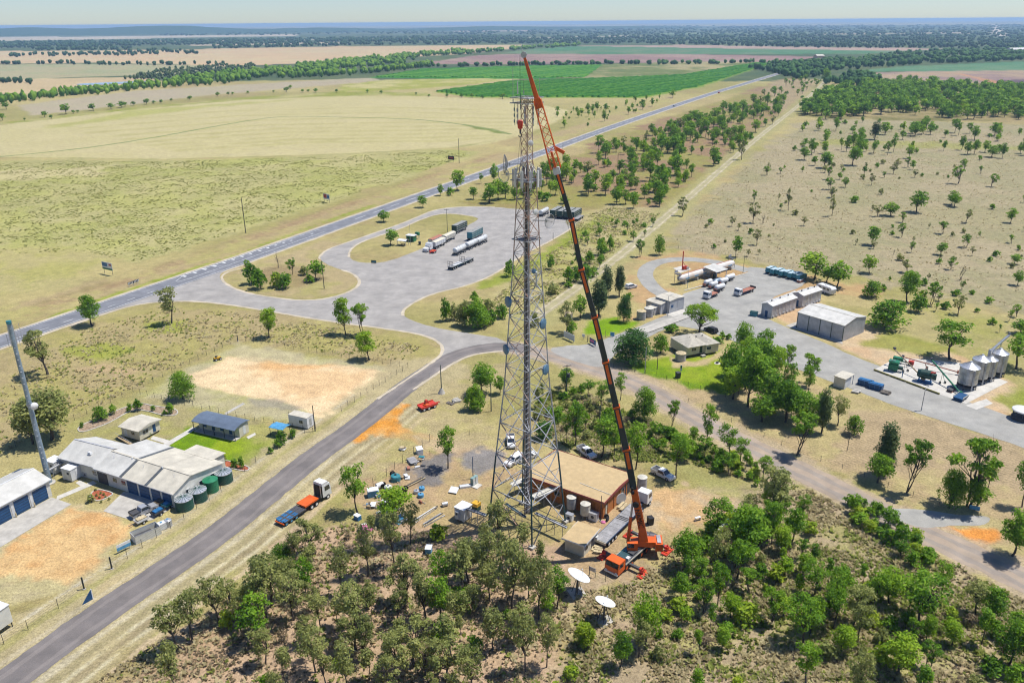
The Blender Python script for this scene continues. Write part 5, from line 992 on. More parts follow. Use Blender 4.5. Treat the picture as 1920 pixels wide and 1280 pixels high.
for k in range(26): MB().beam((0, -.78+.01*k, 2.5+k*1.3), (0, -1.0+.01*k, 2.5+k*1.3), .3, .05).build('climbing_step', 'steel_grey', e)
d = ray(66, 759); t = mp.y/d[1]; pz = CAM_H+d[2]*t; e = empty('microwave_dish', (mp.x+.95, mp.y-.35, pz), R(-30), 'white round dish on the right side of the monopole', 'dish antenna'); o = MB().lathe([(.1, -.15), (.45, -.05), (.75, .12), (.75, .42), (.05, .48)], 18).build('radome', 'dish_white', e, smooth=True); o.rotation_euler = (0, R(90), 0); MB().beam((-.9, 0, 0), (0, 0, 0), .14).build('arm', 'steel_grey', e)
# cottage, hall, portable, canopy
c, r_, L_ = frame((220, 797), (258.7, 807), 3.4, 6.9); e = empty('cream_cottage', c, r_, 'small cream cottage with low cream roof and access ramp', 'building'); MB().box((0, 0, 1.75), (L_-.9, 6.0, 2.5)).build('wall', 'cream_paint', e); MB().yprism([(-3.5, 3.1), (0, 3.75), (3.5, 3.1), (3.5, 3.0), (-3.5, 3.0)], -L_/2, L_/2).build('roof', 'roof_cream', e)
for x in (-2.4, 0, 2.4):
    for y in (-2.7, 2.7): box('stump', (x, y, .25), (.25, .25, .5), 'dark_grey', e)
pane(e, L_/2-.45, -1.2, 2.0, 1.6, 1.0, 'right'); pane(e, L_/2-.45, 1.3, 1.7, .8, 1.9, 'right', 'navy', 'door'); pane(e, -1.5, -3.0, 1.8, .9, 1.9, 'front', 'antenna_white', 'door'); pane(e, .9, -3.0, 2.0, 1.1, .9, 'front'); MB().add([(-3.2, -3.3, .9), (2.6, -4.2, .05), (2.6, -5.2, .05), (-3.2, -4.4, .9), (-3.2, -3.3, .8), (2.6, -4.2, .0), (2.6, -5.2, .0), (-3.2, -4.4, .8)], [(3, 2, 1, 0), (4, 5, 6, 7), (0, 1, 5, 4), (2, 3, 7, 6), (1, 2, 6, 5), (3, 0, 4, 7)]).build('ramp', 'timber', e); MB().beam((-3.2, -4.4, 1.8), (2.6, -5.2, 1.0), .06).build('ramp_rail', 'steel_grey', e)
c, r_, L_ = frame((357.5, 786), (438.7, 804.5), 3.3, 5.4); e = empty('blue_roof_hall', c, r_, 'long hall with curved blue-grey roof and front verandah on the lawn', 'building'); MB().box((0, .75, 1.4), (L_-.7, 3.2, 2.6)).build('wall', 'cream_paint', e)
pr = [(-2.7, 2.75), (-1.4, 3.25), (0, 3.45), (1.4, 3.35), (2.7, 3.0)]
for (y0, z0), (y1, z1) in zip(pr, pr[1:]): MB().yprism([(y0, z0), (y1, z1), (y1, z1+.10), (y0, z0+.10)], -L_/2, L_/2).build('roof_sheet', 'roof_blue', e)
for s_ in (-1, 1): MB().yprism([(-2.4, 2.6), (2.35, 2.6), (2.35, 3.02), (0, 3.42), (-1.4, 3.2)], s_*(L_/2-.5)-.03, s_*(L_/2-.5)+.03).build('gable_infill', 'cream_paint', e)
for k in range(5): box('verandah_post', (-L_/2+.3+(L_-.6)*k/4, -2.5, 1.35), (.12, .12, 2.7), 'post_dark', e)
for k in range(4): pane(e, -L_/2+2.2+k*2.6, -.85, 1.5, .9 if k % 2 else 1.1, 2.0 if k % 2 else 1.2, 'front', 'navy', 'door')
box('verandah_floor', (0, -1.7, .1), (L_-.5, 1.8, .2), 'concrete', e); pane(e, L_/2-.35, .8, 1.4, .9, 2.0, 'right', 'antenna_white', 'door'); simple_ac(g(462, 810), r_, 'air unit beside the right end of the blue-roofed hall', 'antenna_white', .7)
c, r_, L_ = frame((540, 776.5), (575, 784), 3.0, 2.5); e = empty('portable_cabin', c, r_, 'white portable site cabin at the sand arena corner', 'cabin'); MB().box((0, 0, 1.55), (L_, 2.5, 2.7)).build('wall', 'white_paint', e); box('roof', (0, 0, 2.95), (L_+.1, 2.6, .1), 'roof_cream', e); pane(e, .9, -1.25, 1.7, 1.1, .9, 'front'); pane(e, L_/2, 0, 1.5, .8, 1.9, 'right', 'silver_paint', 'door'); [box('skid', (x, 0, .1), (.3, 2.3, .2), 'dark_grey', e) for x in (-L_/3, L_/3)]
e = empty('shade_canopy', g(526, 815), rA, 'small blue shade canopy over a table by the fence', 'canopy'); MB().yprism([(-1.5, 2.3), (0, 2.55), (1.5, 2.3), (1.5, 2.38), (0, 2.63), (-1.5, 2.38)], -2, 2).build('canopy_roof', 'sky_blue', e); [box('post', (x, y, 1.15), (.09, .09, 2.3), 'post_dark', e) for x in (-1.8, 1.8) for y in (-1.3, 1.3)]; box('table_top', (0, 0, .75), (1.8, .8, .06), 'timber', e); [box('bench', (0, s_*.75, .45), (1.8, .25, .05), 'timber', e) for s_ in (-1, 1)]; [box('table_leg', (x, 0, .37), (.08, .6, .74), 'timber_grey', e) for x in (-.7, .7)]
# garden beds and their kerbs
def kerb_ring(pts, label, m='concrete_pale', fill=None, closed=True, h=.18):
    P = resample(chaikin(wp(pts), 2, closed), 1.0, closed); e = empty('garden_bed', (P[0][0], P[0][1], 0), 0, label, 'garden bed'); Q = [(x-P[0][0], y-P[0][1]) for x, y in P]; km = None
    for i in range(len(Q) if closed else len(Q)-1): a_, b_ = Q[i], Q[(i+1) % len(Q)]; MB().beam((*a_, h/2), (*b_, h/2), .22, h).build('kerb_stone', m, e)
    if fill and closed: MB().prism(Q, .01, .07).build('mulch', fill, e)
    return e
kerb_ring([(144, 805), (152, 811), (170, 806), (200, 795), (215, 787), (248, 768), (275, 770), (308, 780), (330, 779), (335, 771), (322, 765), (290, 762), (262, 755), (240, 762), (205, 775), (175, 788), (155, 796)], 'curved kerbed garden bed with shrubs behind the cottage', 'concrete_pale', mat('bed_soil', (.36, .26, .17), .95, 0, .25, 2))
kerb_ring([(165, 932), (180, 916), (214, 924), (208, 930), (184, 941)], 'kerbed red mulch bed in front of the workshop doors', 'concrete_pale', 'red_mulch'); kerb_ring([(400, 870), (420, 862), (450, 870), (470, 877), (462, 884), (440, 880)], 'small red mulch bed beside the farthest green tank', 'concrete_pale', 'red_mulch')
# vehicles and bits on the drive
ute(271, 961, ang(g(253, 965), g(290, 948)), 'silver-grey ute parked on the drive before the workshop', 'silver_paint', 'dark_grey')
def box_trailer(px, py, rz_, label, m, load=None):
    e = empty('box_trailer', g(px, py), rz_, label, 'trailer'); box('floor', (0, 0, .6), (2.4, 1.5, .08), m, e); [box('side_panel', (0, s_*.75, .8), (2.4, .05, .4), m, e) for s_ in (-1, 1)]; box('tail_panel', (-1.2, 0, .8), (.05, 1.5, .4), m, e); box('head_panel', (1.2, 0, .8), (.05, 1.5, .4), m, e); MB().beam((1.2, 0, .55), (2.6, 0, .5), .1).build('drawbar', 'steel_dark', e); axles(e, (0,), .88, .32, .2)
    if load: box('load', (0, 0, .9), (1.8, 1.1, .5), load, e)
    return e
box_trailer(266, 979, R(232), 'small white box trailer on the dirt beside the drive', 'white_paint', 'timber_pale'); box_trailer(297, 964, R(60), 'dark trailer with a blue tarp at the drive edge', 'dark_grey', 'blue_paint'); box_trailer(303, 944, R(60), 'small cart with pallets beside the roller doors', 'timber', 'timber_grey'); box_trailer(317, 949, R(60), 'small blue-green cart near the first green tank', 'teal_paint', 'sky_blue')
c, r_, L_ = g(275, 1006), ang(g(258, 1010), g(298, 993)), 5.0; e = empty('open_bin_enclosure', c, r_, 'open topped cream metal enclosure beside the street fence', 'enclosure'); [box('panel', (0, s_*1.1, .85), (4.8, .06, 1.7), 'cream_clad', e) for s_ in (-1, 1)]; [box('end_panel', (s_*2.4, 0, .85), (.06, 2.2, 1.7), 'antenna_white', e) for s_ in (-1, 1)]; box('waste_heap', (-.4, 0, .5), (3.2, 1.7, .8), 'dark_grey', e); [box('rail', (0, s_*1.1, 1.72), (4.9, .1, .06), 'steel_grey', e) for s_ in (-1, 1)]
for k, (px, py) in enumerate([(304, 991), (316, 985)]): e = empty('plastic_tank', g(px, py), r_, ('pale blue cube tank next to the cream enclosure', 'silver round tank right of the pale blue cube tank')[k], 'tank'); (MB().box((0, 0, .75), (1.5, 1.3, 1.3), 0, 0, .95) if not k else MB().lathe([(.75, 0), (.75, 1.3), (.5, 1.5)], 14)).build('shell', ('antenna_white', 'silver_paint')[k], e); box('cap', (0, 0, 1.5), (.3, .3, .15), 'sky_blue', e)
def sign(px, py, rz_, w, h, z, label, m, strips=(), n=2, txt=None, name='sign', post='steel_grey'):
    e = empty(name, g(px, py), rz_, label, 'sign'); b_ = box('board', (0, 0, z+h/2), (w, .08, h), m, e)
    for (x, zz, ww, hh, mm) in strips: box('print', (x*w, -.05, z+h*zz), (ww*w, .02, hh*h), mm, b_)
    for k in range(n): x = -w*.4+(w*.8*k/max(1, n-1) if n > 1 else w*.4); box('post', (x, .08, (z+h)/2), (.1, .1, z+h), post, e)
    if txt:
        for s_, size, x, zz, mm in txt: text('lettering', s_, size, mm, b_, (x*w, -.07, z+h*zz), (R(90), 0, 0))
    return e
sign(234, 1032, R(50), 2.6, 1.3, .5, 'blue and white board beside the street fence', 'white_paint', [(0, .3, 1, .5, 'sky_blue')])
e = empty('gate_sign', g(164, 1128), R(-35), 'triangular white and purple gate marker beside the dirt entrance', 'sign'); MB().yprism([(-.9, 0), (.9, 0), (.9, 1.9)], -.06, .06).build('board', 'navy', e); MB().beam((0, .98, 0), (0, .98, 2.0), .14).build('post', 'white_paint', e)
e = empty('raised_white_tank', g(2, 1182), rA, 'white ribbed box on dark legs cut by the left edge', 'tank'); MB().box((-1.2, 0, 2.6), (4.4, 3.2, 3.2)).build('body', 'cream_clad', e); box('roof', (-1.2, 0, 4.25), (4.6, 3.4, .12), 'white_paint', e); box('roof_edge', (-1.2, -1.72, 4.22), (4.6, .06, .25), 'blue_paint', e); [box('leg', (x, y, .5), (.12, .12, 1.0), 'post_dark', e) for x in (-3, -1.2, .8) for y in (-1.4, 1.4)]; MB().beam((-3, -1.4, .3), (.8, -1.4, .3), .07).build('brace', 'post_dark', e)
fence([(-40, 1235), (53, 1180), (110, 1140), (158, 1104)], 3.2, 1.9, 'wire fence along the street left of the dirt gateway', wires=4)
fence([(210, 1066), (320, 990), (415, 922), (480, 868), (550, 822), (592, 803)], 3.2, 1.9, 'wire fence along the street beside the green tanks', wires=4)
fence([(640, 771), (700, 730), (765, 690)], 2.6, 1.7, 'wire fence on the street side of the sand arena', wires=4); fence([(765, 690), (640, 670), (550, 655), (446, 638)], 2.6, 1.7, 'wire fence along the far side of the sand arena', wires=4); fence([(446, 638), (340, 690), (250, 735), (140, 788), (30, 838)], 3.0, 1.7, 'long wire fence running left of the arena and gardens', wires=4); fence([(250, 735), (331, 756), (460, 785), (587, 811)], 2.6, 1.5, 'wire fence between the sand arena and the blue-roofed hall', wires=3)
for px, py, top, lb in [(158, 1104, 1082, 'thick dark gate post left of the dirt gateway'), (210, 1066, 1044, 'thick dark gate post right of the dirt gateway'), (446, 640, 629, 'corner post at the far left of the arena')]:
    e = empty('gate_post', g(px, py), 0, lb, 'post'); h = hgt(px, py, top); MB().tube((0, 0, 0), (0, 0, h), .14, n=8).build('post', 'post_dark', e); MB().lathe([(.3, 0), (.3, .12)], 10).build('collar', 'concrete', e)
# low loader truck on the street verge
a_, b_ = g(527, 984), g(614, 927); rz5 = ang(a_, b_); L5 = (b_-a_).length; e = empty('low_loader_truck', (a_+b_)/2, rz5, 'white prime mover with orange and black low loader on the street verge', 'truck'); h5 = L5/2
box('goose_neck', (h5-5.4, 0, 1.45), (3.6, 2.5, .3), 'crane_orange', e); box('neck_web', (h5-5.4, 0, 1.0), (3.4, 1.2, .6), 'crane_orange', e); dk = box('low_deck', (h5-9.8, 0, .95), (5.4, 2.6, .3), 'steel_dark', e); [box('deck_ridge', (h5-9.8, s_*.8, 1.12), (5.4, .12, .06), 'dark_grey', dk) for s_ in (-1, 0, 1)]
box('rear_frame', (-h5+1.6, 0, .85), (3.6, 1.6, .35), 'blue_paint', e); box('tail_bar', (-h5-.3, 0, .7), (.15, 2.5, .25), 'crane_orange', e)
for x in (-h5+.4, -h5+1.7, -h5+3.0):
    for y in (-1.05, -.45, .45, 1.05): wheel(e, x, y, .5, .3, 'sky_blue')
    for s_ in (-1, 1): box('mudguard', (x, s_*.75, 1.08), (.9, 1.0, .06), 'blue_paint', e)
cabover(e, h5+.1, 'white_paint', 3.5, 2.4, .95); MB().xprism([(h5-2.3, 2.4), (h5-2.3, 4.1), (h5-.7, 4.0), (h5-.4, 3.4)], -1.15, 1.15).build('roof_fairing', 'white_paint', e); box('cab_back', (h5-2.36, 0, 2.2), (.06, 2.2, 2.6), 'black', e); box('chassis', (h5-3.2, 0, .9), (5.6, 1.0, .3), 'dark_grey', e); axles(e, (h5-1.0, h5-4.2, h5-5.5), 1.1, .52, .34); [MB().tube((h5-2.6, s_*.9, 1), (h5-2.6, s_*.9, 3.9), .09, n=6).build('exhaust_stack', 'silver_paint', e) for s_ in (-1, 1)]
e = empty('crane_dolly', g(802, 765), R(38), 'orange-red multi-axle crane dolly on the dry grass', 'trailer'); box('frame', (0, 0, .9), (4.6, 2.2, .3), 'red_paint', e); box('side_beam', (0, 1.15, 1.05), (4.6, .2, .5), 'red_paint', e); box('side_beam', (0, -1.15, 1.05), (4.6, .2, .5), 'red_paint', e); MB().lathe([(.8, 1.05), (.8, 1.35), (.4, 1.5)], 14, (-.4, 0, 0)).build('turntable', 'crane_orange', e); MB().xprism([(-.9, 1.4), (.3, 1.4), (-.1, 2.4), (-.6, 2.4)], -.35, .35).build('boom_rest', 'red_paint', e); axles(e, (-1.7, -.3, 1.4), 1.0, .5, .4); MB().beam((2.3, 0, .8), (3.6, 0, .7), .2).build('drawbar', 'red_paint', e)
crates(855, 752, R(30), 6, 'grey concrete slabs stacked on the grass near the dolly', 'concrete', 2.0); crates(845, 756, R(60), 3, 'low dark plank pile beside the grey slabs', 'timber_grey', 1.6)
def pole(px, py, top, label, m='pole_timber', arm=0, r_=.16, lamp=False, trans=False, name='power_pole', base=False, rz_=0.4):
    h = hgt(px, py, top); e = empty(name, g(px, py), rz_, label, 'pole' if not lamp else 'lamp post'); MB().tube((0, 0, 0), (0, 0, h), r_, r_*.7, 8).build('pole_shaft', m, e)
    for k in range(arm):
        z = h-.3-k*1.0; MB().box((0, 0, z), (2.4, .12, .14)).build('cross_arm', 'timber_grey', e); [MB().tube((x, 0, z+.07), (x, 0, z+.3), .06, n=6).build('insulator', 'antenna_white', e) for x in (-1.1, -.5, .5, 1.1)]
    if trans: MB().tube((.45, 0, h*.62), (.45, 0, h*.62+1.1), .38, n=12).build('transformer', 'dark_grey', e)
    if lamp: MB().tube((0, 0, h-.05), (1.0, 0, h+.35), .05, n=6).build('lamp_arm', m, e); MB().beam((1.0, 0, h+.35), (1.8, 0, h+.42), .22, .1).build('lamp_head', 'antenna_white', e)
    if base: MB().lathe([(1.0, 0), (.3, 1.4)], 10).build('base_mound', 'concrete', e)
    return e
pole(591, 808, 760, 'tall dark pole at the corner of the portable cabin', r_=.14); pole(543, 795, 772, 'thin dark pole at the left end of the portable cabin', r_=.09, m='post_dark'); pole(828, 737, 684, 'pole with concrete mound base beside the orange dolly', base=True, m='pole_green'); pole(921, 771, 718, 'plain green pole left of the tower', m='pole_green'); pole(1062, 746, 684, 'power pole with crossarms and transformer right of the tower', arm=2, trans=True, m='pole_green'); pole(1124, 800, 760, 'pole among the trees behind the brick building', m='pole_green'); pole(1209, 700, 651, 'grey pole beside the huge dark tree', m='steel_grey', r_=.12); pole(1232, 692, 669, 'short pole with white cap on the house lawn', r_=.12); pole(455+6, 437, 370, 'tall lone timber pole in the left field', r_=.2); pole(861, 306, 260, 'tall timber pole beside the dark sign across the highway', r_=.2); pole(608, 541, 489, 'timber pole at the right of the teardrop island', r_=.15); pole(839, 436, 392, 'lamp pole on the rest area island behind the trucks', m='pole_green', r_=.13, arm=1); pole(770, 460, 420, 'thin pole beside the toilet block', m='steel_grey', r_=.07); pole(1440, 661, 621, 'curved street lamp beside the depot road', m='pole_green', lamp=True, r_=.11); pole(1727, 770, 729, 'grey lamp post in front of the grain slab', m='steel_grey', lamp=True, r_=.11); pole(1251, 594, 555, 'street lamp in front of the grey depot sheds', m='steel_grey', lamp=True, r_=.09); pole(1289, 540, 500, 'thin pole in front of the long gas tank', m='sky_blue', r_=.07); pole(1393, 512, 479, 'thin pole at the right end of the long gas tank', m='dark_green', r_=.08); pole(866+390, 0+700, 690, 'short stub post on the house lawn edge', m='timber', r_=.1) if False else None
pole(887, 897, 856, 'dark pole beside the green cabinets', m='navy', r_=.10)
pole(805, 707, 697, 'small street sign pole at the road bend', m='steel_grey', r_=.05); pole(44, 645, 605, 'thin pole beside the highway right of the monopole top', m='steel_grey', r_=.07); pole(1037, 449, 436, 'small dark post at the rest area right edge', m='post_dark', r_=.12); pole(1055, 300, 268, 'distant pole on the highway right of the tower', r_=.15); pole(1158, 318, 288, 'dead stag pole among the strip trees', r_=.18)
# ------------------------------------------------------------------ rest area: shelters, road trains
e = empty('toilet_block', g(771.5, 452), R(-22), 'small green toilet block with pale roof on the rest area island', 'building'); MB().box((0, 0, 1.3), (3.6, 2.6, 2.6)).build('wall', 'green_paint', e); box('roof', (0, 0, 2.75), (4.4, 3.3, .14), 'antenna_white', e); pane(e, -.9, -1.3, 1.1, .9, 2.0, 'front', 'dark_green', 'door'); pane(e, .9, -1.3, 1.1, .9, 2.0, 'front', 'dark_green', 'door')
e = empty('picnic_shelter', g(756, 460), R(-22), 'white roofed picnic shelter beside the toilet block', 'shelter'); MB().yprism([(-1.7, 2.3), (0, 2.8), (1.7, 2.3), (1.7, 2.4), (0, 2.9), (-1.7, 2.4)], -2.2, 2.2).build('roof', 'white_paint', e); [box('post', (x, y, 1.15), (.12, .12, 2.3), 'steel_grey', e) for x in (-1.9, 1.9) for y in (-1.4, 1.4)]; box('table_top', (0, 0, .75), (1.8, .8, .07), 'timber', e); [box('bench', (0, s_*.8, .45), (1.8, .3, .06), 'timber', e) for s_ in (-1, 1)]; [box('table_leg', (x, 0, .37), (.1, .6, .74), 'timber_grey', e) for x in (-.6, .6)]
e = empty('water_cabinet', g(783, 447), R(-22), 'small green tank stand behind the toilet block', 'cabinet'); box('tank_body', (0, 0, 2.2), (1.8, 1.2, 1.3), 'green_paint', e); [box('leg', (x, y, .77), (.1, .1, 1.55), 'steel_grey', e) for x in (-.8, .8) for y in (-.5, .5)]
bin_(787, 459, 'dark bin on the gravel right of the toilet block', 'dark_grey', 1.4)
sign(701, 494, R(-15), 2.2, 1.1, .2, 'low dark green sign at the tip of the rest area island', 'dark_green', [(0, .5, .8, .3, 'teal_paint')])
RT = ang(g(*(857, 481)), g(915, 456))
def heading(a_, b_): return ang(g(*a_), g(*b_))
def trailer(px, py, rz_, kind, label, L_=9.5, m='tank_white', name='trailer'):
    e = empty(name, g(px, py), rz_, label, 'trailer'); h = L_/2
    if kind == 'tank':
        o = MB().lathe([(.02, -h+.12), (.7, -h+.05), (1.12, -h+.35), (1.15, -h+.6), (1.15, h-.6), (1.12, h-.35), (.7, h-.05), (.02, h-.12)], 20).build('barrel', m, e, (0, 0, 2.15), smooth=True); o.rotation_euler = (0, R(90), 0)
        for k in range(4): MB().tube((-h+1.2+k*(L_-2.4)/3, 0, 2.15), (-h+1.3+k*(L_-2.4)/3, 0, 2.15), 1.18, n=20).build('band', 'silver_paint', e)
        for k in range(3): MB().tube((-h+2+k*(L_-4)/2, 0, 3.25), (-h+2+k*(L_-4)/2, 0, 3.45), .25, n=10).build('hatch', 'silver_paint', e)
        box('chassis', (0, 0, .95), (L_-.3, 1.0, .25), 'dark_grey', e)
    elif kind == 'stock':
        box('floor', (0, 0, 1.15), (L_, 2.5, .2), 'dark_grey', e); box('roof_frame', (0, 0, 3.95), (L_, 2.5, .08), 'stock_crate', e); box('mid_deck', (0, 0, 2.5), (L_, 2.46, .1), m, e)
        for s_ in (-1, 1):
            for k in range(6): box('rail', (0, s_*1.22, 1.45+k*.45), (L_, .06, .26), m if k % 2 else 'stock_crate', e)
            for k in range(7): box('stanchion', (-h+L_*k/6, s_*1.25, 2.6), (.14, .08, 2.8), m, e)
        for s_ in (-1, 1): box('end_gate', (s_*h, 0, 2.6), (.08, 2.5, 2.8), m, e)
        for k in range(6): box('roof_bow', (-h+L_*(k+.5)/6, 0, 4.02), (.12, 2.5, .08), 'stock_crate', e)
    elif kind == 'tipper':
        MB().yprism([(-1.05, 1.2), (1.05, 1.2), (1.25, 1.5), (1.25, 3.1), (-1.25, 3.1), (-1.25, 1.5)], -h, h).build('body', m, e); MB().yprism([(-1.22, 3.1), (1.22, 3.1), (.9, 3.3), (0, 3.38), (-.9, 3.3)], -h, h).build('tarp', 'tray_red' if m == 'silver_paint' else 'cream_paint', e)
        for s_ in (-1, 1):
            for k in range(6): box('rib', (-h+.4+(L_-.8)*k/5, s_*1.28, 2.3), (.1, .08, 1.6), 'silver_paint', e)
        box('chassis', (0, 0, .95), (L_-.2, 1.0, .25), 'dark_grey', e)
    else:
        flatdeck(e, -h, h, 1.3, 'deck_grey', 2.5, 'dark_green')
        if kind == 'frames':
            for x in (-h+.2, h*.55):
                for y in (-1.15, -.4, .4, 1.15): box('frame_post', (x, y, 2.4), (.1, .1, 2.1), 'dark_grey', e)
                box('frame_top', (x, 0, 3.4), (.12, 2.5, .12), 'dark_grey', e); box('frame_mid', (x, 0, 2.4), (.1, 2.5, .1), 'dark_grey', e)
            for k in range(3): box('load_plate', (-h*.5+k*1.9, 0, 1.45), (1.2, 2.2, .12), 'antenna_white', e)
    axles(e, [-h+.7+1.25*k for k in range(3)]+([h-1.5] if kind != 'tank' else [h-1.2, h-2.4]), 1.08, .5, .36, 'silver_paint'); MB().beam((h, 0, .9), (h+1.3, 0, .85), .16).build('drawbar', 'dark_grey', e)
    return e
rz_ = heading((857, 479), (906, 455)); pt = [(862, 475), (884, 464.5), (902.5, 456.5)]
for k, (px, py) in enumerate(pt): trailer(px, py, rz_, 'tank', ('white tanker trailer at the front of the three-tank road train', 'white tanker trailer in the middle of the three-tank road train', 'white tanker trailer at the rear of the three-tank road train')[k], 8.4)
trailer(859, 500, heading((840, 508), (872, 494)), 'frames', 'flat trailer with upright dark steel frames nearest the camera', 11.0); trailer(879, 491, heading((840, 508), (880, 488)), 'flat', 'short dolly trailer behind the framed flat trailer', 3.6)
rr = heading((797, 471), (870, 436))
trailer(822, 463, rr, 'tipper', 'white and teal tipper trailer nearest the toilet island road', 9.0, 'antenna_white'); trailer(817, 458, rr, 'tipper', 'grey tipper trailer coupled behind the white prime mover', 9.0, 'silver_paint'); trailer(841.5, 451, rr, 'tipper', 'beige covered tipper trailer behind the grey one', 9.2, 'tank_cream')
trailer(862, 434, rr, 'stock', 'green livestock crate trailer at the top of the parked row', 10.5, 'dark_green'); trailer(891, 447, rr, 'stock', 'grey-green livestock crate trailer right of the beige tipper', 10.5, 'teal_paint')
e = empty('prime_mover', g(804, 470), rr+math.pi, 'white bonneted prime mover at the front of the tipper row', 'truck'); bonnet_cab(e, 3.2, 'white_paint', 2.9); box('chassis', (-1.0, 0, .85), (6.4, .9, .28), 'dark_grey', e); axles(e, (2.2, -2.2, -3.4), 1.05, .5, .34); box('fifth_wheel', (-2.8, 0, 1.1), (1.0, .9, .1), 'black', e)
e = empty('red_dolly', g(812, 474), rr, 'small red trailer dolly beside the white prime mover', 'trailer'); box('frame', (0, 0, .85), (2.8, 2.2, .25), 'red_paint', e); axles(e, (-.6, .6), 1.0, .5, .34); MB().beam((-1.4, 0, .8), (-2.8, 0, .75), .16).build('drawbar', 'red_paint', e); box('turntable', (0, 0, 1.05), (1.2, 1.2, .12), 'crane_orange', e)
fr_ = heading((1034, 408), (1052, 398))
for k, (px, py, lb) in enumerate([(1043, 405, 'green livestock trailer, leftmost of the four beyond the tower'), (1056, 406.5, 'green livestock trailer, second of the four beyond the tower'), (1068, 407.5, 'green livestock trailer hidden behind the crane boom'), (1079, 408.5, 'green livestock trailer, rightmost of the four beyond the tower')]): trailer(px, py, fr_, 'stock', lb, 10.5, 'dark_green')
trailer(1020, 403, fr_, 'tank', 'white tanker trailer seen just right of the tower', 9.0); trailer(1085, 412, fr_, 'flat', 'rusty flat trailer right of the livestock trailers', 9.0)
# cars on the highway
def small_car(px, py, rz_, label, m): return ute(px, py, rz_, label, m, wagon=True, L_=4.6)
small_car(1264, 200, heading((1250, 204), (1290, 190)), 'tiny pale car far along the highway', 'silver_paint'); small_car(1348, 175, heading((1330, 180), (1370, 167)), 'tiny red truck far along the highway', 'red_paint')
# signs and billboards
sign(204, 515, heading((195, 512), (213, 516)), 6.2, 3.0, 2.0, 'large billboard with photo and green base beside the field', 'white_paint', [(-.22, .66, .5, .5, 'blue_paint'), (.3, .72, .22, .24, 'sign_red'), (0, .12, 1, .24, 'green_paint')], 2, name='billboard', post='timber_grey')
sign(613, 380, heading((604, 378), (622, 382)), 5.6, 3.0, 1.8, 'small billboard with dark picture across the highway', 'white_paint', [(-.2, .55, .5, .7, 'sign_red'), (.28, .5, .36, .5, 'blue_paint')], 2, name='billboard', post='timber_grey')
sign(846, 304, heading((838, 303), (855, 305)), 5.4, 2.6, 1.6, 'dark billboard beside the tall pole across the highway', 'black', [(0, .5, .7, .3, 'sign_red')], 2, name='billboard', post='timber_grey')
e = empty('chevron_sign', g(251, 535), heading((240, 534), (262, 526)), 'black and white chevron board facing the junction', 'sign'); bo = box('board', (0, 0, 1.3), (5.2, .07, 1.0), 'black', e); [box('post', (x, .08, .7), (.1, .08, 1.4), 'steel_grey', e) for x in (-2, 0, 2)]
for k in range(8):
    x = -2.3+k*.62+(.0 if k < 4 else .1); s_ = -1 if k < 4 else 1; MB().add([(x, -.045, .85), (x+.22, -.045, .85), (x+.22+s_*.22, -.045, 1.3), (x+.22, -.045, 1.75), (x, -.045, 1.75), (x+s_*.22, -.045, 1.3)], [(0, 1, 2, 5), (5, 2, 3, 4)]).build('chevron', 'white_paint', bo)
sign(1067, 638, heading((1058, 632), (1078, 641)), 5.0, 2.0, .4, 'long white board beside the depot entrance', 'antenna_white', [(0, .5, .9, .05, 'silver_paint')], 3); sign(1111, 647, heading((1104, 642), (1118, 650)), 3.2, 1.6, .4, 'dark sign with pink and blue picture at the depot gate', 'navy', [(-.1, .55, .6, .5, 'pink'), (.3, .5, .25, .3, 'sky_blue')], 2); sign(1148, 632, R(-25), 1.3, 1.3, .3, 'small blue sign on the lawn beyond the depot gate', 'sky_blue', n=1); sign(1094, 636, R(-25), .9, .9, .8, 'small white gate sign beside the dark post', 'white_paint', n=1)
pole(1102, 641, 629, 'thick dark gate post left of the depot gate sign', m='post_dark', r_=.14); pole(1135, 632, 619, 'small red-topped marker on the depot lawn', m='timber', r_=.06)
fence([(1108, 652), (1124, 658), (1138, 668)], 2.6, 1.2, 'short pale gate panel beside the huge dark tree', wires=4, post='antenna_white')
e = empty('tractor_mower', g(408, 675), R(40), 'small green and black mower parked at the arena fence', 'mower'); box('body', (0, 0, .7), (1.8, .9, .5), 'yellow_paint', e); box('seat', (-.3, 0, 1.1), (.5, .5, .5), 'black', e); axles(e, (-.6, .7), .6, .38, .25); MB().tube((.3, 0, .9), (.1, 0, 1.4), .04, n=5).build('steering_column', 'black', e)
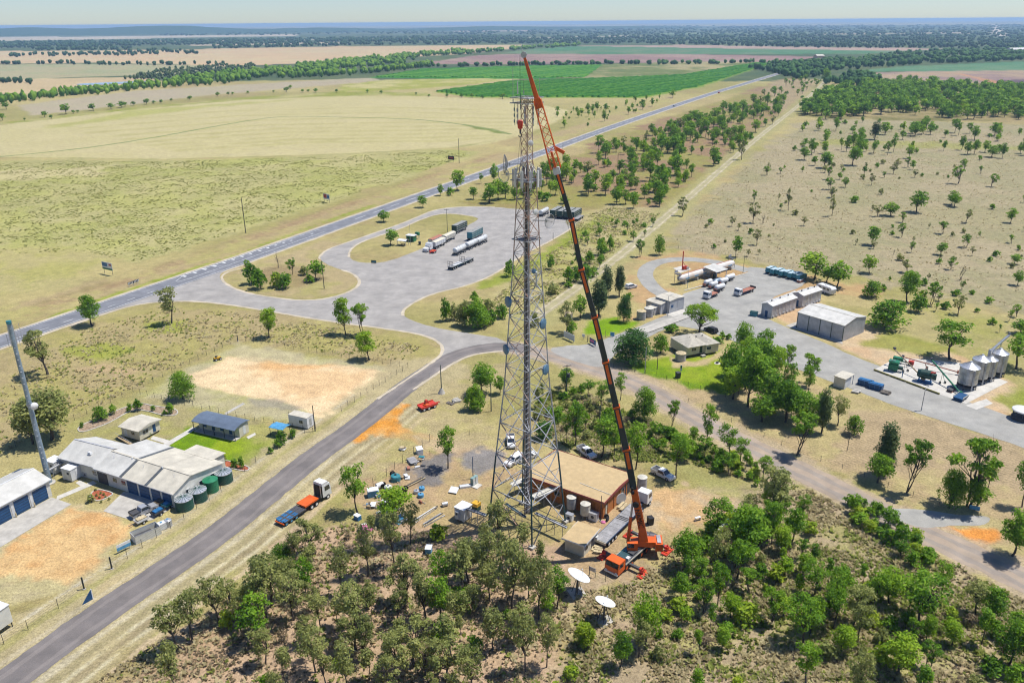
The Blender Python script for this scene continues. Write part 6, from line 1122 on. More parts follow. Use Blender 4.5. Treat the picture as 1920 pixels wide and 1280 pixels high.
# ------------------------------------------------------------------ depot: house
c, r_, L_ = frame((1292, 652.6), (1351, 642), 3.5, 13.0); 
a_, b_, d_ = g(1246.6, 630.5, 3.5), g(1290.8, 652.6, 3.5), g(1351, 642, 3.5); rz_ = ang(b_, d_); L_ = (d_-b_).length; wd = (b_-a_).length; n_ = Vector((-math.sin(rz_), math.cos(rz_), 0)); c = (b_+d_)/2+n_*wd*.46; c.z = 0
e = empty('house', c, rz_, 'cream weatherboard house with low beige roof and window awnings', 'house'); hl_ = L_/2; hw = wd*.46
MB().box((-hl_*.25, .4, 2.0), (L_*.72, hw*2-1.6, 2.7)).build('wall', 'cream_paint', e); MB().box((hl_*.55, -.2, 2.0), (L_*.40, hw*1.75, 2.7)).build('wing_wall', 'cream_paint', e)
def hip(x0, x1, y0, y1, z, rise, m, nm='roof'):
    w_ = min(x1-x0, y1-y0)/2; xa, xb, ya, yb = (x0+w_, x1-w_, (y0+y1)/2, (y0+y1)/2) if x1-x0 > y1-y0 else ((x0+x1)/2, (x0+x1)/2, y0+w_, y1-w_)
    return MB().add([(x0, y0, z), (x1, y0, z), (x1, y1, z), (x0, y1, z), (xa, ya, z+rise), (xb, yb, z+rise)], [(0, 1, 5, 4), (2, 3, 4, 5), (1, 2, 5), (3, 0, 4), (3, 2, 1, 0)] if x1-x0 > y1-y0 else [(0, 1, 4), (1, 2, 5, 4), (2, 3, 5), (3, 0, 4, 5), (3, 2, 1, 0)]).build(nm, m, e)
hip(-hl_*.98, hl_*.36, -hw+.35, hw, 3.38, .9, 'roof_house'); hip(hl_*.12, hl_, -hw*.98, hw*.9, 3.36, .8, 'roof_house', 'wing_roof')
for x in (-hl_*.85, -hl_*.3, hl_*.2, hl_*.45, hl_*.9):
    for y in (-hw*.7, 0, hw*.6): box('stump', (x, y, .32), (.3, .3, .64), 'dark_grey', e)
pane(e, hl_*.34, -hw*.9-.1 if False else -.2-hw*.875, 2.2, 1.4, 1.0, 'front'); 
for k, y in enumerate((-hw*.4, hw*.2)): pane(e, hl_*.55+L_*.2, y, 2.2, 1.5, 1.0, 'right'); MB().add([(hl_*.95, y-.9, 2.9), (hl_*.95, y+.9, 2.9), (hl_*.95+.8, y+.9, 2.4), (hl_*.95+.8, y-.9, 2.4)], [(0, 1, 2, 3)]).build('awning', 'yellow_paint' if False else 'tank_cream', e)
pane(e, -hl_*.5, .4-hw+.8, 2.2, 1.6, 1.0, 'front'); pane(e, -hl_*.05, .4-hw+.8, 1.8, .9, 2.0, 'front', 'dark_green', 'door'); box('front_step', (-hl_*.05, -hw-.1, .3), (1.2, 1.0, .6), 'concrete', e)
for k in range(3): box('roof_vent', (-1.5+k*2.2, .5, 4.2), (.3, .3, .3), 'dark_grey', e)
watertank(1276, 675, 1.45, 2.2, 'concrete rain tank in front of the house', 'tank_concrete', 'timber_pale', 0)
watertank(1202, 598, 1.5, 2.8, 'dark round concrete tank, left of the pair by the sheds', 'tank_concrete', 'timber_pale', 0); watertank(1216, 593, 1.5, 2.9, 'pale round concrete tank, right of the pair by the sheds', 'tank_concrete', 'tank_cream', 0); watertank(1066, 601, 1.3, 2.6, 'old concrete tank hidden beside the open grey tree', 'tank_cream', 'timber_pale', 0)
sign(1276, 706, R(0), .5, 1.6, 1.8, 'thin green and white sign mast on the house lawn', 'white_paint', [(0, .7, 1, .5, 'green_paint')], 1); bin_(1271, 708, 'dark bin beside the lawn sign mast', 'dark_grey', 1.6)
e = empty('garden_pot', g(1345, 681), 0, 'small dark pot plant on a pale ring in the lawn', 'pot'); MB().lathe([(.3, 0), (.42, .5), (.36, .52)], 12).build('pot', 'dark_grey', e); MB().lathe([(.9, 0), (.9, .05)], 14).build('ring', 'concrete_pale', e)
small_car(1333, 622, R(120), 'dark van under the spreading tree behind the house', 'black'); small_car(1183, 540, heading((1172, 542), (1195, 537)), 'white car parked beside the she-oaks', 'white_paint')
fence([(1150, 690), (1230, 705), (1290, 724), (1360, 745)], 3.0, 1.3, 'wire fence along the front of the house lawn', wires=4)
fence([(1290, 755), (1400, 805), (1500, 850), (1620, 895), (1760, 950)], 4.0, 1.3, 'long wire fence beside the gravel road', wires=3); fence([(1250, 463), (1340, 476), (1440, 493), (1560, 520)], 4.5, 1.3, 'boundary fence between depot and dry paddock', wires=3)
def walle(px0, px1, z, wd, name, label, eave, ridge, roofm, wallm, roff=0.0, trim=None):
    c, r_, L_ = frame(px0, px1, z, wd); e = empty(name, c, r_, label, 'shed'); w, rf = gable(e, L_-.4, wd-.4, eave, ridge, roofm, wallm, roff, .2, trim=trim); return e, L_-.4, wd-.4
# grey sheds at the depot entrance
a_, b_ = (1227.8, 555.7), (1256.4, 564.8); e, L_, wd = walle(a_, b_, 4.4, 7.7, 'grey_shed', 'taller grey shed with flat pale roof at the depot entrance', 4.3, 4.55, 'roof_cream', 'clad_grey'); pane(e, L_/2, -1.6, 2.0, 2.6, 3.0, 'right', 'silver_paint', 'sliding_door'); pane(e, L_/2, 1.8, 2.0, 2.6, 3.0, 'right', 'silver_paint', 'sliding_door'); pane(e, L_/2+.06, -2.4, 2.3, 1.1, .9, 'right', 'navy', 'window')
e, L_, wd = walle((1210.2, 563.5), (1239.5, 572), 3.4, 4.8, 'grey_shed', 'lower grey shed in front of the taller one', 3.4, 3.65, 'roof_cream', 'clad_grey'); pane(e, L_/2, 0, 1.5, 2.4, 2.6, 'right', 'silver_paint', 'sliding_door')
e = empty('small_pump_shed', g(1224, 588), R(-45), 'tiny pale shed between the tanks and grey sheds', 'shed'); MB().box((0, 0, 1.2), (2.6, 2.2, 2.4)).build('wall', 'clad_grey', e); box('roof', (0, 0, 2.5), (2.9, 2.5, .1), 'roof_cream', e); pane(e, 0, -1.1, 1, .8, 1.9, 'front', 'dark_grey', 'door')
# long gas bullet, canopy, tanker trailers
a_, b_ = g(1274, 533), g(1372, 503); rz_ = ang(a_, b_); L_ = (b_-a_).length; e = empty('gas_storage_tank', (a_+b_)/2, rz_, 'very long white horizontal gas tank with rusty top', 'tank'); r0_ = 1.25
o = MB().lathe([(.02, -L_/2-.9), (.7, -L_/2-.6), (1.1, -L_/2), (r0_, -L_/2+.6), (r0_, L_/2-.6), (1.1, L_/2), (.7, L_/2+.6), (.02, L_/2+.9)], 24).build('barrel', 'bullet_white', e, (0, 0, 2.2), smooth=True); o.rotation_euler = (0, R(90), 0)
for k in range(5): box('saddle', (-L_/2+2+k*(L_-4)/4, 0, .55), (.6, 2.8, 1.1), 'concrete', e)
for k in range(6): box('colour_band', (-L_/2+3+k*(L_-6)/5, -r0_-.02, 2.0), (2.2, .05, .4), 'sky_blue', e)
MB().beam((-L_/2, .3, 3.46), (L_/2, .3, 3.46), .5, .06).build('top_walkway', 'tray_red', e)
for s_ in (-1, 1): box('access_platform', (s_*(L_/2+.4), .6, 3.9), (1.8, 2.0, .1), 'steel_dark', e); [box('platform_leg', (s_*(L_/2+.4)+x, .6+y, 1.95), (.1, .1, 3.9), 'steel_dark', e) for x in (-.8, .8) for y in (-.9, .9)]; box('platform_rail', (s_*(L_/2+.4), 1.6, 4.6), (1.8, .05, .9), 'steel_grey', e)
e = empty('loading_canopy', g(1340, 521), rz_, 'pale angled loading canopy in front of the long gas tank', 'canopy'); MB().yprism([(-3.2, 3.4), (3.2, 4.2), (3.2, 4.35), (-3.2, 3.55)], -3.4, 3.4).build('roof', 'roof_pale', e); [box('post', (x, y, 1.8), (.16, .16, 3.5), 'steel_grey', e) for x in (-3, 3) for y in (-2.8, 2.8)]; box('pump_unit', (0, 0, .8), (1.6, .8, 1.5), 'dark_green', e)
e = empty('drill_mast', g(1279, 506), R(20), 'thin red mast rig standing on a pale pad inside the loop', 'mast'); hm_ = hgt(1279, 506, 471); MB().beam((0, 0, 0), (0, 0, hm_), .3, .3).build('mast', 'red_paint', e); MB().beam((2.5, 0, 0), (0, 0, hm_*.45), .14).build('stay', 'red_paint', e); box('engine', (1.2, 0, .8), (1.8, 1.2, 1.2), 'red_paint', e); MB().tube((2.0, -.8, .8), (2.0, .8, .8), .55, n=12).build('reel', 'antenna_white', e)
for k, (px, py, L0, lb) in enumerate([(1327, 536, 4.2, 'small white gas tanker trailer, leftmost of the cluster'), (1337, 540, 4.2, 'small white gas tanker trailer in front of the leftmost'), (1345, 534, 4.4, 'small white gas tanker trailer in the middle of the cluster'), (1356, 533, 4.6, 'small white gas tanker trailer, right in the cluster'), (1368, 526, 5.0, 'white gas tanker parked at the right of the cluster'), (1349, 545, 5.2, 'white capsule gas trailer parked in front of the cluster')]):
    e = empty('gas_trailer', g(px, py), rz_, lb, 'trailer'); h = L0/2; o = MB().lathe([(.02, -h), (.55, -h+.12), (.85, -h+.45), (.85, h-.45), (.55, h-.12), (.02, h)], 16).build('barrel', ('white_paint', 'antenna_white', 'mono_blue')[(k == 2)*2 if k != 1 else 1], e, (0, 0, 1.65), smooth=True); o.rotation_euler = (0, R(90), 0); box('chassis', (0, 0, .72), (L0, .9, .2), 'dark_grey', e); axles(e, (-.6, .6), .85, .42, .26); box('hose_box', (-h-.1, 0, 1.0), (.5, 1.2, .7), 'tray_red', e)
strip('island_kerb', wp([(1283, 545), (1313, 537), (1372, 520), (1402, 512)]), .5, .16, 'concrete_pale', step=2)
def flat_truck(px, py, rz_, L_, label, tray='tray_red'):
    e = empty('tray_truck', g(px, py), rz_, label, 'truck'); h = L_/2; cabover(e, h, 'white_paint', 2.6, 1.8, .8); d_ = box('tray', (-1.05, 0, 1.15), (L_-2.3, 2.4, .14), tray, e)
    for s_ in (-1, 1): box('tray_side', (-1.05, s_*1.2, 1.22), (L_-2.3, .05, .2), 'dark_grey', d_)
    box('headboard', (h-2.15, 0, 1.6), (.06, 2.3, .9), 'dark_grey', d_); box('tail_gate', (-h+.15, 0, 1.5), (.06, 2.4, .7), 'dark_grey', d_); box('chassis', (-.8, 0, .8), (L_-1.8, .9, .25), 'dark_grey', e); axles(e, (h-1.0, -h+1.6) if L_ < 8 else (h-1.0, -h+1.5, -h+2.8), 1.0, .45, .32)
    return e
flat_truck(1333, 557, heading((1345, 552), (1322, 561)), 7.0, 'white cab truck with short red tray in the depot yard', 'tray_red'); flat_truck(1396, 550, heading((1415, 543), (1378, 556)), 10.0, 'white cab truck with long brown tray in the depot yard', 'tray_red')
# row of blue trucks and bins
bt = heading((1447, 517), (1470, 508)); rb_ = random.Random(8)
proto_b = None
for k in range(8):
    t_ = k/7; px, py = 1445+t_*57, 511+t_*12.5+(k % 2)*1.2
    if proto_b is None:
        proto_b = e = empty('skip_truck', g(px, py), bt, None, 'truck', 'teal trucks parked in a row'); MB().xprism([(-3.6, 1.0), (-3.4, 3.0), (1.2, 3.0), (1.5, 1.0)], -1.2, 1.2).build('body', 'teal_paint', e); box('lid', (-1.1, 0, 3.06), (4.7, 2.4, .1), mat('pale_blue', (.46, .58, .62), .5), e); cabover(e, 3.6, 'teal_paint', 2.5, 1.8, .8); [box('rib', (-3.0+q*.9, s_*1.23, 2.0), (.12, .06, 1.8), 'dark_green', e) for q in range(5) for s_ in (-1, 1)]; axles(e, (2.5, -1.6, -2.8), 1.0, .46, .3); e.scale = (.8, .66, .8)
    else: e = copy_tree(proto_b); e.location = g(px, py)
    e['label'] = ('teal truck at the left end of the parked row', 'teal truck second from the left in the parked row', 'teal truck third from the left in the parked row', 'teal truck fourth from the left in the parked row', 'teal truck fourth from the right in the parked row', 'teal truck third from the right in the parked row', 'teal truck second from the right in the parked row', 'teal truck at the right end of the parked row')[k]
e = empty('red_pallet', g(1500, 529), bt, 'small brown crate in front of the teal trucks', 'crate'); box('crate_body', (0, 0, .5), (2.6, 1.3, .9), 'tray_red', e); box('lid', (0, 0, 1.0), (2.7, 1.4, .08), 'antenna_white', e)
# long pale sheds and the big shed
a_, b_ = g(1429.2, 569.2, 4.6), g(1448.8, 574.1, 4.6); d_ = g(1496, 557.2, 4.6); rz_ = ang(b_, d_); L_ = (d_-b_).length; n_ = Vector((-math.sin(rz_), math.cos(rz_), 0)); wd = (b_-a_).length*1.08
for k, (p0, p1, lb) in enumerate([((1448.8, 574.1), (1496, 557.2), 'long narrow grey shed with pale roof, nearer the camera'), ((1506.6, 554.4), (1543, 542.4), 'long narrow grey shed with pale roof, farther one')]):
    e, L1, w1 = walle(p0, p1, 4.4, wd+.3, 'long_shed', lb, 4.3, 4.9, 'roof_pale', 'clad_grey', 0, 'antenna_white'); [MB().tube((-L1/2+L1*(q+.5)/3, 0, 4.9), (-L1/2+L1*(q+.5)/3, 0, 5.5), .22, n=8).build('roof_vent', 'dark_grey', e) for q in range(3)]
    for q in range(7): box('window_box', (-L1/2+L1*(q+.5)/7, -w1/2-.12, .5), (.8, .25, .5), 'silver_paint', e); box('pier', (-L1/2+L1*q/7+.1, -w1/2-.03, 2.1), (.12, .06, 4.2), 'antenna_white', e)
    pane(e, -L1/2, 0, 1.2, 1.0, 2.2, 'left', 'navy', 'door')
e, L_, wd = walle((1495.5, 584.7), (1584, 610.6), 5.2, 12.6, 'big_shed', 'big pale shed with four wide doors facing the depot road', 5.1, 6.3, 'roof_pale', 'clad_grey_y', 0, 'tank_cream')
for k in range(4):
    x = -L_/2+L_*(k+.5)/4; o = box('sliding_door', (x, -wd/2-.04, 2.45), (L_/4-.25, .08, 4.7), 'clad_grey', e); box('door_track', (x, -wd/2-.06, 4.95), (L_/4, .12, .2), 'tank_cream', o)
for k in range(5): box('column', (-L_/2+L_*k/4, -wd/2-.08, 2.5), (.2, .16, 5.0), 'pole_green', e)
e = empty('tool_box', g(1505, 607), R(-52), 'small pale blue box at the left door of the big shed', 'box'); box('case', (0, 0, .5), (2.2, 1.0, .9), 'sky_blue', e); box('lid', (0, 0, 1.0), (2.3, 1.1, .1), 'white_paint', e)
e = empty('caravan', g(1548, 549), heading((1532, 540), (1560, 550)), 'white caravan behind the far long shed', 'caravan'); MB().xprism([(-3.4, .6), (-3.5, 2.4), (-3.0, 2.8), (3.0, 2.8), (3.5, 2.2), (3.3, .6)], -1.2, 1.2).build('body', 'white_paint', e); [box('window', (x, -1.22, 1.9), (1.1, .05, .6), 'glass', e) for x in (-1.8, .2, 1.9)]; box('roof_hatch', (0, 0, 2.9), (.8, .8, .2), 'antenna_white', e); axles(e, (-.5, .5), 1.0, .38, .24); MB().beam((3.3, 0, .6), (4.6, 0, .5), .12).build('drawbar', 'dark_grey', e)
e = empty('gas_cylinder_trailer', g(1458, 585), R(40), 'small white tank trailer beside the near long shed', 'trailer'); o = MB().lathe([(.02, -1.5), (.5, -1.4), (.75, -1.0), (.75, 1.0), (.5, 1.4), (.02, 1.5)], 14).build('barrel', 'white_paint', e, (0, 0, 1.4), smooth=True); o.rotation_euler = (0, R(90), 0); axles(e, (0,), .8, .4, .25); box('chassis', (0, 0, .6), (3, .9, .15), 'dark_grey', e)
e = empty('skip_bin', g(1413, 592), R(-30), 'small dark teal skip at the depot yard edge', 'skip'); MB().box((0, 0, .75), (2.2, 1.4, 1.3), 0, 0, 1.1).build('bin_body', 'teal_paint', e); box('lid', (0, 0, 1.45), (2.4, 1.5, .1), 'dark_green', e)
e = empty('white_hut', g(1580, 722), heading((1567, 726), (1590, 712)), 'small white hut with dark opening beside the depot road', 'hut'); MB().box((-.6, 0, 1.4), (3.4, 3.0, 2.8)).build('wall', 'antenna_white', e); box('roof', (0, 0, 2.95), (5.0, 3.4, .12), 'roof_cream', e); pane(e, 1.1, .2, 1.5, 1.4, 1.2, 'right', 'dark_grey', 'opening'); [box('post', (2.3, y, 1.4), (.1, .1, 2.8), 'navy', e) for y in (-1.5, 1.5)]; box('counter', (1.7, 0, .8), (.9, 2.4, .1), 'antenna_white', e)  # opening is a flat dark sheet, the shade inside the hut painted on
for k, (px, py) in enumerate([(1622, 722), (1641, 729)]): e = empty('blue_skip', g(px, py), R(-42), ('dark blue skip bin by the hut, left of two', 'dark blue skip bin by the hut, right of two')[k], 'skip'); MB().box((0, 0, .8), (3.4, 1.8, 1.5), 0, 0, 1.06).build('bin_body', 'navy', e); [box('rib', (x, -.95, .8), (.12, .08, 1.4), 'blue_paint', e) for x in (-1.2, 0, 1.2)]; box('lid', (0, .3, 1.6), (3.4, 1.1, .08), 'blue_paint', e)
crates(1660, 737, R(-42), 6, 'low timber sleepers beside the blue skips', 'timber_grey', 2.6); crates(1605, 735, R(-30), 6, 'pile of pale slabs in front of the white hut', 'concrete', 2.2)
# silos and augers
SIL = [((1811, 727), 2.35, 'nearest ribbed steel silo at the front of the row', 4.5), ((1832, 716), 2.2, 'tall ribbed steel silo second from the front', 5.0), ((1850, 712), 1.7, 'slim ribbed steel silo third from the front', 4.4), ((1866, 703), 2.1, 'rearmost ribbed steel silo by the dark tree', 5.0)]
for (px, py), r1, lb, h in SIL:
    e = empty('grain_silo', g(px, py), 0, lb, 'silo'); z0 = 1.6; MB().lathe([(r1, z0)]+[(r1*(1+.012*(k % 2)), z0+h*k/10) for k in range(1, 10)]+[(r1, z0+h)], 28).build('barrel', 'zinc', e, smooth=False); rf = MB().lathe([(r1*1.04, z0+h), (r1*.16, z0+h+r1*.52), (r1*.14, z0+h+r1*.62)], 28).build('roof', 'zinc_roof', e); MB().lathe([(.3, .7), (r1, z0+.02)], 20).build('hopper_cone', 'zinc', e)
    for k in range(14): a2 = 6.283*k/14; MB().beam((r1*.16*math.cos(a2), r1*.16*math.sin(a2), z0+h+r1*.54), (r1*1.04*math.cos(a2), r1*1.04*math.sin(a2), z0+h+.04), .06, .05).build('roof_rib', 'steel_grey', rf)
    for k in range(8): a2 = 6.283*k/8; MB().beam((r1*.97*math.cos(a2), r1*.97*math.sin(a2), 0), (r1*.97*math.cos(a2), r1*.97*math.sin(a2), z0+.2), .14).build('leg', 'steel_dark', e)
    MB().lathe([(r1*.99, .9), (r1*.99, 1.0)], 20).build('leg_ring', 'steel_dark', e); MB().beam((0, -r1-.15, .3), (0, -r1-.15, z0+h), .4, .05).build('ladder', 'steel_grey', e)
def auger(A, za, B_, zb, m, label, r1=.16, wheels=True):
    a_, b_ = g(*A), g(*B_); L0 = (b_-a_).length; e = empty('grain_auger', a_, ang(a_, b_), label, 'auger'); MB().tube((0, 0, za), (L0, 0, zb), r1, n=10).build('tube', m, e); MB().beam((0, 0, za*.6), (0, 0, za+.5), .9, .7).build('hopper', m, e); box('motor', (L0, 0, zb+.3), (.7, .5, .5), 'steel_dark', e); MB().beam((L0*.55, -.6, .4), (L0*.6, 0, za+(zb-za)*.6), .09).build('strut', m, e); MB().beam((L0*.55, .6, .4), (L0*.6, 0, za+(zb-za)*.6), .09).build('strut', m, e)
    if wheels: axles(e, (L0*.55,), .75, .35, .2)
    return e
auger((1730, 715), .9, (1672, 683), 4.6, 'timber', 'brown auger rising from the mixer to the green machine'); auger((1800, 741), .6, (1741, 702), 4.4, 'green_paint', 'bright green auger sloping down to the silo hopper', .22); auger((1797, 703), .8, (1690, 685), 2.6, 'tray_red', 'long brown auger lying towards the silos'); auger((1846, 706), 7.4, (1880, 680), 8.4, 'zinc', 'pale conveyor walkway running above the silos to the right', .35, False)
e = empty('seed_mixer', g(1733, 716), R(-35), 'dark green drum mixer on blue legs in the slab centre', 'machine'); o = MB().lathe([(.9, -2), (1.2, -1.2), (1.2, 1.2), (.9, 2)], 16).build('drum', 'dark_green', e, (0, 0, 2.3)); o.rotation_euler = (0, R(90), 0); [box('leg', (x, y, .8), (.16, .16, 1.6), 'blue_paint', e) for x in (-1.4, 1.4) for y in (-.8, .8)]; box('base_frame', (0, 0, .15), (3.4, 2.0, .3), 'blue_paint', e); box('drive_box', (2.2, 0, 2.0), (.8, 1.2, 1.4), 'dark_green', e); MB().tube((1.2, -1.0, 3.4), (2.4, -1.0, 3.6), .25, n=8).build('spout', 'red_paint', e)
e = empty('seed_cleaner', g(1674, 695), R(-35), 'bright green seed cleaning machine at the left of the slab', 'machine'); box('hopper_body', (0, 0, 1.4), (2.4, 1.8, 1.6), 'green_paint', e); MB().box((0, 0, 2.6), (1.8, 1.4, .8), 0, 0, 1.5).build('hopper', 'green_paint', e); [box('leg', (x, y, .35), (.15, .15, .7), 'dark_green', e) for x in (-1, 1) for y in (-.7, .7)]; MB().tube((1.2, 0, 1.2), (2.4, 0, 1.2), .5, n=12).build('fan', 'dark_green', e); MB().beam((-1.2, -.6, 3.0), (.4, -.6, 3.4), .2).build('guard_rail', 'silver_paint', e)
e = empty('seed_elevator', g(1683, 680), R(-35), 'second green machine with red tractor parts behind the cleaner', 'machine'); box('body', (0, 0, 1.2), (2.6, 1.2, 1.0), 'green_paint', e); box('engine', (3.4, 0, .9), (1.4, .9, 1.0), 'red_paint', e); axles(e, (-.8, 3.2), .7, .45, .25); box('frame', (1.4, 0, .7), (5.0, .5, .2), 'dark_green', e)
e = empty('auger_hopper', g(1801, 748), R(40), 'dark low hopper trailer at the foot of the nearest silo', 'hopper'); MB().box((0, 0, .6), (3.6, 2.0, .7), 0, 0, 1.15).build('tub', 'navy', e); [box('rail', (0, s_*1.2, 1.15), (3.9, .06, .3), 'tank_cream', e) for s_ in (-1, 1)]; axles(e, (-.8, .8), 1.0, .35, .2)
e = empty('auger_hopper', g(1783, 733), R(40), 'second dark hopper frame left of the foot hopper', 'hopper'); MB().box((0, 0, .5), (2.2, 1.2, .6), 0, 0, 1.15).build('tub', 'dark_grey', e); box('frame', (0, 0, .15), (2.6, 1.4, .12), 'tray_red', e)
a_, b_ = g(1638, 694), g(1762, 740); e = empty('timber_log', (a_+b_)/2, ang(a_, b_), 'long mossy kerb beam along the front edge of the slab', 'beam'); L0 = (b_-a_).length; [MB().beam((-L0/2+L0*k/4+.1, 0, .22), (-L0/2+L0*(k+1)/4-.1, 0, .22), .42, .42).build('beam_length', mat('moss', (.20, .18, .05), .9, 0, .3, 2), e) for k in range(4)]
e = empty('grain_spear', g(1691, 708), 0, 'thin blue standpipe on the front edge of the slab', 'standpipe'); MB().tube((0, 0, 0), (0, 0, 1.6), .12, n=8).build('pipe', 'blue_paint', e); box('tap', (.15, 0, 1.4), (.4, .14, .14), 'steel_dark', e)
e = empty('round_trough', g(1915, 785), 0, 'round white roofed tank on a dark stand at the right edge', 'tank'); MB().lathe([(2.4, 2.2), (2.45, 2.5), (2.3, 2.6), (.1, 2.85)], 26).build('cover', 'antenna_white', e); [MB().beam((2.0*math.cos(q), 2.0*math.sin(q), 0), (2.0*math.cos(q), 2.0*math.sin(q), 2.25), .16).build('leg', 'dark_grey', e) for q in np.linspace(0, 5.6, 9)]; MB().lathe([(2.3, 0), (2.3, .7), (2.1, .7)], 22).build('tub', 'dark_grey', e)
e = empty('shade_board', g(1806+20, 958), R(-30), 'small pale blue board in the shade of the large spreading tree', 'sign'); box('board', (0, 0, .8), (1.8, .06, .9), 'sky_blue', e); [box('post', (s_*.7, .06, .6), (.08, .08, 1.2), 'steel_grey', e) for s_ in (-1, 1)]
e = empty('distant_farm_shed', g(1905, 97.5), R(20), 'pale farm sheds far off at the right horizon', 'shed'); gable(e, 60, 25, 7, 11, 'roof_pale', 'antenna_white', 0, 1.0)
e = empty('distant_farm_shed', g(1535, 109.5), R(20), 'tiny tan farm shed far off by the track end', 'shed'); gable(e, 22, 14, 6, 9, 'roof_cream', 'timber_pale', 0, .6)
# ------------------------------------------------------------------ trees
def leaf_mat(name, c1, c2, c3):
    m = bpy.data.materials.new(name); m.use_nodes = True; MATS[name] = m; nt = m.node_tree; N = nt.nodes; L = nt.links; b = N['Principled BSDF']
    b.inputs['Roughness'].default_value = 0.65; b.inputs['Specular IOR Level'].default_value = 0.15
    ge = N.new('ShaderNodeNewGeometry'); no = N.new('ShaderNodeTexNoise'); no.inputs['Scale'].default_value = 0.16; no.inputs['Detail'].default_value = 2; L.new(ge.outputs['Position'], no.inputs['Vector'])
    cr = N.new('ShaderNodeValToRGB'); e = cr.color_ramp.elements; e[0].position = .3; e[0].color = (*c2, 1); e[1].position = .72; e[1].color = (*c3, 1); k = e.new(.5); k.color = (*c1, 1)
    ad = N.new('ShaderNodeMath'); ad.operation = 'MULTIPLY_ADD'; ad.inputs[1].default_value = .34; L.new(ge.outputs['Random Per Island'], ad.inputs[0]); L.new(no.outputs['Fac'], ad.inputs[2])
    sb = N.new('ShaderNodeMath'); sb.operation = 'SUBTRACT'; sb.inputs[1].default_value = .17; L.new(ad.outputs[0], sb.inputs[0]); L.new(sb.outputs[0], cr.inputs[0]); L.new(cr.outputs[0], b.inputs['Base Color'])
    tr = N.new('ShaderNodeBsdfTranslucent'); L.new(cr.outputs[0], tr.inputs[0]); mx = N.new('ShaderNodeMixShader'); mx.inputs[0].default_value = .46
    o = N['Material Output']; L.new(b.outputs[0], mx.inputs[1]); L.new(tr.outputs[0], mx.inputs[2]); L.new(mx.outputs[0], o.inputs[0])
leaf_mat('leaf_gum', (.27, .30, .085), (.165, .195, .06), (.39, .40, .13))
leaf_mat('leaf_mid', (.17, .325, .022), (.09, .195, .018), (.28, .43, .035))
leaf_mat('leaf_bright', (.255, .41, .022), (.16, .29, .02), (.36, .50, .04))
leaf_mat('leaf_dark', (0.075, 0.179, 0.033), (0.042, 0.113, 0.024), (0.122, 0.246, 0.045))
leaf_mat('leaf_casu', (0.117, 0.173, 0.062), (0.073, 0.117, 0.046), (0.173, 0.226, 0.073))
leaf_mat('leaf_yellow', (.33, .44, .03), (.21, .32, .025), (.43, .51, .05))
leaf_mat('leaf_far', (0.055, 0.128, 0.043), (0.034, 0.091, 0.034), (0.091, 0.164, 0.048))
leaf_mat('leaf_crop', (.10, .31, .025), (.06, .24, .02), (.17, .38, .035))
leaf_mat('leaf_dry', (0.232, 0.181, 0.109), (0.160, 0.123, 0.080), (0.319, 0.246, 0.145))
mat('bark', (.105, .085, .07), .9, 0, .3, 3); mat('bark_pale', (.26, .23, .19), .9, 0, .25, 3)
def limb(mb, p, q, r0, r1, n=5, bend=0.0, rnd=None):
    p, q = Vector(p), Vector(q); m_ = (p+q)/2+Vector((rnd.uniform(-1, 1), rnd.uniform(-1, 1), 0))*bend*(q-p).length
    mb.tube(p, m_, r0, (r0+r1)/2, n, cap=False); mb.tube(m_, q, (r0+r1)/2, r1, n, cap=False)
KP = dict(  # crown bottom, half width, clumps, fork height, clump radius, squash, stem radius
    gum=(.36, .31, 20, .28, .105, .8, .015), mid=(.24, .34, 20, .20, .15, .8, .020), bright=(.26, .34, 20, .2, .14, .8, .018), dense=(.04, .56, 46, .12, .19, .85, .03),
    casu=(.10, .20, 26, .3, .115, 1.2, .018), spread=(.48, .66, 34, .2, .14, .55, .03), bush=(.03, .62, 18, .06, .24, .8, .02), sap=(.42, .17, 7, .4, .11, .9, .010),
    open=(.30, .38, 17, .22, .092, .8, .020), dead=(.3, .28, 9, .25, .1, .8, .018))
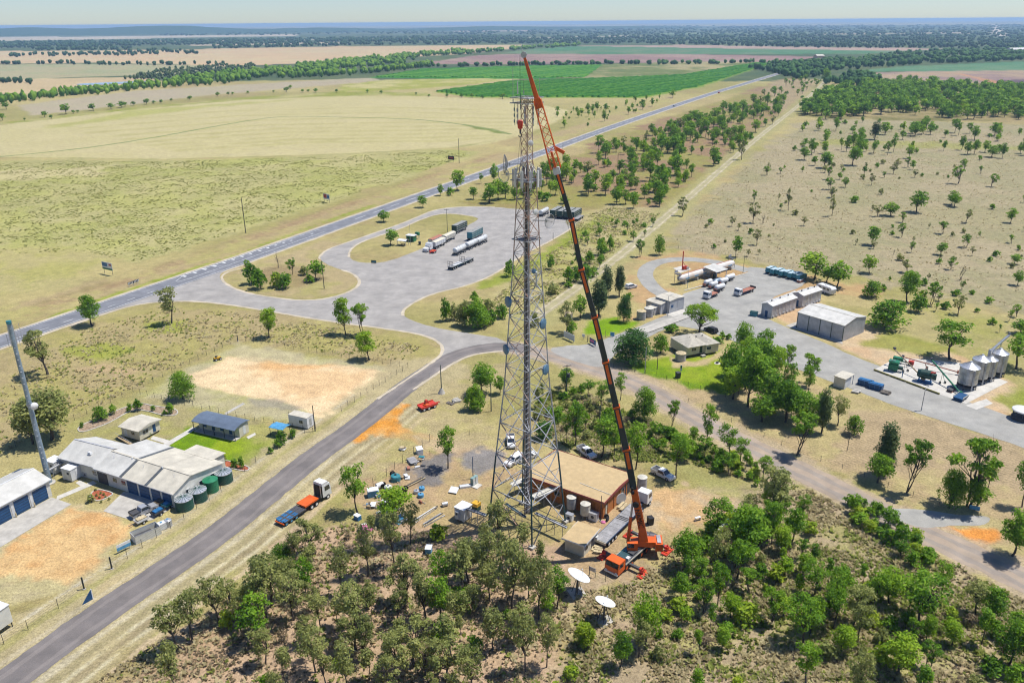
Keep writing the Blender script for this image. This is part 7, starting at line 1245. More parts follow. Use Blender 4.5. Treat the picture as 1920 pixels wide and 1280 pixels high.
def proto(kind, seed, nleaf, leaf, lm, bm='bark', stems=1):
    rnd = random.Random(seed); nr = np.random.default_rng(seed); z0, rc, nc, hf, cr, sq, sr = KP[kind]
    C = []; tries = 0
    while len(C) < nc and tries < 900:
        tries += 1; t = rnd.random(); z = z0+cr*sq*.8+(1-z0-cr*sq*1.5)*t
        prof = {'casu': (1-t)**.6*(.35+min(1, t*5)*.65), 'spread': math.sin(math.pi*(.45+.5*t))**.5, 'dense': math.sqrt(max(0, 1-(t*1.05-.12)**2)), 'bush': math.sqrt(max(0, 1-t*t))}.get(kind, math.sin(math.pi*(.12+.78*t))**.65)
        rmax = max(0, rc-cr*.75)*prof; a = rnd.uniform(0, 6.283); rr = rmax*math.sqrt(rnd.random())
        p = Vector((rr*math.cos(a), rr*math.sin(a), z))
        if all((p-q).length > cr*(.85 if kind in ('gum', 'open', 'sap', 'mid', 'bright') else .6) for q, _ in C): C.append((p, cr*rnd.uniform(.7, 1.25)))
    if kind in ('gum', 'open', 'mid', 'bright', 'sap', 'dead'):
        lean = Vector((rnd.uniform(-.07, .07), rnd.uniform(-.07, .07), 0)); C = [(p+lean*p.z, r_) for p, r_ in C]
    tb = MB(); n5 = 6 if nleaf > 900 else 4
    for s_ in range(stems):
        a = rnd.uniform(0, 6.28); base = Vector((math.cos(a), math.sin(a), 0))*(.03 if stems > 1 else 0)
        fork = base*2.2+Vector((rnd.uniform(-.04, .04), rnd.uniform(-.04, .04), hf)); limb(tb, base, fork, sr*1.25/math.sqrt(stems), sr*.85/math.sqrt(stems), n5, .06, rnd)
        top = max(C, key=lambda c: c[0].z)[0]; mids = [fork]
        limb(tb, fork, fork.lerp(top, .8), sr*.8/math.sqrt(stems), sr*.3, n5, .08, rnd)
        for k, (p, r_) in enumerate(C):
            if k % stems != s_: continue
            st = fork.lerp(top, max(0, min(.7, (p.z-hf)/(1-hf)*.6*rnd.random()))); limb(tb, st, p, sr*.42, sr*.10, 4, .14, rnd)
            if kind in ('dead', 'open'):
                for _ in range(3): limb(tb, st.lerp(p, rnd.uniform(.4, .9)), p+Vector((rnd.gauss(0, 1), rnd.gauss(0, 1), rnd.gauss(.3, .7)))*cr*.9, sr*.16, sr*.05, 3, .15, rnd)
    tm = tb.mesh('trunk', bm); cm = None
    if nleaf:
        w = np.array([r_**2 for _, r_ in C]); w /= w.sum(); k = nr.choice(len(C), nleaf, p=w); P = np.array([tuple(p) for p, _ in C])[k]; RR = np.array([r_ for _, r_ in C])[k]
        d = nr.normal(size=(nleaf, 3)); d /= np.linalg.norm(d, axis=1)[:, None]; d[:, 2] = np.where((d[:, 2] < -.25) & (nr.random(nleaf) < .6), -d[:, 2], d[:, 2])
        c = P+d*(RR*nr.uniform(.35, 1.08, nleaf)**.8)[:, None]*np.array([1, 1, sq])
        nrm = d*.7+nr.normal(size=(nleaf, 3))*.55+np.array([0, 0, .35]); nrm /= np.linalg.norm(nrm, axis=1)[:, None]
        t1 = np.cross(nrm, nr.normal(size=(nleaf, 3))); t1 /= np.linalg.norm(t1, axis=1)[:, None]; t2 = np.cross(nrm, t1)
        s = leaf*nr.uniform(.55, 1.35, nleaf)[:, None]
        V = np.stack([c-t1*s, c-t2*s*.55, c+t1*s, c+t2*s*.55], 1).reshape(-1, 3); V[:, 2] = np.maximum(V[:, 2], .01)
        F_ = np.arange(nleaf*4).reshape(-1, 4)
        cm = bpy.data.meshes.new('crown'); cm.from_pydata(V.tolist(), [], F_.tolist()); cm.materials.append(M(lm)); cm.update()
    return tm, cm, rc
PR = {}
def protos(kind, lm, near, mid, bm='bark', var=4, stems=1, leaf=.026):
    key = (kind, lm); PR[key] = {}
    for lod, (n, lf) in (('n', (near, leaf)), ('m', (mid, leaf*1.9)), ('f', (max(60, mid//4), leaf*3.6))):
        PR[key][lod] = [proto(kind, hash((len(kind), len(lm), i)) % 9999+i*7+ord(kind[0])+ord(lm[5])*3, n, lf, lm, bm, stems) for i in range(var if lod != 'f' else 3)]
protos('gum', 'leaf_gum', 1250, 460, var=9, leaf=.024); protos('gum', 'leaf_mid', 1350, 460, var=6, leaf=.024); protos('mid', 'leaf_mid', 2600, 600, var=5); protos('mid', 'leaf_gum', 3000, 600, var=3); protos('mid', 'leaf_bright', 2600, 560, var=4)
protos('bright', 'leaf_bright', 2600, 560, var=4); protos('dense', 'leaf_dark', 6000, 1300, leaf=.027); protos('dense', 'leaf_mid', 5200, 1200, leaf=.027); protos('casu', 'leaf_casu', 3600, 700, leaf=.022); protos('spread', 'leaf_bright', 4200, 900, leaf=.024)
protos('bush', 'leaf_yellow', 2600, 420, var=5, stems=3, leaf=.05); protos('bush', 'leaf_mid', 2600, 420, var=5, stems=3, leaf=.05); protos('bush', 'leaf_gum', 1800, 360, var=3, stems=3, leaf=.05); protos('bush', 'leaf_dry', 900, 200, var=3, stems=3, leaf=.04)
protos('sap', 'leaf_mid', 800, 220, var=4); protos('sap', 'leaf_gum', 800, 220, var=3); protos('open', 'leaf_mid', 1900, 420, 'bark', 4, 2, .024); protos('open', 'leaf_bright', 1900, 420, 'bark', 3, 2, .024); protos('open', 'leaf_gum', 1500, 380, 'bark', 4, 1, .024); protos('dead', 'leaf_dry', 0, 0, 'bark', 4, 2)
for k in PR[('dead', 'leaf_dry')].values():
    for i in range(len(k)): k[i] = (k[i][0], None, k[i][2])
NTREE = {}; SPOTS = []
def tree(x, y, h, w, kind, lm, name, label, group=None, cat='tree', lod=None, rnd=random, wide=True):
    hp = h/(math.hypot(x, y)/FPX)
    lod = lod or ('n' if hp > 52 else 'm' if hp > 17 else 'f'); L_ = PR.get((kind, lm), PR[('dense' if kind == 'dense' else kind, 'leaf_mid')] if (kind, 'leaf_mid') in PR else PR[('casu', 'leaf_casu')])[lod]; tm, cm, rc = L_[rnd.randrange(len(L_))]
    e = empty(name, (x, y, 0), rnd.uniform(0, 6.28), label, cat, group)
    sx = (w/(2*rc)) if w else h*rnd.uniform(.72, 1.32); e.scale = (sx*rnd.uniform(.94, 1.06), sx*rnd.uniform(.94, 1.06), h)
    t = bpy.data.objects.new('trunk', tm); COL.objects.link(t); t.parent = e
    if cm: c = bpy.data.objects.new('crown', cm); COL.objects.link(c); c.parent = e
    SPOTS.append((x, y, (w or h*.5)*.5)); NTREE[name] = NTREE.get(name, 0)+1
    return e
def T(px, py, top, wpx, kind, lm, label, name='tree', cat='tree', group=None):
    p = g(px, py); return tree(p.x, p.y, max(.6, hgt(px, py, top)), wpx*mpp(px, py), kind, lm, name, label, group, cat)
G_, M_, B_, D_, C_, Y_ = 'leaf_gum', 'leaf_mid', 'leaf_bright', 'leaf_dark', 'leaf_casu', 'leaf_yellow'
MARK = {'low loader truck': (570, 955), 'satellite dishes': (1110, 1120), 'tower legs': (960, 1010), 'street': (330, 1150), 'crane': (1200, 1040), 'gravel road': (1640, 970), 'gravel turnout': (1790, 990), 'right corner': (1890, 1260), 'bottom edge': (1150, 1275), 'scrub edge': (380, 1260), 'house': (1310, 655), 'clearing': (1330, 950), 'brick building': (1110, 900), 'depot loop road': (1210, 515), 'rest area': (1020, 425), 'highway': (1150, 240), 'track bend': (1440, 245), 'silos': (1840, 715), 'big shed': (1570, 605), 'teal trucks': (1475, 520), 'right edge': (1915, 400), 'track crossing': (1500, 200), 'paddock centre': (1680, 330), 'orchard': (1250, 150), 'far right fields': (1880, 165)}
MARKW = {k: g(*v) for k, v in MARK.items()}
HUE = {'leaf_gum': 'olive', 'leaf_mid': 'green', 'leaf_bright': 'bright', 'leaf_dark': 'dark', 'leaf_casu': 'dark', 'leaf_yellow': 'lime', 'leaf_dry': 'brown'}
NOUN = {'gum': ('gum_tree', 'gum tree', 'tree'), 'mid': ('leafy_tree', 'tree', 'tree'), 'bright': ('leafy_tree', 'tree', 'tree'), 'dense': ('dense_tree', 'dense tree', 'tree'), 'casu': ('she_oak_tree', 'she-oak', 'tree'), 'sap': ('sapling', 'slim sapling', 'tree'), 'open': ('open_tree', 'open-crowned tree', 'tree'), 'bush': ('scrub_bush', 'bush', 'bush'), 'dead': ('dead_tree', 'bare tree', 'tree')}
SHARED = []
CLEAR = wp([(1040, 1062), (1130, 1010), (1265, 985), (1285, 1085), (1222, 1140), (1195, 1205), (1065, 1195)])    # kept open round crane and dishes
# paddock in front of the junction
T(173, 611, 554, 47, 'mid', 'leaf_casu' if False else M_, 'dark rounded tree standing alone beside the highway edge line'); T(322, 606, 538, 50, 'gum', G_, 'tall olive gum tree over a bright grass patch below the junction')
T(90, 702, 615, 74, 'open', G_, 'thin umbrella-shaped gum tree right of the monopole top'); T(98, 824, 731, 112, 'mid', G_, 'broad dark gum tree beside the monopole and cream office roof'); T(62, 832, 760, 60, 'mid', G_, 'smaller gum tree half hidden behind the leaning monopole')
T(504, 633, 577, 36, 'bright', M_ if False else B_, 'leafy narrow tree left of the sandy arena corner post'); T(344, 748, 697, 54, 'dense', M_, 'round bushy tree at the left edge of the sand arena')
T(648, 627, 559, 36, 'bright', B_, 'tall bright tree, left of the pair below the junction road'); T(680, 627, 566, 42, 'open', M_, 'forked tree, right of the pair below the junction road'); T(691, 674, 622, 42, 'bright', B_, 'small bright tree above the right corner of the sand arena')
for i, (x, y, t, w, k, l_) in enumerate([(463, 507, 487, 18, 'open', M_), (472, 533, 494, 34, 'bush', M_), (490, 541, 503, 38, 'bush', M_), (522, 538, 508, 30, 'bush', Y_), (536, 541, 512, 36, 'bush', M_), (548, 515, 481, 22, 'open', M_), (571, 515, 498, 24, 'bush', G_), (594, 524, 488, 36, 'mid', M_), (580, 530, 514, 22, 'bush', M_)]):
    SHARED.append((T(x, y, t, w, k, l_, '%s %s on the teardrop island by the highway' % (HUE[l_], NOUN[k][1]), NOUN[k][0], NOUN[k][2]), 'on the teardrop island'))
T(521, 503, 468, 14, 'dead', 'leaf_dry', 'bare dead tree standing over the bushes on the teardrop island')
T(733, 460, 431, 28, 'mid', M_, 'small round tree beside the rest stop picnic shelter'); T(719, 416, 394, 25, 'mid', M_, 'small round tree between highway and rest area loop'); T(793, 389, 366, 21, 'mid', M_, 'small round tree above the top of the rest area loop')
for x, y, t, w, k, l_, lb in [(857, 357, 318, 32, 'mid', B_, 'largest tree on the highway verge left of the lattice tower'), (926, 344, 306, 19, 'mid', M_, 'slim dark tree by the highway just left of the tower'), (918, 381, 345, 32, 'mid', M_, 'thick green tree between the rest area and the tower'), (888, 374, 351, 20, 'mid', M_, 'small dark tree left of the thick tree by the rest area'), (826, 367, 345, 14, 'mid', M_, 'small slim tree on the near verge of the highway'), (845, 366, 350, 18, 'bush', M_, 'low bush at the foot of the largest verge tree'), (902, 345, 325, 10, 'sap', M_, 'thin sapling beside the highway left of the tower')]:
    T(x, y, t, w, k, l_, lb)
T(1188, 680, 618, 82, 'dense', D_, 'huge dark round tree at the depot entrance corner'); T(1238, 662, 625, 36, 'dense', M_, 'light green tree against the left wall of the house')
T(1123, 592, 520, 40, 'casu', C_, 'tall dark she-oak, nearest the crane boom'); T(1137, 557, 498, 28, 'casu', C_, 'tall she-oak left of the pair by the white car'); T(1161, 556, 494, 24, 'casu', C_, 'tall she-oak right of the pair by the white car'); T(1088, 597, 551, 30, 'mid', M_, 'dark tree just left of the crane boom above the lawn'); T(1170, 603, 556, 32, 'dense', D_, 'dark glossy tree beside the concrete water tanks')
T(1062, 626, 568, 42, 'open', G_, 'open grey tree between tower and crane above the white board'); T(1072, 625, 600, 24, 'bush', M_, 'small shrub at the foot of the grey tree near the white board', 'bush', 'bush')
T(1236, 478, 440, 24, 'dense', M_, 'dark tree outside the depot loop road'); T(1200, 482, 450, 24, 'open', M_, 'light open tree left of the dark tree by the loop road')
T(1311, 627, 570, 80, 'spread', B_, 'wide spreading umbrella tree behind the house'); T(1262, 622, 607, 30, 'bush', M_, 'dark shrub left of the spreading tree behind the house', 'bush', 'bush')
for x, y, t, w in [(1353, 634, 621, 14), (1367, 636, 625, 14), (1345, 642, 631, 26)]: SHARED.append((T(x, y, t, w, 'bush', M_, 'clipped dark shrub at the back right corner of the house', 'bush', 'bush'), 'behind the house'))
for x, y, t, w, k, l_, lb in [(1390, 668, 603, 38, 'mid', M_, 'upright dark tree right of the house'), (1402, 762, 655, 74, 'mid', M_, 'largest dark tree in the clump below the house'), (1374, 748, 690, 56, 'mid', B_, 'bright leafy tree at the left edge of the big clump'), (1440, 772, 690, 70, 'mid', M_, 'dark spreading tree in the middle of the big clump'), (1474, 784, 725, 78, 'mid', M_, 'low broad tree at the front of the big clump'), (1428, 790, 740, 60, 'mid', G_ if False else M_, 'shadowed tree at the lower left of the big clump'), (1508, 805, 735, 60, 'mid', M_, 'green tree at the right of the big clump'), (1470, 705, 645, 36, 'open', M_, 'open airy tree beside the depot road lamp'), (1516, 722, 664, 48, 'open', M_, 'open branched tree beside the depot road'), (1540, 812, 728, 30, 'casu', C_, 'tall dark she-oak at the right end of the big clump'), (1494, 852, 772, 62, 'open', M_, 'leaning forked tree below the big clump'), (1570, 798, 744, 40, 'gum', G_, 'grey-green tree on the tilled ground right of the big clump'), (1600, 815, 778, 38, 'dense', B_, 'small round lime-green tree on the tilled ground'), (1588, 845, 806, 12, 'dead', 'leaf_dry', 'thin dead sapling below the lime-green round tree'), (1660, 614, 565, 80, 'dense', M_, 'huge dark round bush at the right end of the big shed'), (1634, 557, 527, 40, 'dense', M_, 'round bush behind the big shed and caravan'), (1527, 524, 475, 58, 'mid', B_, 'broad bright tree behind the row of blue trucks'), (1569, 538, 488, 44, 'mid', M_, 'dark tree behind the caravan'), (1550, 530, 500, 36, 'mid', M_, 'dark tree between bright tree and caravan'), (1700, 567, 508, 42, 'mid', M_, 'tall ragged tree in the paddock behind the big round bush'), (1720, 585, 552, 40, 'bush', M_, 'low leafy tree right of the ragged paddock tree'), (1745, 572, 530, 34, 'open', M_, 'open tree right of the low leafy tree'), (1630, 512, 478, 28, 'mid', B_, 'small light green round tree behind the depot trees'), (1780, 674, 604, 78, 'gum', M_, 'big dark ragged tree above the grain auger yard'), (1905, 692, 625, 70, 'gum', M_, 'big dark tree at the right edge beside the silos'), (1912, 625, 598, 36, 'mid', M_, 'green tree at the right edge above the silos'), (1796, 590, 555, 30, 'open', G_, 'thin branched tree in the paddock above the ragged tree'), (1803, 525, 495, 22, 'dead', 'leaf_dry', 'bare forked tree in the paddock right of the depot'), (1908, 535, 507, 22, 'mid', M_, 'small dense tree at the right edge of the paddock'), (1903, 495, 476, 22, 'mid', M_, 'small tree at the right edge higher up the paddock'), (1763, 478, 455, 20, 'mid', M_, 'small round tree alone in the middle of the paddock')]:
    T(x, y, t, w, k, l_, lb)
for x, y, t, w, k, l_, lb in [(1655, 890, 788, 44, 'casu', C_, 'tall dark she-oak across the gravel road from the scrub'), (1700, 922, 822, 62, 'open', M_, 'forked open tree beside the tall roadside she-oak'), (1812, 950, 820, 98, 'open', M_, 'large spreading tree with pale limbs at the gravel turnout'), (1780, 952, 880, 60, 'dense', M_, 'dark dense tree under the large spreading tree'), (1828, 955, 900, 50, 'mid', M_, 'dense bush at the foot of the large spreading tree'), (1852, 920, 868, 36, 'gum', G_, 'small grey tree right of the large spreading tree'), (1916, 950, 858, 44, 'gum', M_, 'tree cut by the right edge above the gravel turnout'), (1898, 1042, 955, 70, 'mid', M_, 'broad tree at the right edge beyond the gravel road'), (1645, 905, 850, 50, 'mid', M_, 'low dense tree at the foot of the roadside she-oak'), (1322, 846, 757, 36, 'gum', M_, 'tall slim tree on the near verge left of the gravel road'), (1366, 862, 795, 42, 'gum', B_, 'light green slim tree on the near verge of the gravel road'), (1208, 787, 725, 52, 'dense', G_, 'dense grey-green tree right of the crane boom near the road'), (1163, 750, 700, 28, 'gum', M_, 'slim tree touching the crane boom near the road'), (1258, 803, 750, 30, 'open', M_, 'thin tree on the verge right of the dense grey-green tree'), (905, 738, 680, 52, 'mid', M_, 'dark leafy tree left of the tower near the road bend'), (890, 768, 722, 42, 'bush', B_, 'bright leafy bush below the dark tree near the road bend'), (937, 738, 704, 26, 'mid', M_, 'small dark tree touching the left face of the tower'), (840, 878, 800, 48, 'gum', B_, 'bright tree over dry branches at the junk yard corner'), (671, 963, 874, 64, 'gum', M_, 'tall green tree beside the low loader truck'), (1062, 829, 776, 24, 'gum', M_, 'slim tree at the back left of the brick building'), (1079, 835, 752, 46, 'gum', M_, 'tall bright tree behind the brick building, left one'), (1128, 858, 780, 58, 'gum', M_, 'tall tree behind the brick building, middle one'), (1153, 855, 800, 34, 'gum', M_, 'tree behind the brick building beside the crane boom'), (1192, 880, 792, 52, 'gum', B_, 'tree behind the brick building, right of the boom'), (1267, 897, 812, 50, 'gum', B_, 'tree standing right beside the parked white ute'), (1021, 822, 790, 46, 'dense', D_, 'dark round shrub behind the tower base'), (1100, 775, 740, 20, 'open', G_, 'thin dead-looking tree above the brick building')]:
    T(x, y, t, w, k, l_, lb)
for x, y, t, w, l_ in [(836, 602, 560, 26, M_), (852, 600, 568, 30, G_), (872, 610, 562, 40, G_), (895, 614, 562, 56, M_), (922, 606, 580, 24, B_), (916, 585, 558, 30, G_), (890, 566, 545, 20, M_), (941, 596, 570, 30, M_), (956, 518, 488, 24, B_), (1066, 532, 502, 26, M_), (1080, 528, 500, 24, B_), (1100, 530, 498, 30, M_), (1112, 520, 500, 20, M_), (1180, 560, 548, 16, M_), (1034, 505, 478, 18, M_), (1127, 478, 448, 24, M_), (1143, 470, 440, 18, M_), (1105, 495, 470, 22, B_), (1037, 550, 530, 30, G_), (1000, 610, 585, 30, G_)]:
    SHARED.append((T(x, y, t, w, 'bush', l_, '%s %s bush on the bank between rest area and rail track' % ('wide' if w > 27 else 'small', HUE[l_]), 'bush', 'bush'), 'on the rest area bank'))
# garden shrubs of the office
for x, y, t, w, l_, lb in [(189, 787, 762, 34, M_, 'largest glossy shrub in the kerbed garden bed'), (213, 776, 758, 17, M_, 'dark small shrub next to the largest garden shrub'), (244, 772, 756, 13, M_, 'small shrub midway along the curved garden bed'), (259, 770, 748, 22, B_, 'bright shrub near the top of the curved garden bed'), (320, 775, 755, 18, B_, 'bright shrub at the right tip of the curved garden bed'), (309, 778, 768, 12, M_, 'low shrub left of the bright tip shrub'), (288, 770, 760, 12, B_, 'pale low shrub in the curved garden bed'), (154, 801, 791, 10, M_, 'lone small shrub at the left tip of the garden bed'), (278, 818, 806, 17, M_, 'clipped green ball shrub at the cottage front'), (529, 832, 806, 22, B_, 'bright shrub in front of the blue shade canopy'), (550, 820, 804, 19, M_, 'dark ball shrub beside the blue shade canopy'), (521, 838, 822, 18, M_, 'dark shrub left of the bright canopy shrub'), (507, 850, 838, 14, M_, 'small dark shrub by the fence post below the canopy'), (404, 868, 848, 16, M_, 'green shrub left in the small bed by the tanks'), (415, 868, 845, 22, G_, 'grey flowering shrub in the small bed by the tanks'), (440, 875, 860, 18, B_, 'lime shrub in the small bed by the tanks'), (453, 877, 855, 14, M_, 'upright shrub right in the small bed by the tanks'), (172, 940, 926, 20, G_, 'large grey shrub at the left of the red mulch bed')]:
    T(x, y, t, w, 'bush' if w < 30 else 'dense', l_, lb, 'garden_shrub', 'shrub')
for x, y in [(181, 930), (189, 926), (187, 934), (198, 933), (205, 937), (195, 928), (190, 942), (179, 920)]: SHARED.append((T(x, y, y-5, 6, 'bush', G_, 'small tufted plant on the red mulch bed', 'garden_shrub', 'shrub'), 'on the red mulch bed'))
# ------------------------------------------------------------------ scattered woods, every tree on its own spot
def inpoly(P, X, Y): return segdist(P, X, Y, True)[1]
def scatter(poly, n, dmin, seed, clear=None, gap=1.0, clump=0):
    P = wp(poly); r2 = np.random.default_rng(seed); out = []; lo, hi = P.min(0), P.max(0); cnt = 0
    while len(out) < n and cnt < 40:
        cnt += 1; q = r2.uniform(lo, hi, (max(200, n*3), 2)); q = q[inpoly(P, q[:, 0], q[:, 1])]
        if clump and len(q): q = q[r2.random(len(q)) < sstep(fbm(q[:, 0]/clump, q[:, 1]/clump, seed, 2), .44, .60)+.05]
        for p in q:
            if len(out) >= n: break
            if all((p[0]-o[0])**2+(p[1]-o[1])**2 > dmin*dmin for o in out) and all((p[0]-s[0])**2+(p[1]-s[1])**2 > (s[2]*gap)**2 for s in clear or ()): out.append(p)
    return out
def wood(poly, n, dmin, mix_, hr, where, seed, wr=None, clump=0):
    rnd = random.Random(seed)
    for p in scatter(poly, n, dmin, seed, [s for s in SPOTS], .45, clump):
        if inpoly(CLEAR, p[:1], p[1:])[0]: continue
        k, l_, hs = rnd.choices([m_[:3] for m_ in mix_], [m_[3] for m_ in mix_])[0]; f = rnd.random(); h = (hr[0]*.8+(hr[1]*1.12-hr[0]*.8)*f)*hs
        nm, noun, cat = NOUN[k]; lm_ = min(MARKW, key=lambda q: (MARKW[q].x-p[0])**2+(MARKW[q].y-p[1])**2)
        size = ('small', 'mid-sized', 'tall')[min(2, int(f*3))] if k != 'bush' else ('low', 'rounded', 'large')[min(2, int(f*3))]
        e = tree(p[0], p[1], h, (wr(rnd)*h if wr else None), k, l_, nm, '%s %s %s %s, by the %s' % (size, HUE[l_], noun, where, lm_), None, cat, rnd=rnd); SHARED.append((e, where))
for x, y, t, w in [(411, 1173, 1080, 76), (361, 1200, 1106, 78), (500, 1162, 1054, 84), (556, 1062, 998, 40), (870, 1120, 1020, 90), (960, 1140, 1010, 95), (1010, 1160, 1035, 80), (910, 1100, 1000, 70), (800, 1170, 1075, 70), (690, 1080, 985, 60), (740, 1060, 960, 60), (640, 1120, 1020, 55), (1025, 1250, 1150, 60), (985, 1260, 1150, 70), (770, 1020, 940, 50)]:
    SHARED.append((T(x, y, t, w*.82, 'gum', G_, 'large olive gum tree in the foreground scrub, by the %s' % min(MARKW, key=lambda q: (MARKW[q]-g(x, y)).length), 'gum_tree'), 'in the foreground scrub'))
T(1212, 1208, 1118, 62, 'mid', B_, 'rounded light green tree just right of the smaller satellite dish'); T(1163, 1250, 1185, 42, 'mid', M_, 'dark sapling below the satellite dishes'); T(1095, 1212, 1168, 50, 'bush', Y_, 'bright yellow-green shrub below the two satellite dishes', 'bush', 'bush'); T(530, 1064, 1020, 50, 'dense', M_, 'dark dense bush at the left edge of the scrub by the street', 'bush', 'bush')
T(735, 972, 918, 70, 'mid', B_, 'bright tree spreading over the junk heap'); T(820, 1010, 985, 50, 'bush', Y_, 'lime bush at the lower end of the junk yard fence', 'bush', 'bush'); T(430, 1175, 1140, 36, 'bush', Y_, 'lime green bush between two street side gum trees', 'bush', 'bush')
W1 = [(470, 1095), (560, 1015), (640, 985), (720, 985), (800, 1005), (900, 1020), (1000, 1040), (1050, 1080), (1045, 1150), (1080, 1290), (1080, 1330), (280, 1330), (300, 1230)]
wood(W1, 104, 2.7, [('gum', G_, 1.0, 7), ('gum', M_, .9, 1.2), ('sap', G_, .8, 3), ('open', G_, .95, 3.5), ('dead', 'leaf_dry', .7, .6), ('bush', M_, .3, 1.6), ('bush', Y_, .26, .9), ('bush', 'leaf_dry', .26, 2.2)], (6.2, 9.5), 'in the foreground scrub', 31, clump=15)
W2 = [(1190, 1110), (1250, 1040), (1320, 1010), (1400, 960), (1470, 945), (1530, 1000), (1650, 1050), (1760, 1110), (1920, 1190), (1990, 1320), (1100, 1330), (1120, 1230), (1200, 1220)]
wood(W2, 128, 2.4, [('gum', M_, 1.0, 2), ('mid', M_, .85, 1.6), ('mid', B_, .75, 1.6), ('gum', G_, .95, 1), ('sap', M_, .75, 2), ('bush', Y_, .36, 4), ('bush', M_, .40, 4), ('bush', G_, .34, 2), ('open', M_, .9, 1.6), ('bush', 'leaf_dry', .25, .8)], (5.2, 8.8), 'in the lower right scrub', 32, clump=13)
wood([(1215, 1060), (1240, 1005), (1300, 985), (1340, 1000), (1480, 950), (1500, 1010), (1430, 1080), (1300, 1110)], 13, 3.6, [('gum', G_, 1.05, 4), ('gum', M_, 1, 3), ('mid', M_, 1, 3)], (7, 10), 'close behind the crane', 33)
wood([(1590, 945), (1640, 950), (1720, 1010), (1760, 1062), (1700, 1060), (1640, 1010), (1580, 975)], 26, 1.7, [('bush', M_, .4, 5), ('bush', Y_, .35, 1), ('mid', M_, .6, 1)], (5, 7), 'on the gravel road edge', 34)
wood([(1230, 800), (1330, 845), (1450, 885), (1420, 912), (1300, 870), (1220, 840)], 58, 1.9, [('bush', M_, .36, 4), ('bush', Y_, .3, 2), ('gum', M_, .8, 1.5)], (5, 7), 'on the road verge', 35)
wood([(1000, 740), (1060, 720), (1160, 770), (1240, 815), (1200, 850), (1060, 820), (1010, 800)], 52, 2.2, [('bush', M_, .33, 4), ('bush', G_, .33, 2), ('gum', M_, .9, 2), ('bush', 'leaf_dry', .25, 2), ('sap', G_, .8, 1)], (5, 7.5), 'behind the tower', 36)
wood([(900, 376), (1000, 345), (1130, 282), (1280, 232), (1400, 197), (1470, 190), (1462, 232), (1368, 292), (1275, 362), (1225, 398), (1110, 386), (1000, 378)], 360, 4.0, [('mid', M_, 1, 6), ('gum', M_, 1.05, 4), ('mid', B_, .9, 3.5), ('bush', M_, .45, 6), ('open', G_, .9, .8)], (7, 11.5), 'between highway and track', 37, clump=30)
wood([(1395, 190), (1470, 155), (1535, 148), (1540, 160), (1498, 195), (1465, 225)], 40, 7, [('gum', M_, 1, 4), ('open', M_, 1, 3), ('bush', M_, .45, 3)], (6, 11), 'near the track crossing', 47)
wood([(1045, 210), (1120, 205), (1200, 190), (1290, 180), (1330, 168), (1250, 195), (1130, 235), (1040, 245)], 46, 6, [('mid', M_, 1, 4), ('bush', M_, .42, 3), ('mid', B_, .8, 2)], (5, 9), 'beyond the highway', 38)
def tiled(name, poly, n, dmin, hr, wr, kinds, seed):
    """a wood that reads as one mass: leafy trees with trunks, all in one mesh"""
    rnd = random.Random(seed); VT, FT, nT, VC, FC, nC = [], [], 0, [], [], 0; cache = {}
    def arr(me_):
        if me_.name not in cache:
            v = np.empty(len(me_.vertices)*3); me_.vertices.foreach_get('co', v); f = np.empty(len(me_.polygons)*4, int); me_.loops.foreach_get('vertex_index', f); cache[me_.name] = (v.reshape(-1, 3), f.reshape(-1, 4))
        return cache[me_.name]
    for p in scatter(poly, n, dmin, seed):
        tm, cm, rc = rnd.choice(PR[rnd.choice(kinds)]['f']); h = rnd.uniform(*hr); sx = rnd.uniform(*wr)*h/(2*rc); a_ = rnd.uniform(0, 6.28); ca, sa = math.cos(a_)*sx, math.sin(a_)*sx
        for me_, VV_, FF_, c in ((tm, VT, FT, 0), (cm, VC, FC, 1)):
            v, f = arr(me_); q = np.stack([p[0]+v[:, 0]*ca-v[:, 1]*sa, p[1]+v[:, 0]*sa+v[:, 1]*ca, v[:, 2]*h], 1); VV_.append(q); FF_.append(f+(nC if c else nT))
            if c: nC += len(v)
            else: nT += len(v)
    for nm, V, F_, m in ((name+'_trunks', VT, FT, 'bark'), (name, VC, FC, kinds[0][1])):
        V = np.concatenate(V); F_ = np.concatenate(F_); me_ = bpy.data.meshes.new(nm); me_.vertices.add(len(V)); me_.vertices.foreach_set('co', V.ravel()); me_.loops.add(F_.size); me_.loops.foreach_set('vertex_index', F_.ravel()); me_.polygons.add(len(F_)); me_.polygons.foreach_set('loop_start', np.arange(len(F_))*4); me_.update(calc_edges=True); me_.materials.append(M(m)); tag(link(nm, me_), kind='stuff')
FB = [(1500, 215), (1540, 176), (1620, 160), (1720, 158), (1850, 166), (1990, 172), (1990, 226), (1800, 224), (1680, 214), (1600, 219), (1545, 230)]
tiled('forest_belt', FB, 430, 6.5, (9, 14.5), (.8, 1.15), [('mid', M_), ('dense', M_)], 39); tiled('forest_belt_pale', FB, 130, 8, (8, 12), (.8, 1.1), [('mid', B_)], 40)
wood([(1500, 235), (1620, 230), (1960, 245), (1960, 300), (1750, 300), (1560, 290), (1440, 300), (1400, 320), (1450, 270)], 95, 5.5, [('mid', M_, 1, 5), ('gum', M_, 1, 2), ('mid', B_, .9, 4), ('bush', M_, .4, 1.5)], (6.5, 11), 'in the upper dry paddock', 40, clump=45)
wood([(1400, 320), (1560, 295), (1960, 305), (1960, 420), (1700, 420), (1480, 410), (1320, 420), (1300, 400)], 54, 6.0, [('mid', M_, .9, 3), ('open', M_, .9, 4), ('open', G_, .8, 3), ('bush', M_, .40, 2), ('bush', G_, .4, 2)], (4.5, 8), 'in the middle dry paddock', 41, clump=40)
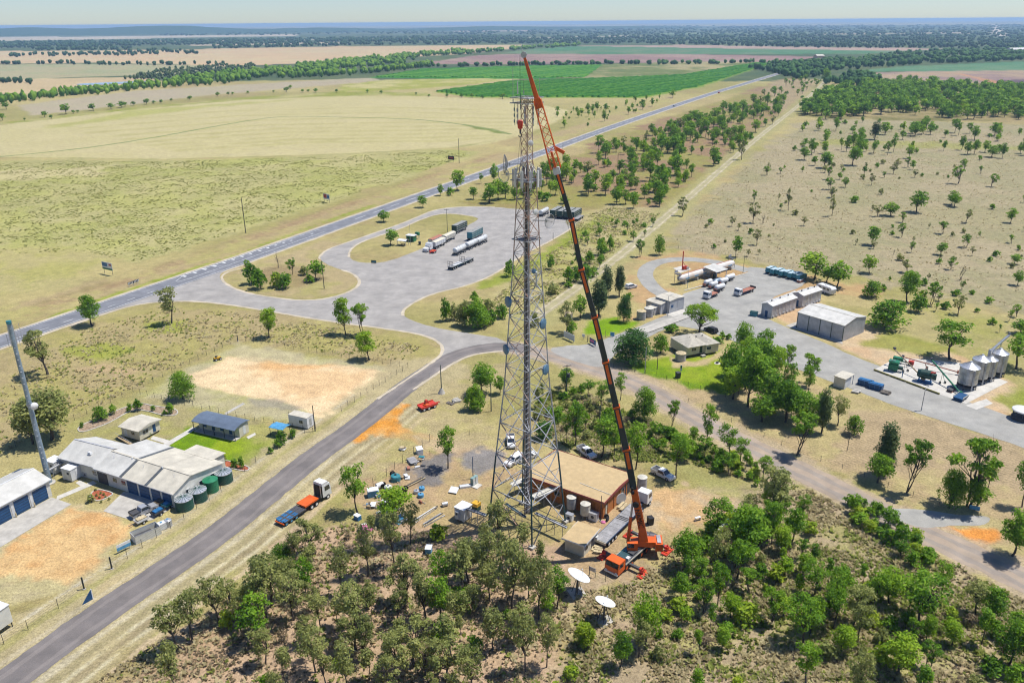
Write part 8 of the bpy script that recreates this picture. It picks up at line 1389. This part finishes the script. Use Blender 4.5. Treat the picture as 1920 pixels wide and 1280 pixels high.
wood([(1320, 420), (1500, 415), (1960, 430), (1960, 560), (1760, 540), (1660, 500), (1560, 465), (1380, 485), (1280, 455)], 46, 5, [('open', G_, .8, 4), ('open', M_, .8, 3), ('bush', G_, .4, 3), ('bush', M_, .42, 3), ('dead', 'leaf_dry', .8, 1)], (4, 6.5), 'in the lower dry paddock', 42, clump=32)
wood([(1650, 520), (1800, 540), (1930, 590), (1930, 640), (1800, 600), (1690, 590), (1650, 560)], 18, 5, [('bush', M_, .42, 3), ('open', M_, .8, 2)], (4, 6.5), 'in the paddock corner', 43)
wood([(1350, 735), (1390, 690), (1450, 690), (1530, 735), (1560, 790), (1500, 810), (1400, 790)], 14, 3.0, [('mid', M_, 1, 4), ('mid', B_, .9, 2), ('gum', M_, 1, 2), ('bush', B_, .4, 1)], (8, 11.5), 'below the house', 46)
wood([(1110, 420), (1230, 405), (1225, 440), (1100, 520), (1040, 560), (1060, 480)], 30, 4, [('bush', M_, .4, 3), ('open', M_, .8, 2), ('mid', M_, .8, 1)], (4, 6.5), 'on the grassy bank', 44)
for x, y, t, w, k, l_ in [(1380, 482, 442, 22, 'mid', M_), (1418, 460, 428, 20, 'open', G_), (1412, 418, 380, 28, 'open', G_), (1560, 405, 365, 16, 'open', G_), (1690, 445, 418, 18, 'open', M_), (1635, 460, 425, 30, 'mid', M_), (1718, 398, 358, 34, 'mid', M_), (1790, 388, 362, 24, 'mid', M_), (1894, 418, 390, 20, 'mid', M_), (1670, 405, 378, 34, 'mid', M_), (1508, 300, 275, 22, 'mid', M_), (1598, 310, 275, 30, 'mid', M_), (1545, 315, 285, 28, 'mid', M_), (1715, 255, 232, 26, 'mid', M_), (1640, 262, 225, 22, 'casu', M_), (1612, 290, 255, 22, 'mid', M_), (1860, 295, 272, 26, 'mid', M_), (1795, 345, 310, 24, 'open', M_), (1860, 350, 325, 20, 'open', M_), (1478, 395, 350, 14, 'open', G_), (1390, 300, 262, 22, 'open', G_), (1280, 405, 370, 24, 'open', G_), (1548, 152, 128, 18, 'dense', M_)]:
    SHARED.append((T(x, y, t, w, k, l_, 'full %s %s alone in the dry paddock, by the %s' % (HUE[l_], NOUN[k][1], min(MARKW, key=lambda q: (MARKW[q]-g(x, y)).length)), NOUN[k][0]), 'in the dry paddock'))
# hedgerows on the left plains
rnd = random.Random(5)
for k, (x, y, w) in enumerate([(5, 226, 14), (12, 205, 14), (46, 226, 5), (84, 220, 12), (97, 223, 8), (124, 214, 20), (138, 213, 7), (146, 212, 6), (175, 208, 14), (209, 205, 13), (228, 202, 13), (235, 200, 9), (251, 198, 9), (275, 196, 12), (288, 195, 7), (302, 194, 8), (321, 190, 6), (356, 188, 9), (408, 181, 9), (429, 179, 7), (436, 178, 6), (465, 176, 6), (513, 174, 5), (537, 173, 11), (544, 167, 8), (568, 174, 7), (578, 173, 6), (592, 174, 9), (632, 174, 7), (689, 174, 7), (715, 176, 7), (780, 178, 5), (804, 182, 6), (838, 183, 8), (866, 184, 8), (905, 186, 8), (942, 186, 12), (885, 184, 10)]):
    SHARED.append((T(x, y, y-w*.95, w*1.1, 'mid', M_, '%s round tree in the row beyond the straw field' % ('tiny' if w < 8 else 'small' if w < 11 else 'larger'), 'row_tree'), 'in the row beyond the straw field'))
# ------------------------------------------------------------------ far belts of trees that read as one mass
def blobs(name, items, lm, trunks=False):
    """items: (x, y, radius, height); one uneven dome of leaves each, all in one mesh"""
    base = []
    for s_ in range(5):
        r2 = np.random.default_rng(100+s_); bm_ = bmesh.new(); bmesh.ops.create_icosphere(bm_, subdivisions=2, radius=1.0)
        v = np.array([tuple(q.co) for q in bm_.verts]); f = np.array([[q.index for q in fc.verts] for fc in bm_.faces]); bm_.free()
        v *= (1+r2.uniform(-.28, .22, len(v)))[:, None]; base.append((v, f))
    VV, FF, n = [], [], 0
    for i, (x, y, r_, h) in enumerate(items):
        v, f = base[i % 5]; a = (i*2.399) % 6.283; ca, sa = math.cos(a), math.sin(a)
        q = np.stack([x+(v[:, 0]*ca-v[:, 1]*sa)*r_, y+(v[:, 0]*sa+v[:, 1]*ca)*r_, h*.52+v[:, 2]*h*.5], 1); VV.append(q); FF.append(f+n); n += len(v)
    V = np.concatenate(VV); F_ = np.concatenate(FF); me_ = bpy.data.meshes.new(name); me_.vertices.add(len(V)); me_.vertices.foreach_set('co', V.ravel())
    me_.loops.add(F_.size); me_.loops.foreach_set('vertex_index', F_.ravel()); me_.polygons.add(len(F_)); me_.polygons.foreach_set('loop_start', np.arange(len(F_))*3); me_.update(calc_edges=True)
    me_.materials.append(M(lm)); return tag(link(name, me_), kind='stuff')
def belt(items, line, n, wpx, spread, hr, rnd):
    P = np.array(line, float); seg = np.linalg.norm(np.diff(P, axis=0), axis=1); cum = np.concatenate([[0], np.cumsum(seg)])
    for _ in range(n):
        t = rnd.random()*cum[-1]; k = min(len(seg)-1, int(np.searchsorted(cum, t)-1)); k = max(k, 0); p = P[k]+(P[k+1]-P[k])*((t-cum[k])/seg[k])
        py = p[1]+rnd.gauss(0, spread); px = p[0]+rnd.gauss(0, 2); q = g(px, max(py, 46)); m1 = mpp(px, max(py, 46)); items.append((q.x, q.y, rnd.uniform(.6, 1.25)*wpx*m1*.5, rnd.uniform(*hr)))
def region(items, poly, n, wpx, hr, rnd):
    P = np.array(poly, float); lo, hi = P.min(0), P.max(0); c = 0; tries = 0
    while c < n and tries < n*12:
        tries += 1; p = (rnd.uniform(lo[0], hi[0]), rnd.uniform(lo[1], hi[1]))
        if inpoly(P, np.array([p[0]]), np.array([p[1]]))[0]:
            q = g(*p); items.append((q.x, q.y, rnd.uniform(.6, 1.25)*wpx*mpp(*p)*.5, rnd.uniform(*hr))); c += 1
rnd = random.Random(77); it = []
belt(it, [(-40, 196), (0, 190), (60, 186), (100, 180), (170, 174), (250, 166), (330, 158)], 190, 9, 2.2, (7, 11), rnd)
belt(it, [(325, 158), (400, 150), (470, 142), (560, 134), (660, 124), (760, 114)], 420, 9, 4.5, (8, 12), rnd)
belt(it, [(540, 146), (640, 140), (700, 135), (770, 128), (810, 123)], 130, 8, 1.4, (8, 12), rnd)
belt(it, [(560, 128), (640, 119), (720, 112), (800, 104), (870, 98)], 240, 8, 2.2, (8, 12), rnd)
belt(it, [(860, 101), (930, 96), (985, 91), (1050, 87), (1090, 85)], 110, 7, 1.2, (8, 12), rnd)
blobs('tree_belt', it, 'leaf_mid')
it = []
belt(it, [(770, 126), (900, 124), (1100, 121), (1300, 120), (1440, 118)], 120, 8, .8, (6, 10), rnd)
region(it, [(1440, 135), (1480, 120), (1560, 112), (1600, 118), (1560, 140), (1500, 150)], 180, 10, (8, 13), rnd)
region(it, [(1560, 118), (1720, 106), (1930, 98), (1930, 114), (1720, 121), (1600, 131)], 300, 9, (8, 13), rnd)
region(it, [(1400, 128), (1470, 118), (1500, 122), (1470, 140)], 50, 9, (8, 12), rnd)
region(it, [(1545, 158), (1600, 140), (1660, 152), (1620, 165)], 60, 11, (8, 13), rnd)
region(it, [(1600, 112), (1700, 98), (1920, 90), (1920, 100), (1700, 110)], 150, 8, (7, 11), rnd)
blobs('dark_tree_belt', it, 'leaf_dark')
it = []
belt(it, [(-40, 121), (60, 120), (110, 119), (200, 122), (330, 122), (420, 121)], 60, 6.5, .8, (7, 10), rnd)
belt(it, [(20, 105), (100, 104), (200, 103), (300, 101)], 80, 6, 1.2, (8, 12), rnd)
belt(it, [(210, 98), (300, 97), (380, 101)], 30, 6, 1.5, (8, 12), rnd)
belt(it, [(-40, 157), (40, 154), (60, 157)], 24, 7, 1.5, (7, 10), rnd)
for poly, n, w in (([(-60, 80), (300, 77), (640, 71.5), (960, 67), (960, 75), (640, 80), (400, 84), (-60, 92)], 1300, 6), ([(640, 72), (960, 70), (1280, 66), (1500, 66), (1930, 68), (1930, 92), (1500, 90), (1280, 84), (1000, 82), (640, 86)], 1700, 6.5), ([(60, 92), (250, 89), (250, 94), (60, 96)], 80, 6), ([(400, 84), (640, 81), (640, 87), (400, 92)], 120, 6), ([(300, 62), (640, 57), (960, 52), (1280, 49), (1930, 46), (1930, 67), (1280, 65), (960, 66), (640, 64), (560, 66), (300, 68)], 1500, 6)):
    region(it, poly, n, w, (9, 14), rnd)
blobs('far_woodland', it, 'leaf_far')
it = []
region(it, [(230, 150), (300, 132), (420, 122), (480, 122), (470, 132), (380, 142), (300, 150)], 300, 4.5, (4, 8), rnd)
blobs('dry_swamp_wood', it, 'leaf_casu')
# vineyard and orchard rows
it = MB(); A = g(815, 173); Bp = g(1000, 184); Cc = g(1430, 117)
def rows(poly, axis_a, axis_b, gap, hh, ww, name, lm, jump=3.2, maxn=5200):
    P = wp(poly); a_, b_ = g(*axis_a), g(*axis_b); d = np.array([b_.x-a_.x, b_.y-a_.y]); d /= np.linalg.norm(d); n_ = np.array([-d[1], d[0]]); pr = P@n_; pd = P@d; V, F_ = [], []; r2 = np.random.default_rng(3)
    tt = np.arange(pd.min(), pd.max(), jump); nn = np.arange(pr.min(), pr.max(), gap)
    U, VV_ = np.meshgrid(tt, nn); X = U*d[0]+VV_*n_[0]; Y = U*d[1]+VV_*n_[1]; ok = inpoly(P, X.ravel(), Y.ravel()).reshape(X.shape)
    for r_ in range(len(nn)):
        I = np.where(ok[r_])[0]
        if len(I) < 2: continue
        z = hh*r2.uniform(.75, 1.15, len(I)); s0 = len(V)
        for j, i in enumerate(I):
            o_ = ww*r2.uniform(.35, .6); x, y = X[r_, i], Y[r_, i]; V += [(x-n_[0]*o_, y-n_[1]*o_, .02), (x-n_[0]*o_*.6, y-n_[1]*o_*.6, z[j]), (x+n_[0]*o_*.6, y+n_[1]*o_*.6, z[j]), (x+n_[0]*o_, y+n_[1]*o_, .02)]
        for j in range(len(I)-1):
            if I[j+1]-I[j] == 1:
                q = s0+j*4; F_ += [(q, q+4, q+5, q+1), (q+1, q+5, q+6, q+2), (q+2, q+6, q+7, q+3)]
    mb = MB(); mb.add(V, F_); return tag(mb.build(name, lm), kind='stuff')
rows([(818, 172), (950, 154), (1110, 148), (1280, 141), (1420, 118), (1440, 121), (1308, 163), (1203, 183), (1000, 183), (880, 182)], (1000, 183), (1330, 145), 9, 2.4, 3.8, 'vineyard_rows', 'leaf_crop', 9)
rows([(700, 145), (790, 131), (980, 125), (1130, 122), (1095, 146), (950, 146), (860, 146)], (900, 146), (1100, 124), 9, 1.6, 7.5, 'orchard_rows', 'leaf_crop', 14)
# ------------------------------------------------------------------ grass tufts and leaf litter: uncountable, one object each
def tufts(name, poly_list, n, hr, wr_, lm, seed, dens=None):
    r2 = np.random.default_rng(seed); pts = []
    for poly, k in poly_list:
        P = wp(poly); lo, hi = P.min(0), P.max(0); got = 0; tries = 0
        while got < k and tries < 30:
            tries += 1; q = r2.uniform(lo, hi, (k*2, 2)); ok = inpoly(P, q[:, 0], q[:, 1]) & (r2.random(len(q)) < sstep(fbm(q[:, 0]/6, q[:, 1]/6, seed, 3), .36, .62)+.04); q = q[ok][:k-got]; pts.append(q); got += len(q)
    pts = np.concatenate(pts); n = len(pts); V = []; 
    h = r2.uniform(*hr, n); w = r2.uniform(*wr_, n)
    for k in range(3):
        a_ = r2.uniform(0, 6.28, n); o = r2.normal(0, .35, (n, 2))*w[:, None]; dx, dy = np.cos(a_)*w, np.sin(a_)*w; la = r2.uniform(0, 6.28, n); ln = np.stack([np.cos(la), np.sin(la)], 1)*(h*r2.uniform(.5, 1.6, n))[:, None]; dx, dy = -np.sin(la)*w, np.cos(la)*w
        c = pts+o; V.append(np.stack([np.stack([c[:, 0]-dx, c[:, 1]-dy, np.zeros(n)], 1), np.stack([c[:, 0]+dx, c[:, 1]+dy, np.zeros(n)], 1), np.stack([c[:, 0]+ln[:, 0]+dx*.5, c[:, 1]+ln[:, 1]+dy*.5, h*.9], 1), np.stack([c[:, 0]+ln[:, 0]-dx*.5, c[:, 1]+ln[:, 1]-dy*.5, h], 1)], 1))
    V = np.concatenate(V).reshape(-1, 3); nf = len(V)//4; me_ = bpy.data.meshes.new(name); me_.vertices.add(len(V)); me_.vertices.foreach_set('co', V.ravel()); me_.loops.add(nf*4); me_.loops.foreach_set('vertex_index', np.arange(nf*4)); me_.polygons.add(nf); me_.polygons.foreach_set('loop_start', np.arange(nf)*4); me_.update(calc_edges=True); me_.materials.append(M(lm)); return tag(link(name, me_), kind='stuff')
leaf_mat('tuft_straw', (.46, .39, .21), (.36, .30, .15), (.56, .48, .28)); leaf_mat('tuft_green', (.25, .29, .06), (.19, .23, .045), (.33, .35, .09)); leaf_mat('tuft_field', (.30, .30, .095), (.24, .25, .07), (.38, .36, .13))
FLOOR1 = [(80, 1340), (480, 1085), (560, 1012), (650, 980), (760, 990), (900, 1018), (1040, 1045), (1060, 1095), (1090, 1340)]
FLOOR2 = [(1060, 1340), (1080, 1110), (1180, 1095), (1260, 1015), (1400, 955), (1440, 905), (1500, 910), (1920, 1125), (2000, 1250), (2000, 1340)]
FLOOR3 = [(1000, 760), (1060, 715), (1200, 785), (1330, 845), (1400, 900), (1300, 870), (1100, 860), (1030, 820)]
FIELD = [(-60, 310), (60, 302), (300, 303), (640, 293), (850, 281), (880, 290), (770, 330), (640, 372), (450, 432), (330, 470), (250, 490), (150, 470), (-60, 480)]
BANK = [(1060, 415), (1150, 388), (1240, 400), (1120, 500), (1000, 590), (900, 590), (980, 505), (1080, 445)]
PAD = [(1500, 240), (1900, 245), (1960, 600), (1640, 520), (1440, 490), (1260, 460), (1300, 395), (1400, 310)]
VERGE = [(0, 720), (150, 625), (300, 580), (440, 585), (640, 615), (790, 650), (750, 685), (446, 632), (250, 728), (0, 850)]
tufts('dry_grass_tufts', [(FLOOR1, 3200), (FLOOR2, 7500), (FLOOR3, 3500), (BANK, 3000), (PAD, 6000), (VERGE, 1800)], 0, (.15, .5), (.10, .32), 'tuft_straw', 3)
tufts('green_grass_tufts', [(FLOOR2, 4500), (FLOOR3, 3500), (FLOOR1, 700), (BANK, 1500), (VERGE, 700)], 0, (.15, .5), (.12, .35), 'tuft_green', 5)
tufts('field_weeds', [(FIELD, 11000)], 0, (.12, .32), (.3, .62), 'tuft_field', 9)
tufts('leaf_litter', [(FLOOR1, 3500), (FLOOR2, 3500)], 0, (.05, .25), (.10, .3), 'leaf_dry', 6)
# the far ranges
def ridge(name, pts, depth, m):
    V = []; F_ = []
    for k, (px, base, hh) in enumerate(pts):
        p = g(px, base); d = Vector((p.x, p.y, 0)).normalized(); V += [(p.x, p.y, -1), (p.x+d.x*depth*.35, p.y+d.y*depth*.35, hh), (p.x+d.x*depth, p.y+d.y*depth, -1)]
    for k in range(len(pts)-1): a_ = k*3; F_ += [(a_, a_+3, a_+4, a_+1), (a_+1, a_+4, a_+5, a_+2)]
    return tag(MB().add(V, F_).build(name, m), kind='structure')
rh = random.Random(2)
pp = []
for k in range(90):
    px = -200+k*17; t = px/1330; hh = (52+18*math.sin(px/140.)+12*math.sin(px/47.+1)+rh.uniform(-3, 3))*max(0.15, 1-max(0, (px-500)/1000)); pp.append((px, 68-12.5*max(0, px)/1100, max(10, hh)))
ridge('hills', pp, 2600, 'leaf_far')
# ------------------------------------------------------------------ tell look-alikes apart by their order across the view
ORD = ['leftmost', 'second from left', 'third from left', 'fourth from left', 'fifth from left', 'sixth from left', 'seventh from left', 'eighth from left', 'ninth from left', 'tenth from left', 'eleventh from left', 'twelfth from left', 'thirteenth from left', 'fourteenth from left', 'fifteenth from left', 'sixteenth from left', 'seventeenth from left', 'eighteenth from left']
buck = {}
for o_, wh_ in SHARED+SHARED0: buck.setdefault((o_['label'], wh_), []).append(o_)
for (lb, wh_), L_ in buck.items():
    if len(L_) == 1: continue
    L_.sort(key=lambda q: q.location.x/q.location.y)
    if len(L_) <= 18 and len(lb.split())+3 <= 16:
        for i, q in enumerate(L_): q['label'] = lb+', '+(ORD[i] if i < len(L_)-1 or i == 0 else 'rightmost'); q['group'] = lb.split(',')[0]
    else:
        for q in L_: q['group'] = lb.split(',')[0]
# ------------------------------------------------------------------ haze
hm = bpy.data.materials.new('haze_air'); hm.use_nodes = True; nt = hm.node_tree; nt.nodes.clear(); pv = nt.nodes.new('ShaderNodeVolumePrincipled'); pv.inputs['Color'].default_value = (.50, .73, 1.0, 1); pv.inputs['Density'].default_value = 8.5e-5; pv.inputs['Anisotropy'].default_value = 0.1
no = nt.nodes.new('ShaderNodeOutputMaterial'); nt.links.new(pv.outputs[0], no.inputs['Volume'])
hz = MB().box((0, 0, 45.5), (2*FAR+3000, 2*FAR+3000, 94)).build('haze', hm); tag(hz, kind='stuff')
